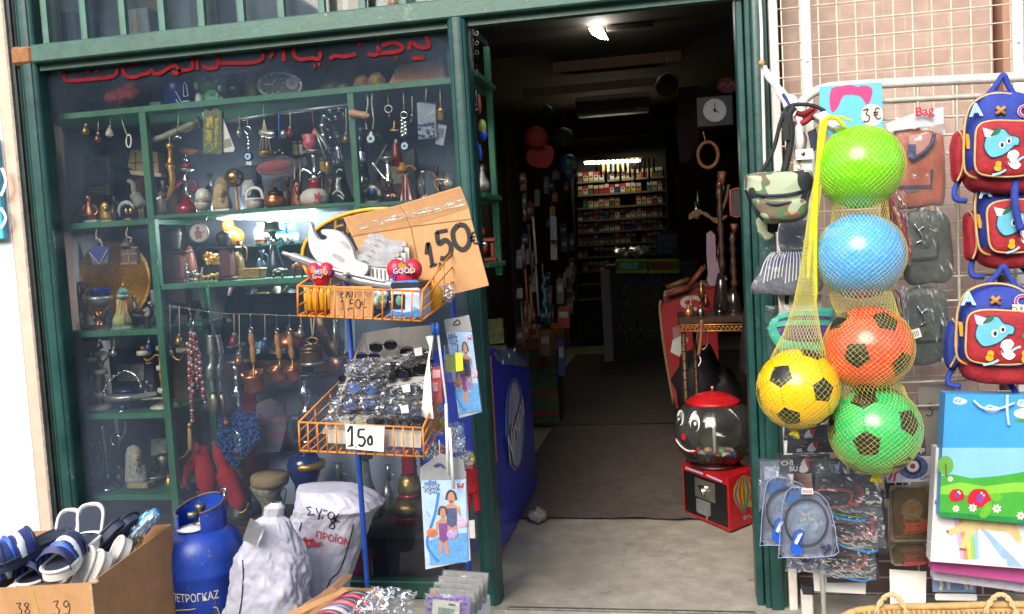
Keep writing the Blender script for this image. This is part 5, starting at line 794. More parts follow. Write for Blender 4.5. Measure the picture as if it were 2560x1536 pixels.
slipper('white soled navy slide in the middle of the carton, above another',at(180,1380,-.93),R(-82),R(8),.27)
slipper('white soled navy slide near the front edge of the carton',at(118,1420,-.84),R(-86),R(4),.26)
slipper('plain navy flip flop leaning on its side, left of two in the carton',at(246,1365,-.80),R(35),R(-42),.24,'#1a2238','#26304a','#20294c',0,roll=R(-40),noband=True)
slipper('plain navy flip flop leaning on its side, right of two in the carton',at(274,1352,-.77),R(35),R(-42),.24,'#1a2238','#26304a','#20294c',0,roll=R(-40),noband=True)
slipper('all white slipper sole poking up at the carton corner, lowest of three',at(222,1455,-.96),R(60),R(-60),.2,'#c9c6ba','#bdbab0','#c9c6ba',0,noband=True)
slipper('all white slipper sole poking up at the carton corner, middle of three',at(200,1446,-.95),R(70),R(-62),.2,'#cfccc0','#bdbab0','#c9c6ba',0,noband=True)
slipper('all white slipper sole, topmost of three beside the side panel',at(272,1416,-.86),R(52),R(-58),.2,'#cfccc0','#bdbab0','#c9c6ba',0,noband=True)
slipper('blue striped slipper lying deep in the carton under the white soles',at(165,1500,-.96),R(50),R(-20),.22,'#b9bcc4','#2c52a8','#2c52a8',1,noband=True)
t=T('bagged_sandal','blue sandal in a clear plastic bag sticking out of the carton','sandal',340,1330,-.72);t.tube('sole',M('#3f93c4',.5,0,.15,40),[(300,1385),(330,1345),(360,1310),(392,1282)],[16,20,20,14],12);t.tube('edge',M('#a9d4e6',.4),[(306,1372,-.03),(340,1330,-.035),(384,1284,-.03)],4,6);wrap(t,'bag',CELLO2,[(372,1272),(404,1284),(330,1395),(284,1376)],-.76,.02,.012,3)
from mathutils.bvhtree import BVHTree
def sack(name,lab,cx,Y,outline,amp,mat,seed,depth=.62):
 """outline: (y, xleft, xright) photo pixels top to bottom"""
 yb=outline[-1][0];t=T(name,lab,'sack',cx,yb,Y);g=MB();n=len(outline)
 def fn(u,v):
  k=v*(n-1);i=min(n-2,int(k));f=k-i;y,xl_,xr_=(outline[i][j]*(1-f)+outline[i+1][j]*f for j in range(3))
  a=2*math.pi*u;c=P((xl_+xr_)/2,y,Y);w=(xr_-xl_)/2*t.s;ca,sa=math.cos(a),math.sin(a)
  sq=1/max(abs(ca)**2.6+abs(sa)**2.6,1e-6)**(1/2.6)
  q=V((ca*1.3,sa*1.3,c.z*4.5+seed));q+=noise.noise_vector(q*.8)*.5;fold=.8*noise.noise(q)+1.0*abs(noise.noise(q*1.7))+.7*abs(noise.noise(q*3.6))+.4*abs(noise.noise(q*8))+.15*abs(noise.noise(q*17))+max(0,.5-v)*1.6*abs(noise.noise(V((ca*4,sa*4,c.z*1.5+seed))));r=1+amp*fold*1.3
  return V((c.x+ca*sq*w*r,c.y+sa*sq*min(w,.17)*depth*r,c.z))-t.o
 g.surf(fn,120,100,True);t.put('sack',g,mat);t.bvh=BVHTree.FromPolygons([v+t.o for v in g.v],g.f);return t
def onto(t):
 for o in t.kids[1:]:
  for v in o.data.vertices:
   d=(v.co+t.o-CAM).normalized();h=t.bvh.ray_cast(CAM,d)[0]
   if h:v.co=h-d*(.009 if 'paper' in o.name or 'emblem' in o.name else .0028)-t.o
SK=M('#a3a3b0',.42,0,.14,16,.5,26)
tie=sack('sack','white plastic sack twisted shut at the neck, in front of the drum',668,-.62,[(1256,680,702),(1268,662,708),(1290,660,704),(1300,640,716),(1340,622,734),(1390,598,752),(1440,588,760),(1500,580,765),(1580,578,766),(1680,580,764)],.16,SK,2)
tie.area('paper_tag',PAPER,[[(626,1295),(643,1305),(660,1315),(650,1340),(640,1366),(622,1358),(606,1350),(616,1322)]],-.17);tie.ink('side_seam',INK,[[(606,1400),(608,1440),(604,1500),(598,1536)]],3,-.155)
t=sack('sack','white plastic sack printed in red and marked in black, behind the twisted one',835,-.31,[(1212,748,752),(1218,748,880),(1228,747,905),(1246,746,935),(1262,744,950),(1275,742,935),(1300,736,920),(1360,724,900),(1420,716,882),(1470,714,866),(1560,735,860),(1640,735,860)],.10,SK,9,.75)
def onsack(pts,d):return[(a,b,d)for a,b in pts]
DD=-.175
t.ink('black_marking',INK,[[(a,b)for a,b in l]for l in([(778,1268),(766,1270),(776,1280),(768,1288),(786,1286)],[(790,1270),(798,1288),(804,1272),(798,1290),(796,1300)],[(810,1276),(806,1298)],[(808,1276),(818,1278)],[(820,1286),(828,1280),(836,1288),(830,1298),(821,1295),(820,1286)],[(836,1292),(840,1308)],[(848,1284),(838,1298),(850,1306)],[(826,1302),(832,1296),(836,1304),(826,1312),(824,1320),(834,1322),(836,1312),(826,1304)],[(754,1306),(748,1328)])],3.2,DD,n=2)
f=t.fr(800,1344,DD,-.2);g=MB();g.text(f,'ΠΡΟΪΟΝ',22*t.s,-12*t.s,-2*t.s,.0,'LEFT',0,.02,-.04);t.put('red_lettering',g,M('#a8343c',.6,0,.2,60))
t.area('red_emblem',M('#b83a3c',.6,0,.15,60),[[(732,1362),(750,1352),(764,1342),(768,1350),(782,1346),(790,1358),(806,1354),(800,1366),(770,1366),(762,1376),(748,1384),(738,1380),(746,1370)]],DD)
t.ink('stitched_seam',INK,[[(884,1312),(872,1360),(860,1400),(846,1432),(828,1448),(816,1475)]],3,DD+.02)
onto(t);onto(tie)
t=T('wire_stand','blue pole stand carrying two orange wire baskets','display stand',at=V((P(892,1480,-.5).x,-.5,-.12)));o=t.o
def Q(px,py,Y):return P(px,py,Y)-o
xp=Q(893,1100,-.5).x;g=MB();g.tube([(xp,0,0),(xp,0,P(893,700,-.5).z+.12)],.0095,12);t.put('pole',g,BLUEPOLE)
x2=Q(1140,900,-.2).x;g=MB();g.tube([(x2,.3,0),(x2,.3,P(1130,700,-.2).z+.12)],.0095,12);t.put('pole',g,BLUEPOLE)
g=MB();g.tube([(xp-.2,-.0,.02),(x2+.1,.3,.02)],.01,8);t.put('foot',g,BLUEPOLE)
def wire_basket(ft0,ft1,fb0,fb1,bt0,bt1,bb0,bb1,nf,ns):
 g=MB();h=.0026;c=[Q(*q)for q in(ft0,ft1,fb0,fb1,bt0,bt1,bb0,bb1)];FT0,FT1,FB0,FB1,BT0,BT1,BB0,BB1=c;lerp=lambda a,b,u:a+(b-a)*u
 for a,b in((FT0,FT1),(FB0,FB1),(BT0,BT1),(BB0,BB1),(FT0,BT0),(FT1,BT1),(FB0,BB0),(FB1,BB1),(FT0,FB0),(FT1,FB1),(BT0,BB0),(BT1,BB1)):g.tube([a,b],h*1.35,6)
 for i in range(1,nf):
  u=i/nf;g.tube([lerp(FT0,FT1,u)+V((0,-.003,0)),lerp(FB0,FB1,u)+V((0,-.003,0))],h,6);g.tube([lerp(FB0,FB1,u),lerp(BB0,BB1,u)],h,6);g.tube([lerp(BT0,BT1,u),lerp(BB0,BB1,u)],h,6)
 for i in range(1,ns):
  u=i/ns;g.tube([lerp(FT0,FB0,u),lerp(BT0,BB0,u)],h,6);g.tube([lerp(FT1,FB1,u),lerp(BT1,BB1,u)],h,6)
  g.tube([lerp(FT0,BT0,u),lerp(FB0,BB0,u)],h,6);g.tube([lerp(FT1,BT1,u),lerp(FB1,BB1,u)],h,6)
 t.put('wire_basket',g,WIREO)
FY,BY=-.78,-.42
wire_basket((744,715,FY),(1056,729,FY),(745,789,FY),(1053,803,FY),(866,634,BY),(1133,627,BY),(862,738,BY),(1138,737,BY),13,3)
wire_basket((747,1056,FY),(1057,1070,FY),(750,1127,FY),(1060,1142,FY),(860,944,BY),(1112,950,BY),(866,1030,BY),(1118,1036,BY),13,3)
g=MB();[g.ball(Q(1137+(k%2),682+7*k,BY-.01),.004,8,6)for k in range(9)];t.put('chain',g,TARN)
t=T('price_sign','brown cardboard sheet hand lettered 1,50 with a euro sign, standing tilted','sign',1040,700,-.44)
OUT=[(858,544),(1000,512),(1150,466),(1172,520),(1178,548),(1222,714),(1135,735),(1010,770),(930,700),(880,590)]
t.poly('card',CARDL,OUT,.005);t.ink('creases',M('#80603c',.9),[[(1000,514),(1028,572),(1050,690)],[(878,592),(1020,568),(1178,548)]],2.6,-.0012,n=2);t.area('fold_flap',M('#a57b50',.8,0,.15,20),[[(862,545),(1000,514),(1026,568),(884,588)],[(1004,513),(1148,469),(1170,520),(1030,566)]],-.001)
g=MB();f=t.fr(1118,620,-.003,.2);s_=t.s;TH=10*s_
for l,w in(([(-56,-2),(-44,24),(-48,-32)],10),([(-56,-34),(-36,-32)],6),([(-28,-30),(-30,-40),(-36,-46)],6),([(12,42),(-18,44)],9),([(-16,44),(-18,16),(0,20),(10,4),(4,-14),(-12,-24),(-24,-20)],12),([(42,48),(24,34),(22,4),(36,-14),(54,-6),(62,16),(58,40),(42,48)],12),([(80,20),(70,18),(66,4),(72,-8),(82,-6)],4.5),([(60,8),(76,10)],3.5),([(60,0),(74,2)],3.5)):g.stroke(f,[(a*s_,b*s_)for a,b in l],w*s_,0,5)
t.put('lettering',g,INK);g=crumple([(894,560),(1160,496),(1164,512),(900,576)],-.447,.002,.003,2,24);g.v=[v-t.o for v in g.v];t.put('clear_tape',g,CELLO)
TOYW=M('#b4b5b6',.45,0,.06,20);TOYG=M('#8e9092',.35,.3,.25,40)
t=T('toy_axe','white plastic toy axe blade with a curved horn shaped edge','toy',830,690,-.62);t.poly('blade',TOYW,[(776,556),(770,590),(776,628),(800,660),(830,676),(870,690),(908,690),(920,664),(890,650),(880,620),(862,592),(838,576),(806,574),(804,584),(818,592),(810,600),(796,598),(784,580)],.022,smooth=3)
t.area('finger_holes',M('#9a958c',.6),[[(850,604),(866,606),(876,622),(866,620)],[(830,638),(842,636),(862,650),(852,656)]],-.001,smooth=3)
t=T('toy_sword','long grey toy sword lying across the upper basket','toy',860,700,-.68);t.tube('blade',TOYG,[(706,632),(760,652),(830,680),(900,702),(960,712),(1010,716)],[5,11,13,13,12,8],10);t.tube('ridge',WHITE,[(716,634,-.012),(830,672,-.022),(960,704,-.018)],3,6);t.tube('crossguard',M('#4b4440',.4,.5),[(812,660,-.02),(826,688,-.02)],6,8)
t.lat('roundel',SILVER,[(9,690),(9,682),(0,680)],866,-.03)
for k in range(5):
 t=T('toy_pistol','white and grey toy pistol on a card, %s of the five stacked'%('front','second','third','fourth','rear')[k],'toy',930,690,-.60+.03*k,'toy pistols stacked in the upper basket');dx,dy=9*k,-13*k
 t.poly('pistol',M('#9a9a9c',.4,0,.35,30),[(x+dx,y+dy)for x,y in((880,640),(906,636),(930,648),(952,654),(978,656),(978,668),(946,668),(926,664),(914,652),(896,652))],.014,smooth=2)
 t.poly('card',M('#d3d2cc',.6,0,.06,20),[(x+dx,y+dy)for x,y in((880,660),(986,672),(988,712),(882,700))],.003,.006);t.ink('stripes',M('#55585c',.5),[[(892+10*q+dx,668+dy+q),(893+10*q+dx,694+dy+q)]for q in range(9)],3.6,.004)
def heart_cup(lab,cx,y0,y1,hw,word,Y,pot=True):
 t=T('heart_cup',lab,'ornament',cx,y1,Y);g=MB();PK=M('#b01c38',.35,0,.12,30)
 yc=y0+hw*.75
 for q in(-1,1):t.ball(g,None,cx+q*hw*.45,yc-hw*.1,(hw*.58,hw*.5,hw*.62))
 t.ball(g,None,cx,yc+hw*.3,(hw*.72,hw*.5,hw*.75));t.put('heart',g,PK)
 rnd=random.Random(int(cx));
 for nm,c in(('orange_flower','#d98a1c'),('purple_flower','#4a3c8c')):
  g=MB()
  for k in range(5):
   a=rnd.uniform(-.8,.8);b=rnd.uniform(-.55,.6);fx,fy=cx+a*hw*.8,yc+b*hw*.7;dpt=math.sqrt(max(.04,1-(a*.75)**2-(b*.7)**2))*hw*.55*t.s
   f=t.fr(fx,fy,-dpt)
   for j in range(5):g.disc(f,4.4*t.s*math.cos(j*1.257),4.4*t.s*math.sin(j*1.257),3.2*t.s,.004,8)
  t.put(nm,g,M(c,.4))
 g=MB();g.text(t.fr(cx,yc+hw*.1,-hw*.62*t.s),word,hw*.42*t.s,0,0,.003);t.put('lettering',g,M('#e4cfcf',.4))
 if pot:
  prof=[(hw*.74,y1),(hw*.9,y1-hw*.8),(hw*1.0,y1-hw*1.7)];t.lat('pot',M('#cc4a16',.4,0,.3,18),prof,cx);g=MB()
  for k in range(12):
   a=2*math.pi*k/12;r=hw*.98*t.s;b=t.p(cx,y1-hw*1.55)+V((math.cos(a)*r,math.sin(a)*r,0));g.tube([b+V((0,0,-.05)),b,b+V((math.cos(a)*.004,math.sin(a)*.004,.028))],[.011,.011,.001],6)
  t.put('flames',g,GOLDP)
heart_cup('red heart ornament in an orange flame pot at the left of the upper basket',801,655,788,34,'BEST',-.70)
heart_cup('red heart ornament lettered GOOD in the upper basket',1011,646,716,44,'GOOD',-.60,False)
t=T('price_sign','small cardboard tag reading all 1,50 behind the front wires of the upper basket','sign',880,790,-.757);t.poly('card',CARDL,[(827,716),(930,716),(932,796),(826,790)],.003);g=MB();f=t.fr(850,770,-.0006);s_=t.s
hand(g,f,'OLL',4*s_,24*s_,22*s_,2.6*s_,.0004,.65);hand(g,f,'1,50e',4*s_,-3*s_,22*s_,2.6*s_,.0004,.72);t.put('lettering',g,INK)
t=T('figure_box','white and blue boxed toy with a clear window in the upper basket','box',1010,800,-.74);t.box('box',M('#b9c4d8',.4,0,.12,20),976,712,1052,797,.12);t.box('lid_band',M('#181c24',.4),974,706,1054,722,.125,-.003);t.area('blue_print',M('#3a78b8',.4,0,.3,40),[[(974,790),(1050,792),(1050,774),(1010,782),(976,776)],[(980,704),(1040,700),(1050,706),(978,708)]],-.0045)
t.area('window',M('#20304a',.2,0,.2,20),[[(982,736),(1012,736),(1012,774),(982,774)]],-.002);t.ball('green_toy',M('#5f9c7c',.4),998,752,(9,4,13),-.003);t.area('wave_print',M('#58a4b8',.4),[[(1024,788),(1034,766),(1046,772),(1048,792)]],-.0022)
t=T('white_figure','white lumpy bagged toy with a green top next to the boxed toy','toy',955,800,-.72);g=MB();rnd=random.Random(9)
[t.ball(g,None,952+rnd.uniform(-12,12),752+rnd.uniform(-18,20),rnd.uniform(8,13),rnd.uniform(-.02,.02))for k in range(14)];t.put('body',g,TOYW);t.poly('green_part',M('#4c9a34',.4),[(934,752),(958,738),(962,744),(940,760)],.01,-.03);t.area('blue_card',M('#41648f',.5,0,.4,40),[[(930,726),(972,730),(974,796),(932,794)]],.03)
t=T('yellow_plush','orange yellow rounded toy at the right of the upper basket','toy',1080,770,-.58);g=MB();t.ball(g,None,1074,742,(36,24,42));t.ball(g,None,1040,706,(26,18,10));t.ball(g,None,1014,700,(10,8,7));t.put('toy',g,M('#c98a1c',.5,0,.15,30));
t=T('plastic_bag','crumpled clear plastic bag at the right end of the upper basket','bag',1110,770,-.52);wrap(t,'film',CELLO2,[(1070,704),(1136,712),(1140,748),(1090,772)],-.55,.02,.02,5)
BXG=M('#9d9890',.8,0,.12,20)
t=T('cardboard_tray','grey partitioned card tray of sunglasses in the lower basket','tray',980,1120,-.6);o=t.o
def tray_panel(q,th=.003):g=MB();pts=[P(*a)-o for a in q];g.slab(pts,(pts[1]-pts[0]).cross(pts[2]-pts[0])if(pts[1]-pts[0]).cross(pts[2]-pts[0]).y<0 else-(pts[1]-pts[0]).cross(pts[2]-pts[0]),th);return g
t.put('back_panel',tray_panel([(905,834,-.44),(998,818,-.44),(1000,905,-.48),(892,908,-.48)]),BXG);t.put('back_panel',tray_panel([(998,820,-.44),(1088,812,-.44),(1080,900,-.48),(996,908,-.48)]),M('#948f88',.8,0,.12,20))
t.put('partition',tray_panel([(968,948,-.56),(1066,940,-.56),(1062,1010,-.60),(960,1010,-.60)]),BXG);t.put('side_panel',tray_panel([(905,834,-.45),(888,900,-.56),(836,1060,-.75),(846,1000,-.70)]),M('#8c7a68',.8,0,.15,20));t.put('inner_base',tray_panel([(900,905,-.46),(1084,900,-.46),(1054,1085,-.74),(820,1075,-.74)]),M('#34302c',.8,0,.3,30))
t.put('front_panel',tray_panel([(815,1066,-.762),(1054,1078,-.762),(1052,1120,-.762),(820,1108,-.762)]),M('#b3ab9c',.8,0,.1,20));t.put('side_panel',tray_panel([(1056,1078,-.75),(1104,940,-.52),(1110,990,-.52),(1060,1136,-.75)]),M('#93765c',.8,0,.12,20))
def shades(t,x,y,w,dy,tint='#15161a',tilt=0):
 ln=M(tint,.1,0,.2,30,coat=.5);h=w*.34;g=MB()
 for q in(-1,1):t.poly(g,None,[(x+q*w*.26+w*.22*math.cos(a),y+tilt*q+h*.5*math.sin(a)*(1.1 if math.sin(a)>0 else .8))for a in[k*math.pi/8 for k in range(16)]],.003,dy)
 t.put('lens',g,ln);g=MB()
 for q in(-1,1):t.tube(g,None,[(x+q*w*.26+w*.23*math.cos(a),y+tilt*q+h*.52*math.sin(a),dy-.003)for a in[k*math.pi/7 for k in range(14)]],w*.018,5,True,smooth=False);t.tube(g,None,[(x+q*w*.48,y-h*.2,dy),(x+q*w*.5,y-h*.1,dy+.06)],w*.02,5)
 t.tube(g,None,[(x-w*.06,y-h*.1,dy-.003),(x,y-h*.22,dy-.006),(x+w*.06,y-h*.1,dy-.003)],w*.02,5);t.put('frame',g,BLACKG)
SG='bagged sunglasses in the lower basket'
for k,(x,y,w,Y,tint,lab,quad)in enumerate(((958,866,70,-.52,'#20242e','unwrapped sunglasses standing at the back left of the tray',None),(920,892,60,-.55,'#1b2440','bagged sunglasses, back left, behind the crumpled film',[(868,898),(980,890),(974,950),(872,946)]),(1040,884,80,-.54,'#101014','bagged black sunglasses in the back right box',[(985,890),(1080,858),(1076,910),(980,930)]),(1030,926,90,-.56,'#0c0b0c','dark sunglasses at the front of the back right box',None),(916,938,84,-.60,'#222630','bagged sunglasses, second row left with white shine',[(862,910),(976,902),(976,962),(868,958)]),(905,972,84,-.64,'#2a4a8c','bagged sunglasses with blue lenses, left box',[(850,958),(968,948),(960,1010),(840,1006)]),(1010,976,84,-.62,'#171a22','bagged sunglasses in the right box under a white tag',[(960,968),(1060,950),(1056,1012),(952,1020)]),(896,1014,100,-.69,'#32406e','bagged blue grey sunglasses in the front left box',[(826,990),(960,986),(946,1046),(820,1040)]),(1006,1028,90,-.70,'#202a48','bagged sunglasses in the front right box, white card on top',[(944,1000),(1060,976),(1056,1066),(936,1064)]),(880,1052,96,-.73,'#8d8a70','pale bagged sunglasses at the very front left',[(816,1036),(936,1036),(936,1066),(808,1086)]))):
 t=T('sunglasses',lab,'sunglasses',x,y+w*.2,Y,SG);shades(t,x,y,w,0,tint,(k%3-1)*3)
 if quad:wrap(t,'bag',CELLO,quad,Y-.02,.02,.016,k+11,16)
 if k in(2,6,8):t.area('price_tag',PAPER,[[(x-6,y-12),(x+14,y-16),(x+16,y+4),(x-2,y+6)]],-.05)
rnd=random.Random(17)
for k,(x,y,w,Y,c)in enumerate(((905,912,64,-.56,'#14151c'),(955,915,62,-.57,'#2a1c18'),(1050,905,60,-.53,'#0e0e12'),(990,940,64,-.58,'#161a28'),(880,950,66,-.61,'#1a2038'),(950,984,70,-.64,'#101018'),(1036,1000,66,-.64,'#1c1a1c'),(860,1000,70,-.68,'#28324e'),(950,1020,70,-.69,'#14161e'),(1030,1052,66,-.73,'#1a1e2c'),(950,1054,70,-.735,'#22262e'))):
 t=T('sunglasses','dark sunglasses jumbled flat among the bagged pairs, %s'%('back left','back left centre','back right corner','middle of the second row','left end of the third row','centre of the third row','right of the third row','left end of the fourth row','centre of the fourth row','front right','front centre')[k],'sunglasses',x,y+w*.2,Y,SG);shades(t,x,y,w,0,c,rnd.uniform(-6,6))
t=T('price_sign','white paper tag marked 1.50 clipped to the front of the lower basket','sign',910,1125,-.80);t.poly('paper',PAPER,[(862,1061),(961,1067),(959,1130),(866,1122)],.0015);g=MB();f=t.fr(866,1120,-.001);s_=t.s
for l,w in(([(6,40),(18,54),(14,4)],6),([(4,4),(20,6)],4),([(24,2),(26,0)],5),([(52,46),(36,46)],5),([(36,46),(34,28),(46,26),(50,16),(42,4),(32,8)],6),([(66,30),(58,20),(60,8),(68,10),(68,24),(66,30)],6)):g.stroke(f,[(a*s_,b*s_)for a,b in l],w*s_,0,4)
t.put('lettering',g,INK)
def swim_print(t,x0,y0,x1,y1,dy,lean=0):
 """printed bag front: swoosh, splash badge, two bathers with floats, red mark"""
 w,h=x1-x0,y1-y0;X=lambda u,v:(x0+u*w+lean*(v),y0+v*h)
 t.area('print_ground',M('#a9c4e2',.4,0,.12,30),[[X(0,.0),X(1,-.01),X(1,.97),X(.1,1)]],dy);t.area('water_print',M('#5a9ad0',.4,0,.3,60),[[X(.12,.72),X(.5,.64),X(1,.62),X(1,.97),X(.14,.99)]],dy-.0006)
 t.ink('blue_swoosh',M('#2a78c0',.4),[[X(.38,.14),X(.28,.4),X(.1,.68),X(.12,.82),X(.34,.97)]],w*.06,dy-.001)
 t.area('splash_badge',M('#4f78a8',.5),[[X(.22+(.22 if k%2 else .16)*math.cos(k*math.pi/9),.08+(.095 if k%2 else .07)*math.sin(k*math.pi/9))for k in range(18)]],dy-.001);g=MB();f=t.fr(*X(.22,.105),dy-.0016,.12);g.text(f,'SPLASH',w*.1*t.s,0,.03*w*t.s);g.text(f,'PLAY',w*.11*t.s,0,-.07*w*t.s);t.put('badge_lettering',g,M('#d8d8b4',.5))
 t.ink('red_mark',M('#c02430',.5),[[X(.82,.03),X(.83,.09),X(.88,.06),X(.92,.09),X(.94,.03)]],w*.04,dy-.001,n=2)
 SKN=M('#b98468',.6,0,.1,40)
 for(u,v,k,c)in((.66,.2,1.15,'#3c4a6c'),(.46,.38,.95,'#7a3a7c')):
  q=.07*k
  t.area('bather_print',SKN,[[X(u+q*1.3*math.cos(a),v+q*.75*math.sin(a))for a in[j*.5236 for j in range(12)]],[X(u-.03,v+.04),X(u+.03,v+.04),X(u+.06,v+.08),X(u+.17*k,v+.12),X(u+.18*k,v+.24),X(u+.11*k,v+.17),X(u+.1*k,v+.3),X(u+.12*k,v+.5),X(u+.04,v+.5),X(u,v+.33),X(u-.05,v+.5),X(u-.12*k,v+.5),X(u-.1*k,v+.3),X(u-.11*k,v+.17),X(u-.18*k,v+.24),X(u-.17*k,v+.12),X(u-.06,v+.08)]],dy-.0014-.0006*(k<1))
  t.area('swimsuit_print',M(c,.6,0,.4,80),[[X(u-.1*k,v+.13),X(u+.1*k,v+.13),X(u+.1*k,v+.32),X(u,v+.36),X(u-.1*k,v+.32)]],dy-.0022-.0006*(k<1));t.ink('hair_print',M('#4a2c22',.7),[[X(u-.1*k,v+.03),X(u-.07*k,v-.05),X(u,v-.07*k),X(u+.07*k,v-.05),X(u+.1*k,v+.03)]],w*.05,dy-.0024-.0006*(k<1),n=3)
 for u,v,c in((.2,.62,'#c8703c'),(.66,.64,'#a890c4'),(.9,.5,'#c9a0b8')):t.area('float_print',M(c,.4,0,.7,40),[[X(u+.13*math.cos(a),v+.055*math.sin(a))for a in[j*.5236 for j in range(12)]]],dy-.0036)
t=T('swim_packet','printed bag with two bathers in a pool, hanging low on the stand','packet',1110,1430,-.72);t.poly('bag',M('#b8c4d4',.3,0,.1,20),[(1050,1176),(1110,1158),(1164,1180),(1176,1402),(1064,1424),(1052,1200)],.008);t.poly('header',M('#8d8f90',.35,0,.15,20),[(1050,1170),(1100,1134),(1158,1150),(1164,1196),(1050,1206)],.003,-.003);swim_print(t,1054,1202,1164,1412,-.0052,6);wrap(t,'film',sheet_mat('thin_film','#fafbfc',.03,'#e4e8ee',rough=.08,bump=.5,bscale=16,ior=1.35),[(1050,1160),(1164,1160),(1176,1402),(1062,1426)],-.732,.006,.004,4);t.tube('hook',M('#20306c',.5),[(1086,1166,-.01),(1098,1160,-.01),(1110,1168,-.01)],3,6);t.tube('cord',STRING,[(1098,1100),(1100,1160)],1.4,5)
t=T('swim_packet','tilted printed bag with a bather and floats hanging high beside the pillar','packet',1165,1040,-.55);t.poly('bag',M('#a9b4c4',.3,0,.1,20),[(1112,800),(1172,790),(1204,1030),(1148,1046)],.008);t.poly('header',M('#9a9c9c',.35,0,.1,20),[(1110,802),(1172,788),(1180,828),(1116,838)],.002,-.003);swim_print(t,1116,832,1180,1034,-.0042,24);wrap(t,'film',sheet_mat('thin_film2','#fafbfc',.03,'#e4e8ee',rough=.08,bump=.5,bscale=16,ior=1.35),[(1108,792),(1174,784),(1208,1030),(1146,1048)],-.56,.006,.004,6);t.ink('hanger',INK,[[(1132,812),(1144,800),(1150,810),(1134,814)]],3,-.0045)
t=T('yellow_tag_packet','small blister packet with a fluorescent yellow tag beside the swim packet','packet',1130,955,-.6);t.poly('blister',BLISTER,[(1110,864),(1138,862),(1142,955),(1112,958)],.012);t.poly('green_insert',M('#8aa32c',.4,0,.3,30),[(1114,886),(1136,886),(1138,930),(1116,932)],.002,.004);t.poly('yellow_tag',M('#c9d62c',.5,0,.06,20),[(1138,882),(1156,882),(1158,926),(1140,930)],.002,-.003)
t=T('red_packet','narrow red packet in clear film hanging by the tray','packet',1092,1010,-.64);t.poly('packet',M('#b0343c',.3,0,.4,40),[(1080,920),(1102,916),(1104,1006),(1082,1012)],.012);t.area('pale_bands',M('#d8a8a0',.3),[[(1082,926),(1100,924),(1101,944),(1082,946)],[(1083,958),(1094,957),(1095,978),(1084,980)]],-.001);wrap(t,'film',CELLO,[(1078,908),(1106,908),(1108,1030),(1078,1024)],-.655,.004,.006,8)
t=T('white_leaf_card','tall narrow white card hanging in front of the tray','card',1068,1045,-.68);t.poly('card',WHITE,[(1064,842),(1084,838),(1074,900),(1080,1010),(1084,1048),(1052,1044),(1062,940),(1074,870)],.002);t.poly('card_edge',M('#a9adb2',.5),[(1092,840),(1098,838),(1118,1010),(1114,1014)],.002,-.004);[t.tube('blue_clip',M('#2a62b8',.4),[(a,808),(a+2,838)],5,8)for a in(1082,1092)]
for k,(a,b,c,d,lab)in enumerate(((1115,1010,1120,1190,'thin white stick hanging beside the lower swim packet, shorter one'),(1124,1070,1134,1222,'thin white stick hanging over the lower swim packet, longer one'))):
 t=T('white_stick',lab,'stick',c,d,-.76);t.tube('stick',WHITE,[(a,b),(c,d)],4,8)
for k,(x,y,r,c,lab)in enumerate(((1098,1062,20,'#c9a42c','yellow bagged toy right of the lower basket'),(1075,1130,14,'#2c8aa8','turquoise bagged toy under the lower basket corner'),(1098,1128,16,'#b82c2c','red toy ring under the lower basket corner'),(1140,1080,16,'#6f9acc','pale blue bagged toy beside the pillar, upper of two'),(1146,1112,14,'#86b0dc','pale blue bagged toy beside the pillar, lower of two'),(1160,1150,16,'#6d7468','grey green bagged toy above the red doll'))):
 t=T('bagged_toy',lab,'toy',x,y+r,-.5);g=MB();t.ball(g,None,x,y,(r,r*.6,r*.8));t.ball(g,None,x+r*.6,y-r*.5,r*.5);t.ball(g,None,x-r*.5,y+r*.5,r*.45);t.put('toy',g,M(c,.35,0,.2,30));wrap(t,'bag',CELLO2,[(x-r*1.3,y-r*1.6),(x+r*1.3,y-r*1.5),(x+r*1.4,y+r*1.3),(x-r*1.2,y+r*1.4)],-.53,.01,.014,k+30,10)
t=T('red_doll','small red stuffed doll with a yellow hood hanging against the pillar','doll',1178,1310,-.3);RD=M('#a81620',.8,0,.2,40,.4,140)
g=MB();t.tube(g,None,[(1176,1160),(1178,1190),(1180,1230)],[12,17,18],10);t.tube(g,None,[(1172,1225),(1168,1260),(1166,1290)],[11,9,8],8);t.tube(g,None,[(1186,1225),(1192,1255),(1194,1276)],[11,9,8],8);t.tube(g,None,[(1170,1172),(1160,1186),(1152,1184)],[8,6,5],8);t.put('body',g,RD);t.lat('hood',M('#c8a44c',.8),[(12,1160),(15,1150),(12,1136),(0,1130)],1174);t.ball('face',M('#c99c80',.7),1172,1150,(9,8,9),-.012);[t.ball('foot',M('#2c1a18',.7),a,b,7)for a,b in((1166,1294),(1195,1282))];t.poly('paper_label',PAPER,[(1172,1302),(1186,1300),(1188,1346),(1174,1346)],.001,-.02)
t=T('carton','low cardboard carton of plastic rings standing under the blue pole','carton',900,1536,-.95);t.poly('front_panel',CARDL,[(650,1560),(862,1472),(870,1478),(700,1560)],.004,.0);t.poly('back_panel',CARD,[(832,1468),(960,1474),(960,1560),(700,1560),(760,1510)],.004,.25);t.poly('side_panel',M('#8d6a48',.8,0,.14,14),[(832,1468),(846,1476),(764,1540),(740,1540)],.12,.05)
RG='flat plastic rings lined up in the low carton'
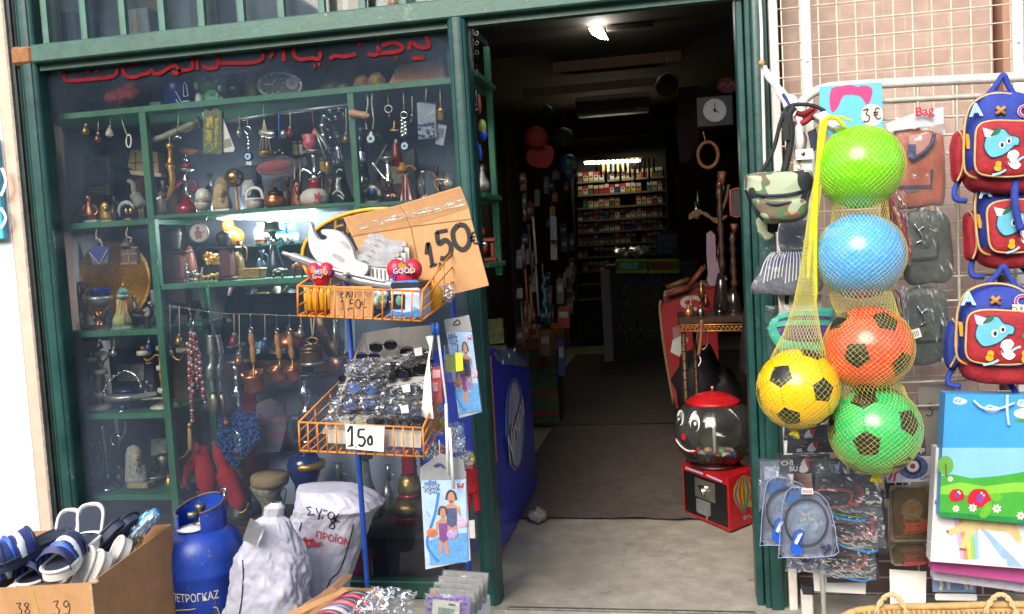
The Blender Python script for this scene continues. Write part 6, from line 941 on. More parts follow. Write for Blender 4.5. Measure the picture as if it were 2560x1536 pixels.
for k in range(7):
 c=('#3a3a48','#b02a44','#4b4a58','#c0525c','#5b5c70','#a8a4a8','#7a3a4c')[k];t=T('plastic_ring',('dark grey ring at the back','red ring second from the back','grey ring in the middle','pinkish red ring in the middle','slate ring towards the front','pale ring towards the front','wine red ring at the front')[k]+' of the row in the low carton','ring',885-9*k,1500+9*k,-.85-.03*k,RG)
 x,y=888-11*k,1522+8*k;t.tube('ring',M(c,.3,0,.2,30),[(x+44*math.cos(a),y-40*math.sin(a))for a in[j*math.pi/14 for j in range(15)]],7,8,smooth=False);t.tube('inner_ring',M('#b9b4b8',.3),[(x+33*math.cos(a),y-30*math.sin(a),.004)for a in[j*math.pi/14 for j in range(15)]],4,6,smooth=False)
t=T('plastic_bag','crumpled clear bags lying over the low carton','bag',970,1536,-.98);wrap(t,'film',CELLO2,[(930,1464),(1046,1470),(1030,1545),(860,1545)],-1.0,.03,.03,7,20);wrap(t,'film',CELLO,[(940,1462),(985,1482),(960,1520),(930,1510)],-1.01,.01,.02,8,12)
for k in range(5):
 t=T('calculator_packet',('front packet with a calculator and purple brick print at the bottom edge','second calculator packet behind the purple one','third calculator packet, greyish film','fourth calculator packet, near the back','rearmost calculator packet under the swim packet')[k],'packet',1110,1500,-.95+.06*k,'calculator packets stacked by the pillar');dx,dy=11*k,-15*k
 q=lambda pts:[(a+dx,b+dy)for a,b in pts]
 t.poly('packet',M('#8e8a84' if k else '#7c6f9c',.4,0,.3,40),q([(1064,1488),(1176,1496),(1170,1570),(1060,1570)]),.01)
 if k==0:t.area('bricks',M('#6a3c8c',.4,0,.5,30),[[(1068+14*i+5*(j%2),1494+13*j),(1079+14*i+5*(j%2),1494+13*j),(1079+14*i+5*(j%2),1503+13*j),(1068+14*i+5*(j%2),1503+13*j)]for i in range(7)for j in range(4)],-.001);t.poly('calculator',M('#b4b5a4',.4),[(1082,1500),(1150,1508),(1146,1570),(1078,1570)],.01,-.008);t.area('screen',M('#6f7f70',.25),[[(1096,1518),(1136,1524),(1134,1538),(1094,1536)]],-.0095);t.area('solar_strip',INK,[[(1122,1509),(1140,1511),(1139,1516),(1121,1514)]],-.0095)
 else:t.area('printed_stripe',M(('#c06a2c','#4b7a3c','#a8a49a','#8c8a86')[k-1],.4),[q([(1066,1492),(1080,1493),(1078,1512),(1064,1510)])],-.001)
 wrap(t,'film',CELLO2,q([(1060,1482),(1180,1490),(1176,1560),(1056,1560)]),-.965+.06*k,.004,.006,k+40,10)
t=T('white_carton','small white carton at the bottom beside the pillar','carton',1195,1540,-.6);t.box('box',WHITE,1182,1502,1218,1560,.06)
def hit(px,py,i,val):
 d=FW*FPX+RT*(px-1280)+UP*(768-py);return CAM+d*((val-CAM[i])/d[i])
fx=hit(1256,1389,2,0).x
t=T('freezer','dark blue ice cream freezer with a curved top and silver oval logo','freezer',at=V((fx,hit(1256,1389,2,0).y,0)));o=t.o
FB=M('#1a36b4',.3,0,.15,3,coat=.2)
out=[hit(a,b,0,fx)-o for a,b in((1254,1386),(1224,874),(1238,867),(1256,867),(1275,872),(1295,881),(1312,895),(1322,915),(1332,1044),(1345,1258),(1322,1296))]
g=MB();g.slab([V((0,q.y,max(.03,q.z)))for q in out],(1,0,0),.62);t.put('cabinet',g,FB)
g=MB();tp=[hit(a,b,0,fx+.002)-o for a,b in((1232,884),(1246,874),(1262,874),(1282,880),(1300,890),(1314,905),(1320,918),(1296,916),(1250,908))];g.flat([V((.002,q.y,q.z))for q in tp]);t.put('glass_end',g,M('#6a7c94',.15,0,.2,8))
g=MB();[g.box((-.05-.5*a,.06+.5*b,.015),(.05,.05,.03))for a in(0,1)for b in(0,1)];t.put('foot',g,BLACK)
cf=hit(1287,1060,0,fx);f=Fr(cf-o,(0,1,0),(0,0,1));g=MB();g.disc(f,0,0,.27,.003,40,.235);t.put('glow_ring',g,M('#4a90f0',.3,0,.3,6))
g=MB();g.disc(f,0,0,.205,.005,40,.225);t.put('logo_oval',g,M('#b4b8d4',.3,.1,.4,6));g=MB();g.stroke(f,[(.205*math.cos(a),.225*math.sin(a))for a in[k*.2618 for k in range(24)]],.012,.007,1,True);t.put('logo_rim',g,M('#8d7468',.3,.4,.2,20))
g=MB();g.text(f,'Nirvana',.2,-.02,-.07,.010,'CENTER',.35,.03,.35,.8);t.put('logo_outline',g,M('#1a2040',.4));g=MB();g.text(f,'Nirvana',.2,-.02,-.07,.013,'CENTER',.35,.012,.35,.8);t.put('logo_lettering',g,M('#eeeef2',.4))
g=MB();[g.ball(f(-.22+.16*k,.35+.01*k,.002),(.004,.012,.012),10,6)for k in range(3)];t.put('screw_caps',g,WHITE)
g=MB();q0,q1=hit(1223,890,0,fx)-o,hit(1240,1150,0,fx)-o;g.box((.004,q0.y-.012,(q0.z+q1.z)/2),(.012,.02,q0.z-q1.z));t.put('wooden_edge',g,WOOD)
t=T('plastic_bag','small crumpled pale bag on the carpet edge by the freezer','bag',at=hit(1345,1302,2,.012));g=MB();g.ball((0,0,.03),(.05,.05,.03));g.jitter(.02,40);t.put('bag',g,M('#8a8378',.5,0,.3,40))
b=hit(1365,1060,2,.012)
t=T('carton_stack','green and red printed carton standing on the carpet beyond the freezer','carton',at=b);g=MB().box((0,.17,.19),(.22,.3,.38),bev=.004);g.m=1;[g.box((0,.018,z),(.2,.006,.04))for z in(.08,.24)];t.put('carton',g,[M('#2f4a2c',.6,0,.7,12),M('#7a2c22',.6,0,.3,20)])
t=T('carton_stack','second green printed carton, topmost under the fruit box','carton',at=b+V((0,0,.382)));t.put('carton',MB().box((0,.17,.10),(.23,.3,.2),bev=.004),M('#35503a',.6,0,.7,12));g=MB();g.box((0,.018,.1),(.2,.006,.05));t.put('red_band',g,M('#7a2c22',.6,0,.3,20))
t=T('fruit_box','brown cardboard box with hand holes holding orange fruit','box',at=b+V((0,0,.584)));g=MB();g.box((0,.02,.08),(.36,.012,.16));g.box((-.175,.18,.08),(.012,.31,.16));g.box((.175,.18,.08),(.012,.31,.16));g.box((0,.33,.08),(.36,.012,.16));g.box((0,.18,.006),(.34,.3,.01));g.m=1;[g.box((-.12+.08*k,.0125,.09),(.012,.003,.05))for k in range(4)];t.put('box',g,[M('#7a4f2c',.8,0,.2,14),INK])
rnd=random.Random(3)
for k in range(9):
 q=T('orange','orange fruit lying in the brown box past the freezer','fruit',at=b+V((-.12+.03*k,.08+rnd.random()*.15,.584+.15+rnd.random()*.02)),group='oranges in the brown box');q.put('orange',MB().ball((0,0,0),.035,12,8).jitter(.002,60),M('#b5651c',.5,0,.2,50,.3,200))
YC=6.9
def floor_y(px,py):return hit(px,py,2,0)
t=T('counter','shop counter with a pale end post and black front hung with jewellery','counter',at=P(1610,880,YC));t.o.z=0;t.e.location.z=0;o=t.o
xa_,xb_=P(1526,770,YC).x-o.x,P(1740,770,YC).x-o.x;zt=P(1610,668,YC).z
g=MB();g.box(((xa_+xb_)/2,.3,zt/2),(xb_-xa_,.55,zt));t.put('front',g,M('#15130f',.4,0,.3,10));g=MB();g.box(((xa_+xb_)/2,.28,zt+.02),(xb_-xa_+.1,.66,.04),bev=.006);t.put('top',g,M('#4d4438',.5));g=MB();g.box((xa_-.04,.2,zt/2-.002),(.11,.5,zt-.004),bev=.004);t.put('end_post',g,M('#8d8c84',.6,0,.1,10))
rnd=random.Random(6);g=MB()
for k in range(60):
 x=xa_+.1+rnd.random()*(xb_-xa_-.2);z=rnd.uniform(.25,zt-.05);g.tube([V((x,.018,z)),V((x,.012,z-rnd.uniform(.05,.22)))],.006,5)
t.put('hung_jewellery',g,M('#8d8a80',.25,.9,.5,30),label='dense rows of hanging silver chains')
for k,(x0,x1,lab)in enumerate(((1540,1618,'bright green sweets box on the counter edge, left one'),(1622,1698,'yellow green sweets box with red packets on the counter edge, right one'))):
 q=T('sweets_box',lab,'box',(x0+x1)/2,682,YC-.12);q.box('box',M('#4c7a2c' if not k else '#6c6a28',.5,0,.4,10),x0,652,x1,682,.2,bev=.005);q.area('lip',M('#8fbf22',.5),[[(x0,676),(x1,675),(x1,683),(x0,684)],[(x0,648),(x1,647),(x1,653),(x0,654)]],-.008);q.area('picture',M('#7ab0a8' if not k else '#7a2c1c',.5,0,.5,12),[[(x0+8,657),(x1-22,656),(x1-22,673),(x0+8,674)]],-.006)
for k,(x,y,c,lab)in enumerate(((1560,634,'#b8bcc0','silvery bagged sweets heap on the counter, left'),(1598,630,'#c8cdd2','silvery bagged sweets heap on the counter, right'))):
 q=T('bagged_sweets',lab,'bag',x,y+10,YC+.1);g=MB();q.ball(g,None,x,y,(30,20,12));g.jitter(.05,18);q.put('bag',g,M(c,.2,.6,.3,20))
q=T('shelf_unit','colourful stocked rack standing behind the counter at its right','rack',1660,640,YC+.3);q.poly('back',M('#3a2c2c',.6,0,.9,7),[(1640,640),(1640,590),(1660,574),(1692,580),(1696,640)],.25)
rnd=random.Random(31);g=MB();[q.box(g,None,a,b,a+9,b+14,.06,-.02,0)for a,b in[(1644+10*(k%5),588+17*(k//5))for k in range(14)]];q.put('packets',g,M('#4b5a86',.4,0,.9,9))
YR=8.4
t=T('cigarette_rack','tall back wall rack of narrow shelves filled with cigarette packs','rack',1558,860,YR);o=t.o
ROWS=(447,480,513,544,574,605,636,671,703,740)
g=MB();g.box(t.p(1556,600,.22),(t.s*235,.03,t.s*520));t.put('back',g,M('#2c2a26',.7,0,.2,8))
for k,y in enumerate(ROWS):
 g=MB();c=t.p(1556,y+4,.1);g.box(c,(222*t.s,.2,5*t.s));t.put('shelf',g,M('#6d6a58',.6,0,.15,10))
for x in(1440,1672):
 g=MB();g.box(t.p(x,620,.08),(5*t.s,.25,480*t.s));t.put('side',g,M('#3d3a32',.6))
PAL=[('white','#b9b6ae'),('red','#9c2422'),('cream','#b5a878'),('grey','#83827e'),('navy','#28346c'),('brown','#6d4a2c'),('gold','#a8842c'),('green','#3c6a44')]
NTH=('top','second','third','fourth','fifth','sixth','seventh','eighth');rnd=random.Random(12);PM={}
for r,y in enumerate(ROWS[:8]):
 z0=P(1556,y+1.5,YR+.1).z
 for k in range(16):
  if rnd.random()<.07:continue
  nm,c=rnd.choice(PAL[:2]+PAL[:1]*3+PAL);w=t.s*11.0;h=t.s*rnd.choice((21,22,23));key=(nm,round(h,4))
  if key not in PM:
   g=MB();g.box((0,.02,h*.31),(w,.04,h*.62),bev=.003);g.m=1;g.box((0,.02,h*.81),(w,.041,h*.37),bev=.003);g.m=2;g.box((0,-.0012,h*.45),(w*.6,.002,h*.14));PM[key]=g.mesh('cigarette_pack',[M(c,.45),M('#b9b4a8' if nm!='white' else '#a8231f',.45),INK])
  ob=bpy.data.objects.new('cigarette_pack',PM[key]);COL.objects.link(ob);xx=P(1450+13.4*k,y,YR+.02).x;ob.location=(xx,YR+.02+rnd.uniform(0,.03),z0)
  tag(ob,'%s cigarette pack on the %s shelf of the rack behind the counter'%(nm,NTH[r]),'cigarette pack','%s packs on the %s rack shelf'%(nm,NTH[r]))
q=T('strip_lamp','lit strip lamp over the cigarette rack at the back','lamp',1530,420,YR-.25);q.tube('tube',M('#fff0cc',.4,emit=17,var=0),[(1462,408),(1600,402)],3.5,8);q.box('housing',M('#7a776a',.5),1458,398,1604,403,.06,.02)
q=T('price_cards','row of bright price cards at the top of the back rack','cards',1530,440,YR-.05)
for k in range(6):q.poly('card',M(('#b5a25c','#c8c4b4','#7c98a8','#c0b070','#a8a498','#b8b4a0')[k],.6),[(1500+13*k,400),(1510+13*k,399),(1514+13*k,428),(1504+13*k,430)],.004)
g=MB();[q.tube(g,None,[(1490+12*k,396,-.2),(1491+12*k,430+14*(k%3),-.2)],3,5)for k in range(13)];q.put('hung_bottles',g,BLACK)
for k in range(13):pass
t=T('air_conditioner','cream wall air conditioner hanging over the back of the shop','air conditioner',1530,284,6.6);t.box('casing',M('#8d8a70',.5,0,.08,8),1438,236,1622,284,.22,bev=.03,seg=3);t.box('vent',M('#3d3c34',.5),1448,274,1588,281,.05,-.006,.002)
t=T('glow_patch','bright white reflected patch built as a glowing ceiling panel, deep in the shop','lamp',1495,85,4.2);t.poly('panel',M('#fdfcf4',.4,emit=30,var=0),[(1472,72),(1504,68),(1520,98),(1500,96),(1480,84)],.03);t.box('bracket',M('#3a332c',.6),1516,60,1632,72,.05,.03)  # bright reflection near the ceiling, put in as an added glowing panel
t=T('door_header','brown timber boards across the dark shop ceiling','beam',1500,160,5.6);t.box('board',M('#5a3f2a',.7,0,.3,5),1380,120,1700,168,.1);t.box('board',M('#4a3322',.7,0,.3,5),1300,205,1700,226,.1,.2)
t=T('wall_clock','round white clock in a black square frame on the right inside wall','clock',1787,310,2.2);t.box('frame',BLACK,1740,238,1834,318,.05,.01,.01);t.poly('face',M('#b9bcc0',.5,0,.06,20),circ(1787,276,29,32),.01);t.ink('hands',INK,[[(1787,276),(1787,258)],[(1787,276),(1798,282)]],2.4,-.002,n=1);t.ball('hub',INK,1787,276,4,-.002);g=MB();[t.ink(g,None,[[(1787+25*math.cos(a),276+25*math.sin(a)),(1787+28*math.cos(a),276+28*math.sin(a))]],1.5,-.0025,n=1)for a in[k*math.pi/6 for k in range(12)]];t.put('hour_marks',g,GREY)
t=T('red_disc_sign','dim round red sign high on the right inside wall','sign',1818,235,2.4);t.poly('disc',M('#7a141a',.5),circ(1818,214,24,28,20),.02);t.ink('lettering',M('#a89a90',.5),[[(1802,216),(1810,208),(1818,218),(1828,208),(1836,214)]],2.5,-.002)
t=T('peaked_hat','red peaked cap hanging inside the doorway at upper left','cap',1348,418,2.2);CP=M('#7a1610',.8,0,.2,30,.3,120);g=MB();t.ball(g,None,1340,350,(30,26,34));t.put('crown',g,CP);t.poly('peak',CP,[(1326,372),(1342,360),(1378,366),(1384,392),(1372,416),(1350,420),(1322,410),(1316,388)],.02,-.05,smooth=3);t.tube('strap',M('#7a140e',.8),[(1318,345,-.05),(1330,362,-.09),(1362,362,-.09)],4,6)
t=T('globe_balloon','blue globe shaped balloon with green land hanging in the doorway','balloon',1422,452,3.2);t.lat('balloon',M('#2c5f80',.4,0,.3,12),[(3,452),(14,440),(23,420),(23,402),(14,390),(0,386)],1424);g=MB();t.area(g,None,[[(1424,404),(1438,402),(1444,416),(1434,426),(1430,418)],[(1414,424),(1424,426),(1422,438),(1416,434)]],-.095,smooth=2);t.put('land',g,M('#5c5a2c',.5))
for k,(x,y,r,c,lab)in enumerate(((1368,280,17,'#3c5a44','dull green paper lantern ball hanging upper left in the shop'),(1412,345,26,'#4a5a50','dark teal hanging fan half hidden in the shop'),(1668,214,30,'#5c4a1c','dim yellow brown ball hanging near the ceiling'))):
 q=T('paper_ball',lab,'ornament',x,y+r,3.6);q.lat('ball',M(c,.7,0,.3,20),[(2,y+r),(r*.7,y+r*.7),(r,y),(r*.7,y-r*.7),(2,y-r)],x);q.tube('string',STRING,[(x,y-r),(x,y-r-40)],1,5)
rnd=random.Random(21)
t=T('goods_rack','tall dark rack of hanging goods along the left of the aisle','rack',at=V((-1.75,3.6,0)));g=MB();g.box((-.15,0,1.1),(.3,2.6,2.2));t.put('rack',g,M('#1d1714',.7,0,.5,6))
for k,(x,y0,y1,c,lab)in enumerate(((1312,650,760,'#7a4a24','wooden spoon handle hanging lowest at the left of the doorway'),(1325,690,800,'#8d5a30','pale wooden cane, left of the hanging canes'),(1322,560,690,'#5a3a24','dark wooden cane with a pale tip in the doorway'),(1332,520,660,'#a8a49c','thin silver cane in the doorway'),(1338,640,790,'#8f8d88','thick grey cane reaching low by the aisle'),(1302,730,870,'#77746e','short grey tube by the aisle, closest to the case'))):
 q=T('cane',lab,'cane',x,y1,1.7+.1*k);q.tube('shaft',M(c,.4,.2 if k>2 else 0,.2,30),[(x,y0+20),(x+(y1-y0)*.06,y1)],3.4,8);q.tube('grip',M('#3a2a1c',.5),[(x-1,y0),(x,y0+22)],4.6,8)
for k,(x,y,w,h,c,lab)in enumerate(((1383,545,16,56,'#7b8a92','pale blue tall packet hanging in the aisle, upper'),(1384,590,16,60,'#8d9088','long pale packet with rounded end hanging in the aisle, lower'),(1380,520,12,24,'#b0781c','yellow orange tag hanging in the aisle'),(1386,486,14,18,'#b05a1c','orange tag near the top of the aisle goods'),(1408,770,30,50,'#7a1c1c','red bag hanging low in the aisle above the fruit box'),(1400,700,18,60,'#5f584c','grey brown pouch hanging in the aisle'),(1362,830,26,60,'#6a4a34','brown paper card leaning over the fruit box'),(1403,850,16,90,'#22386c','dark blue roll standing behind the fruit box'))):
 q=T('hung_packet',lab,'packet',x,y+h,2.6+.07*k);q.poly('packet',M(c,.5,0,.35,14),[(x-w/2,y),(x-w*.3,y-4),(x+w*.3,y-4),(x+w/2,y),(x+w/2+1,y+h),(x-w/2+1,y+h)],.03);q.tube('hook',TARN,[(x,y-4),(x,y-16)],1.2,5);q.area('print',M('#8d8a84',.5,0,.6,20),[[(x-w*.35,y+h*.2),(x+w*.35,y+h*.2),(x+w*.35,y+h*.5),(x-w*.35,y+h*.5)]],-.002)
q=T('turquoise_strand','strand of turquoise beads hanging by the aisle','beads',1362,790,2.3);g=MB();[q.ball(g,None,1357+3*math.sin(k)+k*.4,692+6*k,4,seg=8,rings=6)for k in range(17)];q.put('beads',g,M('#2f8a94',.3,0,.3,30));q.tube('string',STRING,[(1356,660),(1357,692)],1,5)
q=T('gilt_plaque','embossed greenish gilt panel standing low beside the doorway case','panel',1235,860,.6);q.poly('panel',M('#7c7a4c',.3,.7,.6,40,.8,60),[(1216,800),(1256,796),(1260,858),(1220,862)],.02);q.poly('stand',M('#4d4a34',.5),[(1216,866),(1264,864),(1264,874),(1216,876)],.04)
rnd=random.Random(77)
for k in range(46):
 x=rnd.uniform(1296,1436);y=rnd.uniform(430,840);nm,c=rnd.choice((('red','#6d1c1c'),('brown','#5a4028'),('grey','#77787a'),('blue','#2a3c6c'),('pale','#9a968c'),('orange','#8d4a1c'),('green','#3a5a3c')));h=rnd.uniform(18,44);w=rnd.uniform(4,9)
 q=T('hung_packet','%s small packet among the stock hanging down the left of the aisle'%nm,'packet',x,y+h,2.0+(x-1296)/50,'%s packets hanging left of the aisle'%nm);g=MB();q.poly(g,None,[(x-w,y),(x-w*.4,y-5),(x+w*.4,y-5),(x+w,y),(x+w*.9,y+h),(x-w,y+h)],.02);g.m=1;q.area(g,None,[[(x-w*.7,y+h*.3),(x+w*.7,y+h*.28),(x+w*.7,y+h*.6),(x-w*.7,y+h*.62)]],-.002);q.put('packet',g,[M(c,.5,0,.3,20),M('#9a958a',.5,0,.5,30)])
for k in range(16):
 x=rnd.uniform(1690,1850);y=rnd.uniform(430,760);nm,c,m_=rnd.choice((('dull brass','#8d6a34',.7),('dark copper','#6d3c28',.7),('black','#141416',0),('silver','#9a9a98',.8)));h=rnd.uniform(24,56);w=rnd.uniform(5,10)
 q=T('metal_vessel','%s vessel among the dim wares on the right of the aisle'%nm,'vessel',x,y+h,2.1+rnd.random()*.8,'%s vessels right of the aisle'%nm);q.lat('vessel',M(c,.3,m_,.3,30),[(w*.6,y+h),(w,y+h*.75),(w*.7,y+h*.5),(w*.3,y+h*.3),(w*.5,y)],x)
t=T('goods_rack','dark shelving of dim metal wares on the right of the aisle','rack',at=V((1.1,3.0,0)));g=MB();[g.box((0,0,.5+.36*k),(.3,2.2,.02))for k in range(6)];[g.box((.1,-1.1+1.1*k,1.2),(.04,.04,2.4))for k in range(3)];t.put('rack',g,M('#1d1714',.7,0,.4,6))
t=T('red_chest','red rounded chest with a pale ring emblem leaning beside the aisle','chest',1700,940,2.6);RC=M('#8d0f16',.35,0,.15,6,coat=.3)
t.poly('side',RC,[(1652,770),(1662,752),(1690,738),(1740,722),(1790,712),(1800,1020),(1690,1020),(1664,900)],.6,smooth=0);t.tube('edge',M('#8a6a4c',.5),[(1652,752),(1650,780),(1662,880),(1684,1010)],4,6);t.ink('ring_emblem',M('#9c968c',.5),[[(1742,775),(1722,770),(1706,760),(1712,748),(1736,744),(1752,750)]],10,-.004);t.poly('lid',M('#5a0c10',.4),[(1658,742),(1690,730),(1760,716),(1786,704),(1786,718),(1740,730),(1690,744),(1660,758)],.62,-.01)
for k,(x0,y0,x1,y1)in enumerate(((1666,720,1720,700),(1668,738,1722,720),(1722,716,1760,668))):
 q=T('rolling_pin',('brown wooden roll lying on the red chest, upper','reddish wooden roll lying on the red chest, lower','reddish wooden roll leaning up on the red chest')[k],'roll',x1,y0,2.55);q.tube('roll',M(('#5a3a1c','#6d3020','#6d3226')[k],.5,0,.2,20),[(x0,y0),(x1,y1)],7,10);q.tube('end_knob',WOODD,[(x1,y1),(x1+4,y1-3)],4,8)
t=T('black_bag','black cloth bag standing on the floor under the brass table','bag',1750,1040,1.9);g=MB();t.ball(g,None,1748,960,(60,50,95));t.ball(g,None,1800,985,(50,40,75));g.jitter(.05,9);t.put('bag',g,M('#131216',.6,0,.3,20,.5,30))
t=T('brass_table','carved brass and wood side table with slim twisted legs','table',1790,990,1.25);BT=M('#46301a',.45,.4,.4,30,.3,80);t.box('tray_top',M('#2c1a12',.3,0,.3,20),1696,792,1900,810,.4,.0,.008);g=MB();[t.tube(g,None,[(1704+11*k,826),(1709+11*k,816),(1715+11*k,826)],1.6,5)for k in range(17)];t.tube(g,None,[(1700,829),(1896,826)],2.5,6);t.tube(g,None,[(1700,813),(1896,811)],2.5,6);t.put('fretwork',g,M('#8a6630',.4,.6,.4,40))
zf=0
for a,dd in((1708,.02),(1736,.3),(1880,.02)):
 q0=t.p(a,830,dd);g=MB();g.tube([q0,V((q0.x,q0.y,-t.o.z+.012))],.013,8);[g.ball((q0.x,q0.y,q0.z-.05*j),(.015,.015,.012),8,6)for j in range(1,14)if q0.z-.05*j>-t.o.z+.02];t.put('leg',g,BT)
for k,(x,y,r,m,lab)in enumerate(((1722,790,12,COPPER,'small brass pot at the left end of the brass table'),(1752,778,10,TARN,'dull metal cup on the brass table'),(1800,772,14,BLACKG,'black bulb vase in the middle of the brass table'))):
 q=T('metal_vessel',lab,'vessel',x,794,1.35);q.lat('vessel',m,[(r*.6,793),(r,786),(r*.9,776),(r*.4,768)],x);q.lat('rim',m,[(r*.4,768),(r*.6,764)],x)
t=T('paper_bag','white paper hanging under the brass table','paper',1695,900,1.6);t.poly('paper',M('#8d9088',.7),[(1682,850),(1712,836),(1722,850),(1698,892),(1676,880)],.003);t.poly('film',CELLO2,[(1680,820),(1700,815),(1706,850),(1684,856)],.01)
t=T('leather_strap','brown leather strap with a ring hanging from the brass table','strap',1750,915,1.1);t.tube('strap',M('#6d3f22',.5),[(1754,800),(1752,850),(1746,890)],5,6);t.tube('ring',TARN,circ(1756,848,14,16,26),2,6,True);t.tube('lace',WHITE,[(1748,890),(1752,902),(1746,916)],1.5,5)
t=T('pink_panel','greyish pink plastic chair back standing behind the brass table','panel',1775,700,1.9);t.poly('panel',M('#6d5866',.5,0,.15,10),[(1766,586),(1788,588),(1790,650),(1812,690),(1816,702),(1776,716),(1770,690)],.04,smooth=2)
HW=M('#3a2418',.4,.2,.3,20)
for k,(x,y0,y1,lab)in enumerate(((1806,430,790,'tall dark hookah standing on the brass table, left'),(1836,560,790,'shorter dark hookah beside it on the brass table'),(1872,380,960,'silver ringed hookah column just inside the right jamb'))):
 q=T('hookah',lab,'hookah',x,y1,1.5-.3*(k==2));h=y1-y0;q.lat('base',M('#1c1412',.15,0,.3,20,coat=.5),[(18,y1),(22,y1-h*.08),(14,y1-h*.22),(7,y1-h*.3)],x);q.lat('stem',SILVER if k==2 else HW,[(6,y1-h*.3)]+[(5+4*(j%2),y1-h*(.3+.06*j))for j in range(1,10)]+[(4,y1-h*.9)],x);q.lat('bowl',M('#5a2c1c',.5),[(5,y1-h*.9),(10,y0)],x)
t=T('wooden_hoop','brown hoop hanging on the right inside wall under the clock','hoop',1770,425,2.0);t.tube('hoop',M('#6d4428',.5,0,.2,20),circ(1770,388,25,24,32),5,8,True);t.tube('strap',M('#7a6a50',.6),[(1758,330),(1764,356)],2,5)
t=T('rope_coil','loose brown cords bundled on the right side of the aisle','cord',1765,560,2.0);g=MB();[t.tube(g,None,[(1722,540+3*k),(1745,526+4*k),(1765,540-2*k),(1790,548+3*k),(1818,540)],3,6)for k in range(4)];t.tube(g,None,[(1800,540),(1815,500),(1822,462)],4,6);t.put('cord',g,M('#5c442a',.8,0,.2,60))
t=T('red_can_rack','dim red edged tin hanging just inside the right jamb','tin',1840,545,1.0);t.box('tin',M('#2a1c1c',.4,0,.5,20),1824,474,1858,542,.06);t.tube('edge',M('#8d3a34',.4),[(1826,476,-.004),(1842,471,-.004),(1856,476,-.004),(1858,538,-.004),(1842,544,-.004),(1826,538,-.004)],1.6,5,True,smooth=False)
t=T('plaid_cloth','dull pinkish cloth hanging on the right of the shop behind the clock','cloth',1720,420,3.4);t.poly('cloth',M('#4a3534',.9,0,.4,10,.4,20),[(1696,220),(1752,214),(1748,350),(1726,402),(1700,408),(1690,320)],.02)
b0,b1,b2=hit(1711,1281,2,.012),hit(1826,1330,2,.012),hit(1896,1300,2,.012)
for q in(b0,b1,b2):q.z=.012
b3=b0+b2-b1;ztop=1.43-(1.43-0)*0;hz=hit(1816,1196,1,b1.y).z
t=T('gumball_machine','red and black gumball machine with a clear smiling globe','gumball machine',at=(b0+b2)/2);o=t.o;up=V((0,0,hz-.012));RG_=worn('#a81018','#5a1a18',.34,'#3a0c0c',.68,40)
g=MB();pts=[q-o for q in(b0,b1,b2,b3)];g.add(pts+[q+up for q in pts],[[0,1,5,4],[1,2,6,5],[2,3,7,6],[3,0,4,7],[4,5,6,7]]);t.put('case',g,RG_)
ff=Fr(b0-o,b1-b0,(0,0,1));wf=(b1-b0).length;hf=hz-.012
g=MB();g.shape(ff,[(.012,.015),(wf-.012,.015),(wf-.012,hf*.86),(.012,hf*.86)],.002);t.put('front_panel',g,M('#101012',.35,0,.2,30))
g=MB();g.shape(ff,[(.03,hf*.9),(wf*.48,hf*.9),(wf*.48,hf*.94),(.03,hf*.95)],.003);g.shape(ff,[(wf*.55,hf*.9),(wf*.88,hf*.88),(wf*.88,hf*.92),(wf*.55,hf*.94)],.003);t.put('labels',g,M('#a8a8b4',.4,0,.3,60))
g=MB();g.shape(ff,[(wf*.30,hf*.44),(wf*.72,hf*.44),(wf*.72,hf*.80),(wf*.30,hf*.80)],.008,.006);t.put('coin_plate',g,M('#9a978c',.35,.8,.3,30));g=MB();g.disc(ff,wf*.5,hf*.64,.022,.016,16,th=.012);g.tube([ff(wf*.44,hf*.70,.022),ff(wf*.56,hf*.56,.022)],.006,8);t.put('crank',g,CHROME);g=MB();g.shape(ff,[(wf*.33,hf*.16),(wf*.36,hf*.13),(wf*.58,hf*.13),(wf*.61,hf*.16),(wf*.61,hf*.40),(wf*.33,hf*.40)],.012,.012);t.put('chute_flap',g,M('#8d8f90',.45,.5,.15,30));g=MB();g.disc(ff,wf*.53,hf*.08,.009,.004,12);t.put('lock',g,CHROME)
fs=Fr(b1-o,b2-b1,(0,0,1));ws=(b2-b1).length;cx_,cz_=ws*.5,hf*.62;bal=lambda u,v:(cx_+u*ws*.36,cz_+v*hf*.34)
BO=[(0,1),(.55,.85),(.95,.45),(1,.05),(.8,-.4),(.45,-.8),(.18,-1.1),(-.18,-1.1),(-.45,-.8),(-.8,-.4),(-1,.05),(-.95,.45),(-.55,.85)]
g=MB();g.shape(fs,[bal(*q)for q in BO],.002);t.put('balloon_picture',g,M('#b98a1c',.4))
for k,c in enumerate(('#2c5aa0','#a8281c','#3c7a3c','#2c5aa0','#a8281c')):
 u=-.8+.4*k;g=MB();g.stroke(fs,[bal(u*.4,.95),bal(u,.2),bal(u*.85,-.3),bal(u*.2,-1.05)],ws*.06,.0032+.0002*k,4,taper=True);t.put('balloon_stripe',g,M(c,.4))
g=MB();g.shape(fs,[bal(-.16,-1.25),bal(.16,-1.25),bal(.14,-1.5),bal(-.14,-1.5)],.0025);t.put('basket_picture',g,M('#8d7a9c',.5));g=MB();g.shape(fs,[bal(.6+.3*math.cos(k*.7),-.72+.2*math.sin(k*.7))for k in range(9)],.0048);t.put('small_balloon',g,M('#8d9a2c',.4));g=MB();g.stroke(fs,[bal(.2,-1.5),bal(.4,-1.3),bal(.6,-1.5),bal(.9,-1.4)],.004,.003);t.put('cloud_line',g,M('#b9a8a8',.5))
gc=P(1785,1078,((b0+b2)/2).y);rg=100*S(1785,1078,gc.y);gc.z=hz+rg*.90;gcl=gc-o
g=MB();n_=12;g.lathe([(rg*math.sin(a),-rg*.96*math.cos(a))for a in[R(32)+(R(142)-R(32))*k/18 for k in range(19)]],gcl,40);t.put('globe',g,GLOBE)
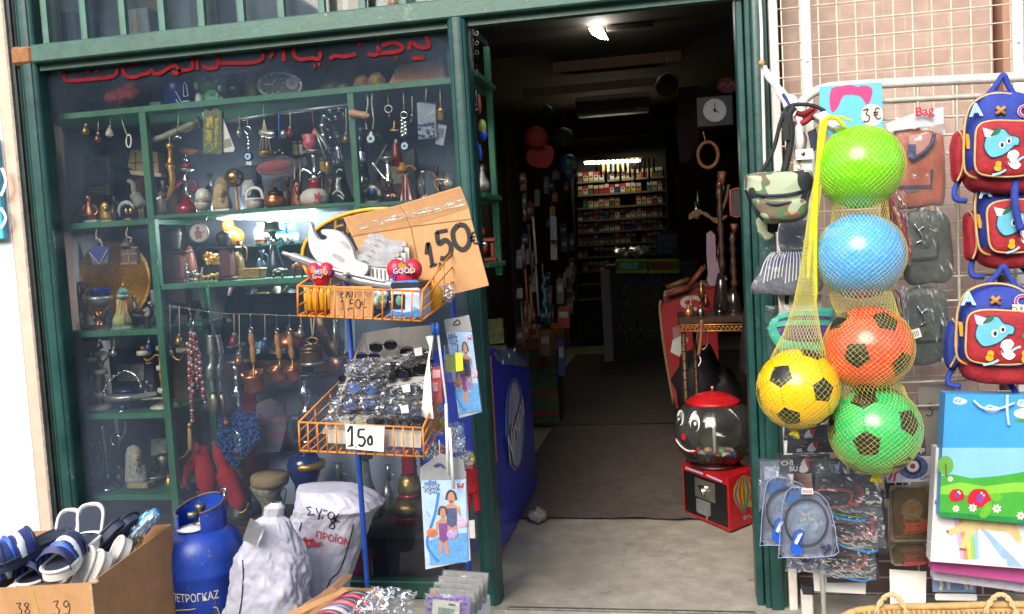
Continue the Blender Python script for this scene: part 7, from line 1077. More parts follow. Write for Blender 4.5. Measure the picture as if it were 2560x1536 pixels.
g=MB();g.lathe([(rg*1.015*math.sin(a),-rg*.97*math.cos(a))for a in[R(136)+R(44)*k/8 for k in range(9)]],gcl,36);cap=t.put('cap',g,RG_);g=MB();g.lathe([(.008,0),(.006,.012),(.011,.018),(.009,.028),(0,.03)],gcl+V((0,0,rg*.965)),12);t.put('knob',g,M('#b98a70',.25,.8),cap)
g=MB();g.tube([gcl+V((0,0,-rg*.8)),gcl+V((0,0,rg*.75))],.008,8);t.put('rod',g,M('#b5b8b8',.4))
g=MB();g.lathe([(rg*.56,0),(rg*.62,.012),(rg*.5,.02)],V((gcl.x,gcl.y,hz-o.z+.0005)),28);t.put('collar',g,M('#3a0c10',.4))
rnd=random.Random(14);PALB=('#b5582c','#a8a49a','#7a3028','#3c4a7a','#4f7a4c','#b98a3c','#8d8a90')
for k in range(24):
 a,r=rnd.random()*6.28,rg*.5*math.sqrt(rnd.random());q=T('gumball','%s capsule ball lying in the bottom of the clear globe'%('orange','white','dark red','navy','green','tan','grey')[k%7],'ball',at=gc+V((r*math.cos(a),r*math.sin(a),-rg*.70+rg*.12*rnd.random())),group='%s balls in the globe'%('orange','white','dark red','navy','green','tan','grey')[k%7]);q.put('ball',MB().ball((0,0,0),rg*.12,12,8),M(PALB[k%7],.35))
tow=(CAM-gc).normalized();ru=V((0,0,1)).cross(tow).normalized();uu=tow.cross(ru);sg=S(1785,1078,gc.y)
def onglobe(px,py,d=.001):
 a,b=(px-1785)*sg,(1078-py+(py-1078)*0)*sg;a,b=max(-rg*.97,min(rg*.97,a)),b;rr=math.sqrt(max(.02*rg*rg,rg*rg-a*a-b*b));v_=(ru*a+uu*b+tow*rr).normalized();return gcl+V((v_.x,v_.y,v_.z*.965))*(rg+d)
def gpoly(nm,polys,mat,d=.001):
 g=MB();[g.flat([onglobe(a,b,d)for a,b in p])for p in polys];t.put(nm,g,mat)
gpoly('eye',[circ(1706,1046,9,14,20)],WHITE,.0015);gpoly('eye',[circ(1741,1059,12,14,23)],WHITE,.0015);gpoly('pupil',[circ(1702,1054,6,12,13)],INK,.003);gpoly('pupil',[circ(1740,1067,9,12,15)],INK,.003);gpoly('eye_glint',[circ(1703,1050,2.5,8,4),circ(1742,1062,3.2,8,5)],WHITE,.0042);gpoly('nose',[circ(1713,1093,6,12,9)],RED,.002)
def gstroke(nm,pts,w,mat,d):
 q=spline(pts,5);g=MB();g.tube([onglobe(p.x,p.y,d)for p in q],w,6);t.put(nm,g,mat)
gstroke('mouth',[(1692,1098),(1702,1117),(1720,1131),(1738,1132),(1748,1122)],.0062,RED,.0);gstroke('teeth',[(1695,1102),(1706,1117),(1722,1128),(1738,1128)],.004,WHITE,.0045)
t=T('wire_grid','white wire grid with two flat posts fixed to the brick wall','wire grid',2280,1100,-.07);o=t.o;WP=M('#cfcac0',.5,0,.15,20,.2,60)
for i,x in enumerate((2016,2545)):
 g=MB();a=P(x,120,-.09);g.box(V((a.x,-.085,1.7))-o,(.034,.02,3.0),bev=.003);[g.tube([V((a.x,-.096,z))-o,V((a.x,-.0975,z))-o],.006,10)for z in(2.28,2.02,1.7,1.2)];t.put('post',g,WP)
xs0,xs1=P(1962,300,-.07).x,P(2900,300,-.07).x;g=MB();n=int((xs1-xs0)/.0625)
for k in range(n+1):x=xs0+.0625*k;g.tube([V((x,-.07,.55))-o,V((x,-.07,2.75))-o],.0021,6)
for k in range(36):z=.58+.0605*k;g.tube([V((xs0-.02,-.0735,z))-o,V((xs1,-.0735,z))-o],.0021,6)
t.put('wires',g,M('#cdbfa8',.5,.1,.2,40))
YF=-.26
t=T('rail_frame','white round tube display frame with a rounded corner and short bars','display frame',2280,1400,YF);RL=M('#c9c5bb',.4,0,.2,25,.2,60)
t.tube('rail',RL,[(2000,420),(2004,275),(2022,240),(2060,222),(2120,215),(2300,205),(2560,193),(2760,184)],12,12);t.tube('lower_rail',M('#a39f92',.45,.1,.2,30),[(2050,262),(2300,248),(2560,235),(2760,226)],7,8)
g=MB();[t.tube(g,None,[(a,206-.05*(a-2294)),(a+2,420),(a+8,900)],4,6)for a in(2294,2392,2640)];[t.tube(g,None,[(2200,y),(2760,y-26)],3,6)for y in(300,345,392,700,760,960,1020)];t.put('bars',g,M('#a8a294',.45,.1,.2,30));g=MB();z0=-.12-t.o.z
for x in(2010,2700):b=t.p(x,420);g.tube([b,V((b.x+.02,0,z0))],.009,8)
t.put('leg',g,RL)
t=T('rolled_flag','rolled white and blue flag on a white pole with a round knob','flag',1905,240,-.12);FW_=M('#d3d1cc',.8,0,.08,30,.3,60)
t.tube('pole',WP,[(1898,-30),(1903,60),(1905,150),(1908,260),(1912,420)],4,8);t.ball('knob',M('#c08d52',.5),1904,158,8,-.015);t.tube('cloth',FW_,[(1912,166,-.02),(1920,190,-.03),(1938,212,-.05),(1960,244,-.09),(1978,270,-.12),(1990,290,-.13)],[5,9,9,12,15,8],10);t.tube('blue_stripe',M('#22356e',.8),[(1958,236,-.105),(1968,252,-.125),(1976,268,-.138)],4,6);t.poly('fold',FW_,[(1958,232),(1986,238),(1996,252),(1980,268)],.012,-.08)
YB_=-.62
t=T('hanging_bar','square white wooden bar jutting out of the frame, carrying the ball nets','bar',2104,340,YB_);a,b=P(2044,288,-.34)-t.o,P(2104,325,YB_)-t.o;d=(b-a);m3=V((0,1,0)).rotation_difference(d.normalized()).to_matrix();t.put('bar',MB().box((a+b)/2,(.034,d.length,.034),m3,.003),M('#c8c7c0',.6,0,.1,30,.2,60))
def ball_mat(name,col,pent,ax):
 m=M(col,.22,0,.06,6,coat=.25);return m
ICO=[]
ph=(1+5**.5)/2
for a in(-1,1):
 for b in(-ph,ph):ICO+=[V((0,a,b)).normalized(),V((a,b,0)).normalized(),V((b,0,a)).normalized()]
def play_ball(lab,x,y,r,col,pent,Y,rot):
 t=T('play_ball',lab,'ball',x,y,Y);R_=r*t.s;g=MB().ball((0,0,0),R_,48,32)
 if pent:
  M3=rot;g.m=1;gd=g;vs=[M3@v for v in ICO]
  for v in vs:
   u=v.orthogonal().normalized();nb=sorted([w for w in vs if w is not v],key=lambda w:(w-v).length)[:5];u=(nb[0]-v*nb[0].dot(v)).normalized();w_=v.cross(u);rim=[]
   for k in range(5):
    for j in range(4):
     a0,a1=2*math.pi*k/5,2*math.pi*(k+1)/5;p0=(math.cos(a0),math.sin(a0));p1=(math.cos(a1),math.sin(a1));q=[p0[i]*(1-j/4)+p1[i]*j/4 for i in(0,1)];rim.append((v+(u*q[0]+w_*q[1])*.32).normalized()*(R_+.0009))
   mid=[(v*R_*.6+p*.4).normalized()*(R_+.0012)for p in rim];g.add(rim+mid+[v*(R_+.0014)],[[i,(i+1)%20,20+(i+1)%20,20+i]for i in range(20)]+[[20+i,20+(i+1)%20,40]for i in range(20)],True)
   for w in nb:
    if w.x+w.y*3+w.z*7>v.x+v.y*3+v.z*7:
     for k in range(7):
      f=.30+.4*k/6;p=(v*(1-f)+w*f).normalized();gd.ball(p*(R_+.0002),.0016,6,4)
 t.put('ball',g,[M(col,.2,0,.05,6,coat=.2),M('#1c1a16',.4,0,.2,30)])
 return t
BALLS=[(2149,418,104,'#6bd00e',0,'bright lime green ball at the top of the netted column'),(2150,640,107,'#3f9fe4',0,'light blue ball, second from the top in the net'),(2170,872,107,'#dd4636',1,'orange red ball with black pentagons, third in the net'),(2187,1075,110,'#14ac5c',1,'green ball with black pentagons at the bottom of the net')]
for k,(x,y,r,c,p,lab)in enumerate(BALLS):play_ball(lab,x,y,r,c,p,YB_+.0,Matrix.Rotation(.5+k*1.1,3,'Z')@Matrix.Rotation(.35*k+.3,3,'X'))
play_ball('yellow ball with black pentagons hanging lower left in its own net',1995,972,100,'#f0b400',1,YB_-.02,Matrix.Rotation(.25,3,'Z')@Matrix.Rotation(.9,3,'X')@Matrix.Rotation(.3,3,'Y'))
def net(lab,prof,Y,nm,mat,r,cols,step,knot):
 """prof: (x centre, y, radius) in photo pixels, top to bottom; a hanging mesh tube"""
 t=T('ball_net',lab,'net',prof[-1][0],prof[-1][1],Y);pts=[]
 fine=[]
 for i in range(len(prof)-1):
  a,b=prof[i],prof[i+1];m=max(1,int(round(math.hypot(b[1]-a[1],b[2]-a[2])/step)))
  for k in range(m):f=k/m;fine.append([a[j]*(1-f)+b[j]*f for j in range(3)])
 fine.append(prof[-1]);g=MB();rings=[]
 for i,(x,y,rr)in enumerate(fine):
  c=t.p(x,y);w=rr*t.s+.0016;rings.append([c+V((w*math.cos(a),w*math.sin(a),.0016*noise.noise(V((a*3,y*.07,0)))))for a in[2*math.pi*(k+.5*(i%2)+.22*noise.noise(V((k*.6,y*.05,x*.1))))/cols for k in range(cols)]])
 for i in range(len(rings)-1):
  for k in range(cols):
   a=rings[i][k];o2=(0,-1)if i%2==0 else(0,1)
   for q in o2:g.tube([a,rings[i+1][(k+q)%cols]],r,3,cap=False)
 t.put('mesh',g,mat);
 if knot:x,y=knot;g=MB();rnd=random.Random(x);[t.tube(g,None,[(x+rnd.uniform(-6,6),y),(x+rnd.uniform(-14,14),y+rnd.uniform(10,26))],4,5)for k in range(9)];t.put('knotted_end',g,M('#d2c414',.7,0,.2,60))
 return t
NETM=M('#c6bf5c',.5,0,.12,40)
def sph(x,y,r,a0,a1,n=9):return[(x,y-r*math.cos(a),r*math.sin(a))for a in[a0+(a1-a0)*k/n for k in range(n+1)]]
pr=[(2096,322,14)]+sph(2149,418,104,R(24),R(142))+[(2150,512,62)]+sph(2150,640,107,R(38),R(140))+[(2156,752,72)]+sph(2170,872,107,R(40),R(140))+[(2176,970,76)]+sph(2187,1075,110,R(42),R(168))
net('yellow green string net round the column of four balls',pr,YB_,'x',NETM,.00048,44,7.2,(2190,1182))
pr2=[(2058,300,7),(2050,420,9),(2030,560,11),(2020,680,18),(2012,760,26),(2005,830,42)]+sph(1995,972,100,R(42),R(166))
net('yellow string net stretched down to the single yellow ball',pr2,YB_-.02,'y',NETM,.00048,36,8.5,(1986,1076))
t=T('net_cord','thick yellow cord looped over the white bar and down beside the balls','cord',2040,700,YB_-.03);YC_=M('#d2c80e',.7,0,.15,60,.3,160);t.tube('cord',YC_,[(2112,318),(2090,296),(2066,298),(2052,330),(2046,400),(2040,480),(2032,560),(2024,640),(2020,700)],[4,5,6,6,6,7,7,6,4],8);t.tube('cord',YC_,[(2066,300),(2056,360),(2046,440),(2040,520),(2038,600),(2038,690),(2040,780)],[5,5,5,6,6,6,3],8);t.tube('bow',YC_,[(2080,300),(2100,292),(2120,300),(2128,302)],3,8)
def camo_mat():
 m=bpy.data.materials.new('camouflage');m.use_nodes=True;n=m.node_tree;b=n.nodes['Principled BSDF'];b.inputs['Roughness'].default_value=.8
 tc=n.nodes.new('ShaderNodeTexCoord');last=None
 for k,(s_,col,th)in enumerate(((9,'#9aa588',0),(13,'#6a5a48',.56),(15,'#4c6a4a',.58),(12,'#23262c',.57))):
  if k==0:v=n.nodes.new('ShaderNodeRGB');v.outputs[0].default_value=C(col);last=v.outputs[0];continue
  no=n.nodes.new('ShaderNodeTexNoise');no.inputs['Scale'].default_value=s_;no.inputs['Detail'].default_value=1;mp=n.nodes.new('ShaderNodeMapping');mp.inputs['Location'].default_value=(k*3.1,k,k*5);n.links.new(tc.outputs['Object'],mp.inputs[0]);n.links.new(mp.outputs[0],no.inputs[0])
  gt=n.nodes.new('ShaderNodeMath');gt.operation='GREATER_THAN';gt.inputs[1].default_value=th;n.links.new(no.outputs[0],gt.inputs[0]);mx=n.nodes.new('ShaderNodeMix');mx.data_type='RGBA';mx.inputs[7].default_value=C(col);n.links.new(gt.outputs[0],mx.inputs[0]);n.links.new(last,mx.inputs[6]);last=mx.outputs[2]
 n.links.new(last,b.inputs['Base Color']);return m
CAMO=camo_mat();STRAP=M('#15161a',.7,0,.2,60,.3,200)
t=T('camo_bag','camouflage bum bag with zips and black straps hanging by the door jamb','bag',1940,560,-.4);g=MB()
def pad(t,g,pts,depth,dy=0,puff=.5,n=5):
 """soft padded form: outline in photo pixels swelling towards the street"""
 q=[t.p(a.x,a.y,dy)for a in spline([(a,b)for a,b in pts],n,True)];c=sum(q,V())/len(q);N=len(q);vs=[];L_=((1,0),(1,.35),(.93,.75),(.78,.95),(.5,1),(.2,1.02))
 for s_,d in L_:vs+=[c+(p-c)*s_+V((0,-depth*d,0))for p in q]
 vs.append(c+V((0,-depth*1.03,0)));vs=[p+noise.noise_vector((p+t.o)*16)*min(.006,depth*.12)+noise.noise_vector((p+t.o)*45)*min(.002,depth*.04)for p in vs];fs=[list(range(N))]
 for l in range(len(L_)-1):fs+=[[l*N+i,l*N+(i+1)%N,(l+1)*N+(i+1)%N,(l+1)*N+i]for i in range(N)]
 fs+=[[(len(L_)-1)*N+i,(len(L_)-1)*N+(i+1)%N,len(L_)*N]for i in range(N)];g.add(vs,fs,True);return g
def P2(t,part,mat,pts,depth,dy=0,parent=None):return t.put(part,pad(t,MB(),pts,depth,dy),mat,parent)
t2=P2(t,'body',CAMO,[(1862,452),(1868,440),(1920,432),(1980,430),(2022,424),(2030,450),(2018,500),(2010,546),(1960,558),(1908,556),(1886,526),(1862,490)],.095)
P2(t,'pocket',CAMO,[(1882,498),(1940,504),(2008,498),(2016,524),(2002,546),(1950,554),(1908,550),(1890,526)],.035,-.088)
t.tube('zip',NAVY,[(1864,478,-.04),(1900,488,-.1),(1950,489,-.106),(2000,480,-.1),(2026,464,-.05)],4,6);t.tube('zip',NAVY,[(1886,502,-.1),(1940,512,-.128),(2006,502,-.11)],3.4,6);t.tube('trim',STRAP,[(1880,498,-.09),(1886,526,-.11),(1908,551,-.1)],2.4,6);P2(t,'hanging_strap',CAMO,[(1892,540),(1916,546),(1920,580),(1936,590),(1918,602),(1900,594),(1892,570)],.012,-.01);t.poly('dark_webbing',STRAP,[(1912,550),(1950,548),(1944,580),(1918,586)],.006,.005)
t.tube('strap',STRAP,[(1896,440),(1922,400),(1938,360),(1950,310),(1966,272),(1990,262),(2030,264),(2062,278)],5,8);t.tube('strap',STRAP,[(1960,430),(1972,380),(1978,330),(1972,290),(1985,268)],9,8);t.tube('strap',STRAP,[(1965,280),(1966,320),(1964,352)],8,8);t.poly('buckle',STRAP,[(1956,306),(1972,306),(1974,350),(1958,352)],.012,-.02);g=MB();g.text(t.fr(1980,538,-.132),'SPORT',12*t.s,0,0,.001);t.put('orange_mark',g,M('#b5562c',.6))
t=T('red_strap_bundle','bundle of red straps and small charms hooked over the white bar','straps',2010,330,-.36);RS=M('#8d1c26',.7,0,.2,50,.3,150);t.tube('strap',RS,[(1984,312),(2010,306),(2030,290),(2046,280)],8,8);t.tube('strap',RS,[(1990,282),(2010,286),(2036,268)],7,8);t.poly('strap_fold',RS,[(2000,280),(2030,272),(2044,282),(2036,300),(2010,300)],.012);t.tube('cord',M('#5a1620',.7),[(2008,330),(2016,350),(2010,380)],2,5);t.lat('white_bottle',WHITE,[(12,380),(13,350),(10,320),(6,300)],1998);t.poly('tag',WHITE,[(1988,374),(2032,372),(2034,398),(1990,400)],.002,-.02);t.ball('metal_disc',TARN,2008,384,(5,2,5),-.024);t.poly('price_card',PAPER,[(1984,398),(2030,396),(2030,432),(1984,440)],.002,.0);g=MB();hand(g,t.fr(1992,424,-.001),'3.',0,0,22*t.s,2.2*t.s,.001);t.put('price',g,M('#b04a24',.6));t.poly('dark_fabric',NAVY,[(2020,330),(2040,320),(2050,370),(2030,380)],.01,.02)
def bagged(name,lab,cat,x,y,Y,body,mat,film=None,seed=0,depth=.02,extra=None,group=None,fm=None):
 t=T(name,lab,cat,x,y,Y,group);P2(t,'contents',mat,body,depth)
 if extra:extra(t)
 if film:wrap(t,'film',fm or CELLO,film,Y-depth-.012,.012,.012,seed,16)
 return t
def stripes(t):
 t.ink('white_creases',M('#d0d2d8',.4),[[(1900+9*k,690+(k*37%20)),(1912+8*k,655-(k*13%9)),(1930+6*k,630)]for k in range(13)],2.6,-.024);t.ink('blue_creases',M('#3c4c94',.4),[[(1938,650),(1985,636),(2030,640)],[(1920,672),(1950,655),(2000,650)]],5,-.0235)
bagged('bagged_shirt','black and white clothing folded in clear film, above another under the camouflage bag','packet',1960,720,-.32,[(1878,725),(1900,680),(1930,640),(1990,626),(2060,628),(2060,700),(2040,732),(1940,738)],M('#55575f',.5,0,.6,60),[(1920,560),(2060,570),(2060,740),(1874,735)],51,.02,stripes)
bagged('grey_packet','grey white striped card packet in film behind the camouflage bag','packet',1990,640,-.28,[(1950,560),(2030,556),(2040,620),(1960,640)],M('#8d8a86',.6,0,.15,20),[(1930,560),(2050,556),(2060,650),(1920,655)],52)
t=T('cardboard_hanger','cream card strips hanging behind the netted yellow ball','card',2000,790,-.27);t.poly('card',M('#b5aea0',.7,0,.1,20),[(1944,735),(2054,736),(2054,780),(1960,786)],.004);t.poly('dark_slot',INK,[(1962,738),(1972,738),(1972,762),(1962,762)],.002,-.003)
def purple(t):
 P2(t,'purple_part',M('#4a2470',.6,0,.25,40),[(1948,800),(2050,790),(2076,800),(2070,850),(1990,852),(1952,840)],.012,-.016);t.ink('teal_band',M('#2aa88a',.6),[[(1944,792),(2000,784),(2078,786)],[(1940,812),(2000,806),(2076,808)]],12,-.031)
bagged('bagged_shirt','teal and purple clothing folded in clear film','packet',1990,890,-.3,[(1922,830),(1944,790),(2070,770),(2084,790),(2080,870),(2000,880),(1950,875)],M('#2aa382',.6,0,.25,40),[(1912,764),(2090,760),(2086,888),(1920,892)],53,.018,purple)
t=T('blue_card','turquoise card with a magenta hat print and a cream price disc reading 3','card',2128,336,-.30);t.poly('card',M('#57a9c4',.5,0,.06,20),[(2048,217),(2205,206),(2208,330),(2050,340)],.003);t.area('hat_print',M('#b0306c',.5,0,.12,30),[[(2078,222),(2104,216),(2126,212),(2146,218),(2152,214),(2172,216),(2182,226),(2176,250),(2166,262),(2150,240),(2110,238),(2098,262),(2082,282),(2074,260)]],-.0012,smooth=2);t.area('price_disc',M('#d9c8b4',.6),[circ(2180,288,28,20)],-.0014);g=MB();hand(g,t.fr(2152,280,-.0026,.1),'3e',4*t.s,-26*t.s,30*t.s,3.2*t.s,.001,.85);t.put('price',g,M('#3a322c',.6));t.poly('lower_sheet',PAPER,[(2160,330),(2208,328),(2209,370),(2170,372)],.002,.004)
LEO=M('#9c4a24',.45,0,.4,12,1,22);LEB=M('#7a4630',.5,0,.25,14,.3,60)
def bagface(t):
 t.poly('flap',M('#b07a6c',.5,0,.12,20),[(2270,338),(2326,332),(2338,352),(2320,384),(2276,400)],.006,-.03);t.tube('strap',NAVY,[(2336,336,-.04),(2328,362,-.042),(2300,388,-.042),(2276,400,-.042)],5,6);t.poly('navy_pocket',M('#22305c',.6),[(2270,362),(2290,360),(2290,392),(2270,396)],.004,-.038);t.tube('ring',CHROME,circ(2278,410,10,14,9),2,6,True);t.poly('front_pocket',M('#a85f34',.5,0,.2,14),[(2248,424),(2324,420),(2326,460),(2250,462)],.006,-.026);t.ink('pocket_seam',NAVY,[[(2244,468),(2328,466),(2330,424)]],7,-.034,n=1);t.area('dark_label',M('#4a4038',.5),[circ(2278,474,18,14,8)],-.03)
t=bagged('leather_bag','orange brown shoulder bag in a clear sleeve with red lettering','bag',2290,520,-.26,[(2232,340),(2260,322),(2340,332),(2358,360),(2360,500),(2330,514),(2240,522),(2224,480)],LEO,None,0,.026,bagface);wrap(t,'sleeve',CELLO2,[(2212,300),(2362,270),(2366,512),(2222,522)],-.305,.008,.008,60,18);g=MB();g.text(t.fr(2318,288,-.05,.04),'Bag',30*t.s,-6*t.s,0,.001,'CENTER',0,.03);t.put('lettering',g,M('#a01c2c',.5));t.poly('header',M('#c9c8c6',.4,0,.08,20),[(2290,282),(2358,268),(2360,310),(2220,330),(2214,310)],.002,-.034)
OL=M('#3b3f36',.5,0,.45,12,1,24)
def olive(t0):
 def f(t):
  x,y=t0;t.poly('front_pocket',M('#474c42',.6,0,.2,14),[(x-40,y+10),(x+30,y+4),(x+32,y+40),(x-40,y+46)],.008,-.022);t.ink('seam',INK,[[(x-44,y+52),(x+34,y+44),(x+36,y+6)]],5,-.031,n=1);t.tube('silver_hook',CHROME,[(x-24,y-40,-.03),(x-14,y-26,-.034),(x,y-34,-.03)],2.4,6);t.tube('silver_hook',CHROME,[(x-14,y-26,-.034),(x-4,y-2,-.034),(x-20,y+8,-.03)],2.4,6)
 return f
bagged('olive_bag','dark olive shoulder bag in crinkled film, upper of two','bag',2310,716,-.28,[(2262,540),(2340,530),(2372,560),(2378,690),(2330,708),(2262,700)],OL,[(2250,524),(2372,510),(2384,705),(2256,720)],54,.022,olive((2310,600)))
bagged('olive_bag','dark olive shoulder bag in crinkled film, lower of two','bag',2316,914,-.27,[(2266,730),(2350,724),(2366,760),(2368,880),(2340,906),(2280,912),(2266,860)],OL,[(2256,714),(2364,708),(2374,912),(2268,918)],55,.022,olive((2318,806)))
t=T('price_tag','small white bar code tag on the lower olive bag','tag',2288,850,-.33);t.poly('tag',PAPER,[(2272,828),(2298,820),(2305,842),(2280,850)],.001);t.ink('code',INK,[[(2278+4*k,830-k),(2281+4*k,844-k)]for k in range(5)],1.3,-.0012,n=1)
def redpack(t):t.tube('orange_trim',M('#c07a18',.5),[(2222,500,-.03),(2238,530,-.05),(2248,560,-.05),(2258,600,-.03)],5,6);t.poly('orange_patch',M('#d0801c',.5),[(2236,552),(2252,560),(2256,600),(2240,590)],.006,-.04)
bagged('red_backpack','red and orange small backpack in film, half behind the blue ball','backpack',2250,668,-.34,[(2206,470),(2226,500),(2250,540),(2268,600),(2272,650),(2250,664),(2210,600)],M('#8d1420',.6,0,.2,30),[(2206,470),(2262,480),(2280,660),(2230,668)],56,.05,redpack)
bagged('blue_pack','navy packet with an orange curved strap behind the red ball','packet',2248,800,-.34,[(2232,730),(2250,740),(2254,800),(2234,806)],NAVY,[(2226,700),(2272,720),(2270,900),(2240,890)],57,.02,lambda t:t.tube('orange_strap',M('#c0702a',.5),[(2230,722,-.03),(2246,750,-.034),(2250,790,-.034),(2252,816,-.03)],3.5,6))
BPB=M('#1f358c',.75,0,.28,30,.8,70);BPR=M('#931723',.75,0,.28,30,.8,70);PIPE=M('#b99a62',.5,0,.15,40);ELE=M('#5aa6bc',.6,0,.1,40)
def elephant(t,cx,cy,k,dy):
 A_=lambda pts:[(cx+a*k,cy+b*k)for a,b in pts]
 t.area('elephant_outline',M('#1c2a38',.6),[A_([(-52,-14),(-46,-34),(-26,-48),(4,-52),(22,-36),(44,-30),(54,-20),(50,-2),(38,0),(22,16),(0,30),(-28,36),(-46,22),(-54,4)])],dy,smooth=4);t.area('elephant_patch',ELE,[A_([(-48,-13),(-42,-31),(-24,-44),(4,-48),(20,-32),(42,-27),(50,-19),(46,-5),(36,-4),(20,13),(-1,26),(-27,32),(-43,19),(-50,3)])],dy-.0008,smooth=4)
 t.area('party_hat',M('#c9c4c0',.6,0,.3,60),[A_([(-50,-26),(-58,-52),(-26,-44),(-34,-24)])],dy-.0012);t.area('leaf',M('#2c5a34',.6),[A_([(-34,-28),(-20,-46),(-4,-52),(-10,-36)])],dy-.0016,smooth=3)
 t.area('eye_white',WHITE,[A_(circ(0,-4,9,12,11)),A_(circ(20,-16,8,12,10))],dy-.0018);t.area('eye_pupil',INK,[A_(circ(1,-3,5,10,7)),A_(circ(21,-15,4.5,10,6))],dy-.0024);t.ink('smile',M('#7a1c28',.6),[A_([(24,8),(30,6),(34,0)])],3*k,dy-.002)
 t.area('shirt',WHITE,[A_([(20,18),(40,10),(52,22),(44,40),(58,52),(44,66),(26,58),(18,40)])],dy-.001,smooth=3);t.ink('shirt_stripe',M('#a02430',.6),[A_([(18,34),(26,48)]),A_([(10,42),(18,56)])],5*k,dy-.002);t.area('teddy',GOLDP,[A_(circ(-8,52,9,10)),A_(circ(-10,64,11,10,9))],dy-.001);[t.ink('brush',M('#8fb8d8',.6),[q],6*k,dy-.0012)for q in(A_([(-26,84),(-4,78),(14,68)]),A_([(40,50),(54,36),(70,28)]))]
 t.area('second_teddy',GOLDP,[A_(circ(84,46,10,10)),A_(circ(86,62,12,10,12))],dy-.001);t.area('tree_print',M('#2c7a3c',.6),[A_(circ(86,0,14,10,12))],dy-.001)
def backpack(lab,cx,y0,y1,w,Y,lean,tagno=False,straps=True,cover=False):
 t=T('backpack',lab,'backpack',cx,y1,Y,'red and blue backpacks with an elephant');h=y1-y0;X=lambda u,v:(cx+u*w/2+lean*(v-.5)*w*.1,y0+v*h);O=lambda pts:[X(*q)for q in pts]
 body=[(-.98,.5),(-.97,.3),(-.82,.12),(-.46,.015),(0,-.02),(.46,.01),(.82,.11),(.98,.29),(1.0,.5),(.99,.72),(.86,.87),(.4,.905),(-.4,.91),(-.84,.86),(-.96,.73)]
 P2(t,'bottom',BPR,O([(-.93,.62),(-.5,.7),(.5,.7),(.98,.62),(1.0,.9),(.72,1.02),(0,1.05),(-.64,1.03),(-.93,.92)]),.092,.012);P2(t,'body',BPB,O(body),.085,.0);P2(t,'side_pocket',BPR if not tagno else BPB,O([(-1.12,.40),(-1.28,.50),(-1.26,.86),(-1.1,.93),(-.94,.8),(-.94,.44)]),.05,.02);t.tube('side_piping',PIPE,[(*X(u,v),-.03)for u,v in((-1.1,.39),(-.96,.5),(-.95,.78),(-1.08,.92))],2.6,6)
 t.tube('piping',PIPE,[(*X(u*.97,v*.97+.012),-.062)for u,v in body],3.2,6,True,n=4)
 fp=[(-.66,.56),(-.62,.36),(-.3,.29),(.3,.28),(.8,.30),(.9,.5),(.9,.78),(.6,.85),(-.2,.86),(-.6,.80)]
 P2(t,'pocket_gusset',BPB,O([(u*1.06,v*1.03-.006)for u,v in fp]),.022,-.078);P2(t,'front_pocket',BPR,O(fp),.016,-.098);t.tube('pocket_piping',PIPE,[(*X(u,v),-.104)for u,v in fp],2.8,6,True,n=4)
 elephant(t,*X(.06,.545),w/215,-.117)
 for ch,u,c in(('A',-.66,'#8fc0e8'),('C',.64,'#b8304a')):
  for dd,bo,cc in((.0,.05,'#cdd5e0'),(.0012,.0,c)):g=MB();g.text(t.fr(*X(u,.235),-.0905-dd,.05),ch,w*.22*t.s,0,0,.0,'CENTER',0,bo*.6+.01);t.put('letter',g,M(cc,.6))
 x_,y_=X(0,.175);g=MB()
 for a in(.7,-.7):t.tube(g,None,[(x_-14*math.cos(a),y_-14*math.sin(a),-.09),(x_+14*math.cos(a),y_+14*math.sin(a),-.09)],4.5,8)
 t.ball(g,None,x_,y_,7,-.09);t.put('gingerbread_patch',g,M('#b07a3c',.7,0,.15,40));t.poly('zip_pull',GOLDP,O([(-.93,.42),(-.82,.43),(-.76,.58),(-.86,.58)]),.004,-.05)
 t.tube('loop',BPB,[X(-.4,.05),X(-.1,-.1),X(.06,-.2),X(.2,-.1),X(.44,.04)],7,8)
 t.e.rotation_euler=(0,R((-2.5,3,1.5)[(int(cx)//7)%3]),R((4,-6,2)[(int(cx)//7)%3]))
 if straps:t.tube('strap',BPB,[(*X(-1.0,.9),.02),(*X(-1.12,1.0),.0),(*X(-1.1,1.1),-.02),(*X(-.8,1.12),-.02)],7,8);t.tube('strap',BPB,[(*X(.3,1.02),.02),(*X(.5,1.12),.0),(*X(.6,1.2),0)],8,8)
 if cover:t.tube('hanging_strap',BPB,[(*X(.2,-.02),-.13),(*X(.1,.3),-.14),(*X(.22,.62),-.14)],9,8)
 if tagno:
  t.poly('number_tag',PAPER,[X(.42,.21),X(1.1,.2),X(1.1,.29),X(.43,.30)],.0015,-.092);g=MB();g.text(t.fr(*X(.76,.272),-.094,.03),'NO.9777205',w*.085*t.s,0,0,.0004);t.put('tag_lettering',g,INK)
 else:t.poly('white_tag',PAPER,[X(.76,.48),X(1.2,.46),X(1.2,.68),X(.8,.70)],.0015,-.124)
 return t
backpack('red and blue elephant backpack, topmost of three, with white tag',2492,236,476,186,-.42,-.2)
backpack('red and blue elephant backpack in the middle with a blue strap across it',2526,436,662,184,-.36,.2,cover=True)
backpack('blue backpack lowest of three, wearing a tag marked NO.9777205',2486,712,944,198,-.45,0,True)
t=T('price_card','grey cardboard sheet pencilled 3.6 above the paper bags','sign',2340,1140,-.24);t.poly('card',M('#77736c',.8,0,.08,16),[(2294,966),(2388,960),(2392,1150),(2300,1152)],.004);g=MB();hand(g,t.fr(2316,1040,-.001),'3.6',0,0,30*t.s,2.4*t.s,.001,.9);t.put('price',g,INK)
t=T('cardboard_sheet','second grey card hanging behind the green ball','card',2276,1090,-.22);t.poly('card',M('#7c766c',.8,0,.1,16),[(2250,998),(2296,1000),(2296,1110),(2250,1108)],.004)
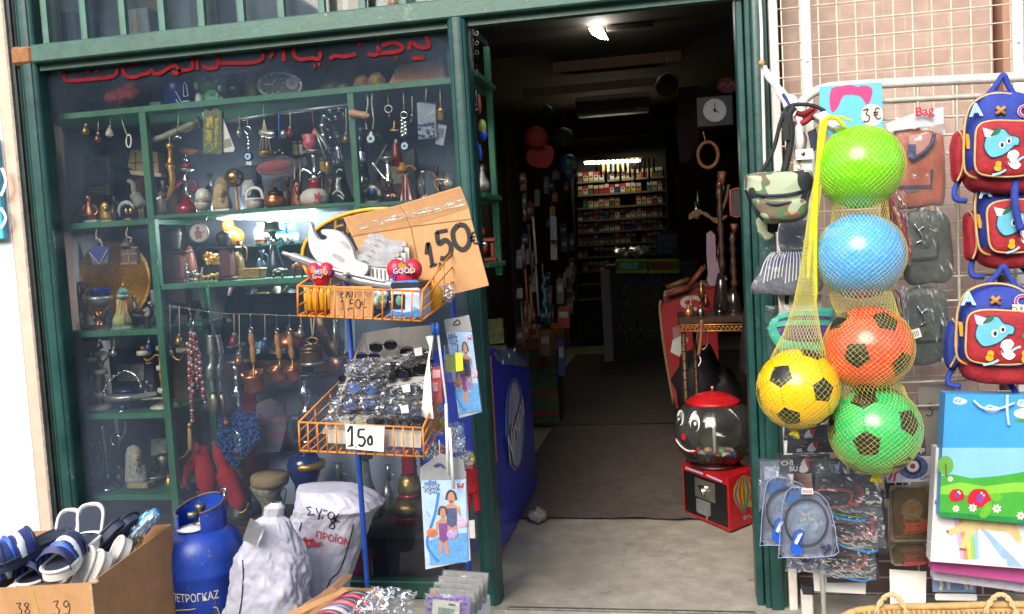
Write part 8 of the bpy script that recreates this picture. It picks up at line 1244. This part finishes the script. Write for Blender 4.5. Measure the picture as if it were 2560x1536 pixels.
for k,(x0,y0)in enumerate(((1962,1066),(1970,1098),(1950,1140))):
 t=T('wallet_packet',('dark wallet packet with a red and white bull print, topmost of three','dark wallet packet with a red and white bull print, middle of three','dark wallet packet lettered CHI BU, lowest and largest of three')[k],'packet',x0+60,y0+40,-.30-.012*k);h=36 if k<2 else 46;w=124
 t.poly('wallet',M('#2a2b30',.5,0,.25,30,.2,80),[(x0,y0),(x0+w,y0-4),(x0+w+2,y0+h-3),(x0-2,y0+h)],.012);g=MB();f=t.fr(x0+34,y0+h-8,-.001,.03);g.text(f,'BU' if k==2 else 'B',17*t.s,0,0,0,'CENTER',0,.03,1.57 if k<2 else 0)
 if k==2:g.text(f,'CHI',17*t.s,-14*t.s,15*t.s,0,'CENTER',0,.03)
 t.put('lettering',g,M('#b9b9b9',.5));t.area('bull_print',M('#b8b4b2',.5),[[(x0+48,y0+h-8),(x0+56,y0+12),(x0+70,y0+8),(x0+72,y0+h-12),(x0+60,y0+h-4)]],-.0012,smooth=3);t.area('red_print',M('#a01c24',.5),[[(x0+62,y0+8),(x0+84,y0+6),(x0+72,y0+14),(x0+72,y0+h-10),(x0+64,y0+18)]],-.0018);wrap(t,'film',CELLO,[(x0-10,y0-8),(x0+w+8,y0-10),(x0+w+6,y0+h+4),(x0-8,y0+h+8)],-.322-.012*k,.006,.008,70+k,14)
def gun(lab,x,y,k,Y,seed,film):
 t=T('toy_gun_packet',lab,'packet',x,y+60,Y);GR=M('#7d2a26',.45,0,.15,30);A_=lambda pts:[(x+a*k,y+b*k)for a,b in pts]
 t.poly('back_card',M('#22242a',.5,0,.3,20),A_([(-60,-70),(110,-66),(112,60),(-50,62)]),.004,.02);t.poly('body',M('#1d1f24',.4),A_([(-46,-12),(60,-18),(64,14),(-36,20)]),.02);g=MB();t.tube(g,None,[(*q,-.006)for q in A_([(-46,18),(-52,4),(-40,-26),(40,-22),(44,-4),(36,16),(-30,22)])],4*k,8,True,n=3);t.tube(g,None,[(*q,-.006)for q in A_([(36,8),(62,10),(70,-20),(60,-40)])],7*k,8);t.put('red_frame',g,GR);wrap(t,'film',CELLO2,film,Y-.03,.016,.014,seed,18);t.ink('printed_band',M('#2c70b0',.4,0,.4,60),[[(*q,)for q in A_([(-60,18),(0,44),(60,56),(84,50)])]],6*k,-.028);t.ink('green_band',M('#4b7a3c',.4,0,.5,60),[[(*q,)for q in A_([(-54,10),(0,36),(70,46)])]],3.5*k,-.0285);return t
gun('black and red toy gun in clear film, upper of three',2086,1250,.95,-.36,80,[(2044,1150),(2190,1160),(2206,1290),(2030,1270)]);gun('black and red toy gun in clear film, middle of three',2120,1330,.9,-.34,81,[(2070,1270),(2206,1270),(2214,1372),(2080,1370)]);gun('black and red toy gun in clear film, lowest of three',2108,1408,.8,-.30,82,[(2050,1370),(2188,1370),(2190,1450),(2056,1440)])
def wheel_pack(lab,x,y,Y,k,seed):
 t=T('blister_packet',lab,'packet',x,y+80*k,Y);A_=lambda pts:[(x+a*k,y+b*k)for a,b in pts]
 t.poly('blister',BLISTER,A_([(-64,-40),(-40,-84),(30,-66),(60,-20),(74,62),(66,92),(-62,96),(-74,84)]),.02,.0);t.poly('backing',M('#a2a9bd',.4,0,.3,16),A_([(-60,-34),(-36,-76),(28,-60),(56,-18),(68,60),(62,86),(-58,90),(-68,80)]),.002,.02);t.tube('ring',M('#23252c',.4),[(*q,.004)for q in A_(circ(-4,6,54,24,60))],3*k,8,True,smooth=False);t.area('inner_print',M('#9fb4c8',.4,0,.4,40),[A_(circ(-4,6,42,20,48))],.016);t.ink('white_creature',WHITE,[A_([(-16,-18),(-4,-6),(-20,4)]),A_([(-4,-6),(16,2),(22,20),(14,26)]),A_([(-4,-8),(6,-20)])],6*k,.012);t.area('ice_print',M('#3c7ac0',.4,0,.4,60),[A_([(-58,-50),(-50,-78),(-38,-66),(-28,-84),(-18,-66),(-10,-78),(-6,-58),(-30,-46),(-48,-34)])],.017)
 t.poly('blue_launcher',M('#1f56c0',.35),A_([(-34,36),(-20,28),(-8,34),(-22,66),(-10,78),(-26,92),(-44,80)]),.02,-.004);t.poly('white_launcher',WHITE,A_([(-24,40),(-14,36),(-28,64),(-34,60)]),.01,-.02);t.tube('edge',M('#8492b8',.3),[(*q,-.002)for q in A_([(-64,-40),(-40,-84),(30,-66),(60,-20),(74,62),(66,92),(-62,96),(-74,84)])],1.3,6,True,n=2);g=MB();rnd=random.Random(seed);[t.ball(g,None,x+k*(30+rnd.random()*30),y+k*(66+rnd.random()*18),5*k,.004)for q in range(7)];t.put('navy_pieces',g,M('#1c2444',.3))
wheel_pack('blue clear blister pack with a round track, front one of two',2020,1300,-.46,.98,90);wheel_pack('blue clear blister pack with a round track, half hidden behind the front one',1972,1272,-.40,.95,91)
for k,(x,y,w,h,Y,c,lab)in enumerate(((1935,1215,34,60,-.32,'#5d6478','greyish blister pack behind the round track packs, upper left'),(2075,1200,40,50,-.30,'#3a3d44','dark blister pack behind the upper toy gun'),(2180,1300,30,70,-.24,'#4a4c50','charcoal film pack hanging right of the toy guns'),(2010,1385,40,40,-.28,'#6b7288','grey blue pack below the round track packs'),(2160,1215,36,50,-.26,'#34363c','black film pack under the green ball'),(2240,1190,26,60,-.23,'#5a564e','olive grey pack left of the spinner card'))):
 t=T('film_pack',lab,'packet',x,y+h,Y);t.poly('card',M(c,.45,0,.5,24,.3,60),[(x-w,y-h),(x+w,y-h-4),(x+w+3,y+h),(x-w-2,y+h-3)],.008);t.area('label',M('#8f96a4',.5,0,.7,40),[[(x-w*.7,y-h*.8),(x+w*.6,y-h*.8),(x+w*.5,y-h*.3),(x-w*.7,y-h*.25)]],-.001);t.poly('insert',M('#20232a',.3,0,.4,30),[(x-w*.5,y-h*.1),(x+w*.5,y-h*.15),(x+w*.3,y+h*.5),(x-w*.4,y+h*.6)],.012,-.012,smooth=2);wrap(t,'film',CELLO2,[(x-w-6,y-h-8),(x+w+6,y-h-10),(x+w+8,y+h+6),(x-w-6,y+h+4)],Y-.018,.012,.012,110+k,14)
t=T('logo_tag','little white tag with red lettering on the toy gun film','tag',2018,1236,-.47);t.poly('tag',WHITE,[(2004,1222),(2032,1222),(2034,1236),(2004,1236)],.002);g=MB();g.text(t.fr(2018,1234,-.001),'moi',15*t.s,0,1*t.s,0,'CENTER',0,.02);t.put('lettering',g,M('#a83a2c',.5))
t=T('card_strip','white card strip hanging under the toy guns','card',2090,1486,-.2);t.poly('card',PAPER,[(2030,1400),(2166,1420),(2164,1486),(2036,1478)],.003)
t=T('spinner_card','pale card with a printed spinning top and dark lettered header','packet',2280,1240,-.28);t.poly('card',M('#a9aab4',.4,0,.3,40),[(2210,1176),(2264,1140),(2328,1142),(2330,1204),(2218,1208)],.006);t.area('disc_print',M('#3a4a74',.4,0,.8,60),[circ(2282,1168,38,24,30)],-.001);t.area('hub_print',M('#b5b0b0',.4),[circ(2282,1166,15,18,14)],-.0016);t.ink('black_ring',INK,[circ(2282,1166,20,18,19)],5,-.0018,closed=True,n=1);t.area('red_hub',M('#7a3038',.4),[circ(2282,1166,7,10)],-.0022);t.poly('header',M('#3c3c40',.5,0,.3,30),[(2292,1086),(2312,1090),(2316,1138),(2284,1138)],.004,.004);g=MB();g.text(t.fr(2300,1130,-.001),'op',20*t.s,0,0,.0,'CENTER',.2,.03);t.put('lettering',g,M('#b0b0b4',.5));t.ink('red_spikes',M('#a03048',.5),[[(2222,1200),(2230,1184),(2226,1176)],[(2236,1204),(2238,1186),(2246,1180)]],5,-.0014);g=MB();g.text(t.fr(2316,1196,-.002,.3),'Limit',14*t.s);t.put('script',g,INK)
def launcher(lab,y0,y1,Y,col):
 t=T('spinner_blister',lab,'packet',2275,y1,Y);t.poly('card',M('#6d6454',.5,0,.5,16),[(2222,y0+10),(2228,y0),(2320,y0-2),(2330,y0+10),(2332,y1-6),(2240,y1),(2228,y1-8)],.005,.018);t.poly('blister',sheet_mat('aged_plastic','#d8cdb8',.15,'#a8987c',rough=.1,bump=.2,ior=1.5),[(2232,y0+20),(2244,y0+8),(2312,y0+6),(2324,y0+20),(2322,y1-12),(2236,y1-10)],.016)
 if y1-y0>100:t.lat('spinner',M('#a8a89c',.4,0,.5,60),[(26,y0+82),(27,y0+80),(24,y0+78)],2280,.01)if 0 else t.poly('spinner',M('#8f9488',.35,0,.5,60),circ(2280,y0+62,27,22,27),.006,.004);t.area('spinner_core',M('#b8642c',.4),[circ(2280,y0+62,8,10),circ(2262,y0+54,5,8),circ(2298,y0+56,5,8),circ(2282,y0+84,5,8)],.0015)
 yy=y1-44 if y1-y0>100 else y0+34;t.poly('launcher',M(col,.45,0,.1,20),[(2256,yy-14),(2306,yy-16),(2322,yy-4),(2322,yy+12),(2308,yy+20),(2258,yy+24),(2264,yy+4)],.014,.003);t.area('grey_slots',M('#4a4a50',.5),[[(2258,yy-12),(2298,yy-14),(2304,yy-6),(2266,yy-4)],[(2262,yy+18),(2304,yy+14),(2304,yy+17),(2262,yy+21)]],.0022);t.ball('screw',INK,2296,yy+3,3,.002)
launcher('aged blister card with a spinner and bright orange launcher',1214,1356,-.30,'#e0562c');launcher('aged blister card with a dull red launcher, below the orange one',1358,1416,-.27,'#a83c30')
t=T('card_strip','white card strip hanging under the orange launcher','card',2270,1520,-.2);t.poly('card',PAPER,[(2224,1424),(2316,1430),(2314,1530),(2226,1522)],.003)
YP=-.5
t=T('gift_bag','blue and green gift bag printed with clouds, hills, strawberries and daisies','gift bag',2480,1300,YP);o=t.o;fbx=[(2364,985),(2700,990),(2690,1320),(2348,1290)]
t.poly('bag',M('#3f93d0',.35,0,.06,10),fbx,.06);t.area('sky_print',M('#7fb4e0',.35,0,.06,10),[[(2356,1120),(2695,1120),(2695,1230),(2352,1210)]],-.0006);t.area('hill_print',M('#3f9a34',.4,0,.12,12),[[(2352,1190),(2380,1186),(2430,1196),(2500,1190),(2560,1180),(2700,1186),(2692,1310),(2349,1282)],],-.0012);t.area('light_hill',M('#7ab83c',.4,0,.1,12),[[(2352,1216),(2400,1206),(2460,1216),(2540,1206),(2700,1212),(2700,1240),(2540,1230),(2440,1240),(2350,1236)]],-.0018);t.area('dark_edge',M('#1f7a3c',.4),[[(2348,1280),(2692,1306),(2690,1322),(2347,1292)]],-.0024)
for x,y,r in((2400,1004,18),(2480,1024,20),(2560,1010,18)):t.area('cloud_print',M('#b9d4ea',.5),[circ(x,y,r,14,r*.45),circ(x-6,y-4,r*.6,12,r*.4)],-.0008)
t.area('tree_print',M('#5f9a3c',.5,0,.1,20),[circ(2364,1164,20,16,24)],-.0016);t.ink('tree_trunk',M('#5a3a28',.6),[[(2364,1160),(2366,1192)]],3,-.002)
for x,y,r in((2392,1240,20),(2448,1248,30)):
 t.area('strawberry_print',M('#b81c2c',.4,0,.15,30),[[(x-r,y),(x-r*.6,y-r*.7),(x,y-r*.85),(x+r*.6,y-r*.7),(x+r,y+r*.2),(x+r*.5,y+r*.6),(x-r*.6,y+r*.7)]],-.0026,smooth=3);t.area('shine',M('#7a3c8c',.4),[circ(x+2,y-2,r*.35,10,r*.4)],-.003);t.area('sparkle',WHITE,[circ(x+r*.2,y-r*.5,3,8),circ(x+r*.4,y-r*.3,2.4,8)],-.0034)
for x,y,r in((2376,1198,8),(2390,1272,10),(2432,1270,12),(2492,1272,13),(2552,1290,12)):
 t.area('daisy_print',WHITE,[[(x+r*(1 if k%2 else .6)*math.cos(k*math.pi/7),y+r*(1 if k%2 else .6)*math.sin(k*math.pi/7))for k in range(14)]],-.0036);t.area('daisy_centre',GOLDP,[circ(x,y,r*.3,8)],-.0042)
t.area('leaf_print',M('#5fa82c',.4),[[(2448,1290),(2462,1262),(2480,1254),(2476,1282),(2462,1296)],[(2474,1240),(2490,1232),(2506,1244),(2490,1256)]],-.003,smooth=2);t.tube('handle',M('#b5d4ea',.6),[(2434,1002,-.01),(2456,1020,-.014),(2490,1024,-.014),(2536,1008,-.01)],3,6);t.tube('handle',M('#b5d4ea',.6),[(2518,988,-.01),(2518,1030,-.014),(2522,1064,-.01)],3.4,6);t.area('name_badge',M('#c9c4bc',.5),[circ(2566,1034,32,16,14)],-.0012);t.area('badge_leaf',M('#3f8a3c',.5),[circ(2566,1052,30,14,5)],-.001)
t=T('gift_bag','white gift bag with a pastel rainbow and pony legs under the blue one','gift bag',2480,1440,YP+.04);t.poly('bag',M('#cfcdc8',.35,0,.05,10),[(2340,1120),(2690,1140),(2690,1432),(2326,1404)],.05);t.area('red_edge',M('#9a4a3c',.5),[[(2338,1250),(2342,1252),(2340,1262),(2336,1260)]],-.001)
for k,c in enumerate(('#c8a0c0','#d08a5a','#c9bc5a','#8fbc6a','#8ab4c8')):t.area('rainbow_print',M(c,.5),[[(2384+12*k,1296),(2396+12*k,1298),(2412+9*k,1400),(2402+9*k,1398)]],-.0012)
t.area('blue_ray',M('#8aa8cc',.5),[[(2450,1320),(2470,1330),(2560,1420),(2520,1416)]],-.001);t.area('pony_legs',M('#c9b27a',.5),[[(2410,1304),(2440,1298),(2462,1306),(2440,1330),(2420,1352),(2414,1372),(2400,1372),(2404,1350),(2416,1330),(2400,1330),(2376,1340),(2368,1328)],[(2440,1300),(2540,1310),(2556,1350),(2546,1360),(2520,1330),(2450,1322)]],-.0018);t.area('hooves',M('#8d5040',.5),[[(2400,1370),(2416,1372),(2416,1378),(2398,1376)],[(2366,1326),(2372,1326),(2372,1334),(2366,1332)]],-.0024);t.area('star_print',M('#bcd8dc',.5),[[(x+r*(1 if k%2 else .45)*math.cos(k*.628),y+r*(1 if k%2 else .45)*math.sin(k*.628))for k in range(10)]for x,y,r in((2478,1392,12),(2510,1404,10),(2332,1356,9),(2420,1322,12))],-.0014)
t=T('gift_bag','magenta gift bag edge peeking out under the white one','gift bag',2480,1470,YP+.1);t.poly('bag',M('#b04a86',.4,0,.1,20),[(2330,1380),(2690,1410),(2690,1474),(2330,1428)],.04)
t=T('gift_bag','pale lilac gift bag lowest of the hanging stack','gift bag',2480,1490,YP+.16);t.poly('bag',M('#b5b0ba',.4,0,.25,30),[(2334,1400),(2690,1440),(2690,1498),(2334,1450)],.04)
t=T('print_card','small card printed with pale horse legs under the gift bags','card',2390,1480,-.22);t.poly('card',M('#6d88a8',.5,0,.4,30),[(2330,1440),(2440,1450),(2440,1482),(2332,1480)],.003);t.ink('legs',M('#c9c4b4',.5),[[(2350,1446),(2354,1462),(2350,1476)],[(2370,1448),(2372,1474)],[(2410,1452),(2418,1474)],[(2430,1452),(2428,1474)]],8,-.0012)
t=T('white_strip','white plastic strip fixed below the printed card','strip',2390,1504,-.2);t.box('strip',PAPER,2342,1486,2440,1504,.01)
t=T('corner_bracket','white upright bracket with a dark cap at the foot of the wall','bracket',2018,1540,-.1);t.box('post',WP,2006,1476,2034,1600,.03);t.box('cap',M('#2c2c2e',.6),2006,1468,2036,1490,.036,-.003,.005)
g=MB();t=T('wicker_basket','wicker basket rim with twisted rope handles at the bottom right','basket',2330,1560,-.62);WK=M('#b08d58',.75,0,.3,60,.5,140)
t.tube('rim',WK,[(2100,1548),(2140,1528),(2240,1518),(2360,1516),(2480,1512),(2600,1512)],9,8);t.tube('rim',WK,[(2096,1560),(2140,1542),(2240,1532),(2360,1530),(2480,1526),(2600,1526)],8,8)
rimp=[(2100,1556),(2240,1526),(2360,1524),(2600,1520)];g=MB()
for k in range(40):x=2110+12.4*k;t.tube(g,None,[(x,1526+max(0,2180-x)*.3,-.008),(x+4,1548,-.012),(x+7,1590,-.004)],5,6)
t.put('weave',g,WK)
for x0 in(2196,2470):
 g=MB()
 for ph_ in(0,math.pi):t.tube(g,None,[(x0-6+80*u+4*math.cos(u*26+ph_),1540-52*math.sin(math.pi*min(1,u*1.06))**.6+3.5*math.sin(u*26+ph_),-.02)for u in[k/26 for k in range(27)]],4.6,6,smooth=False)
 t.put('rope_handle',g,M('#c2a676',.8,0,.2,80,.4,200))
finish()
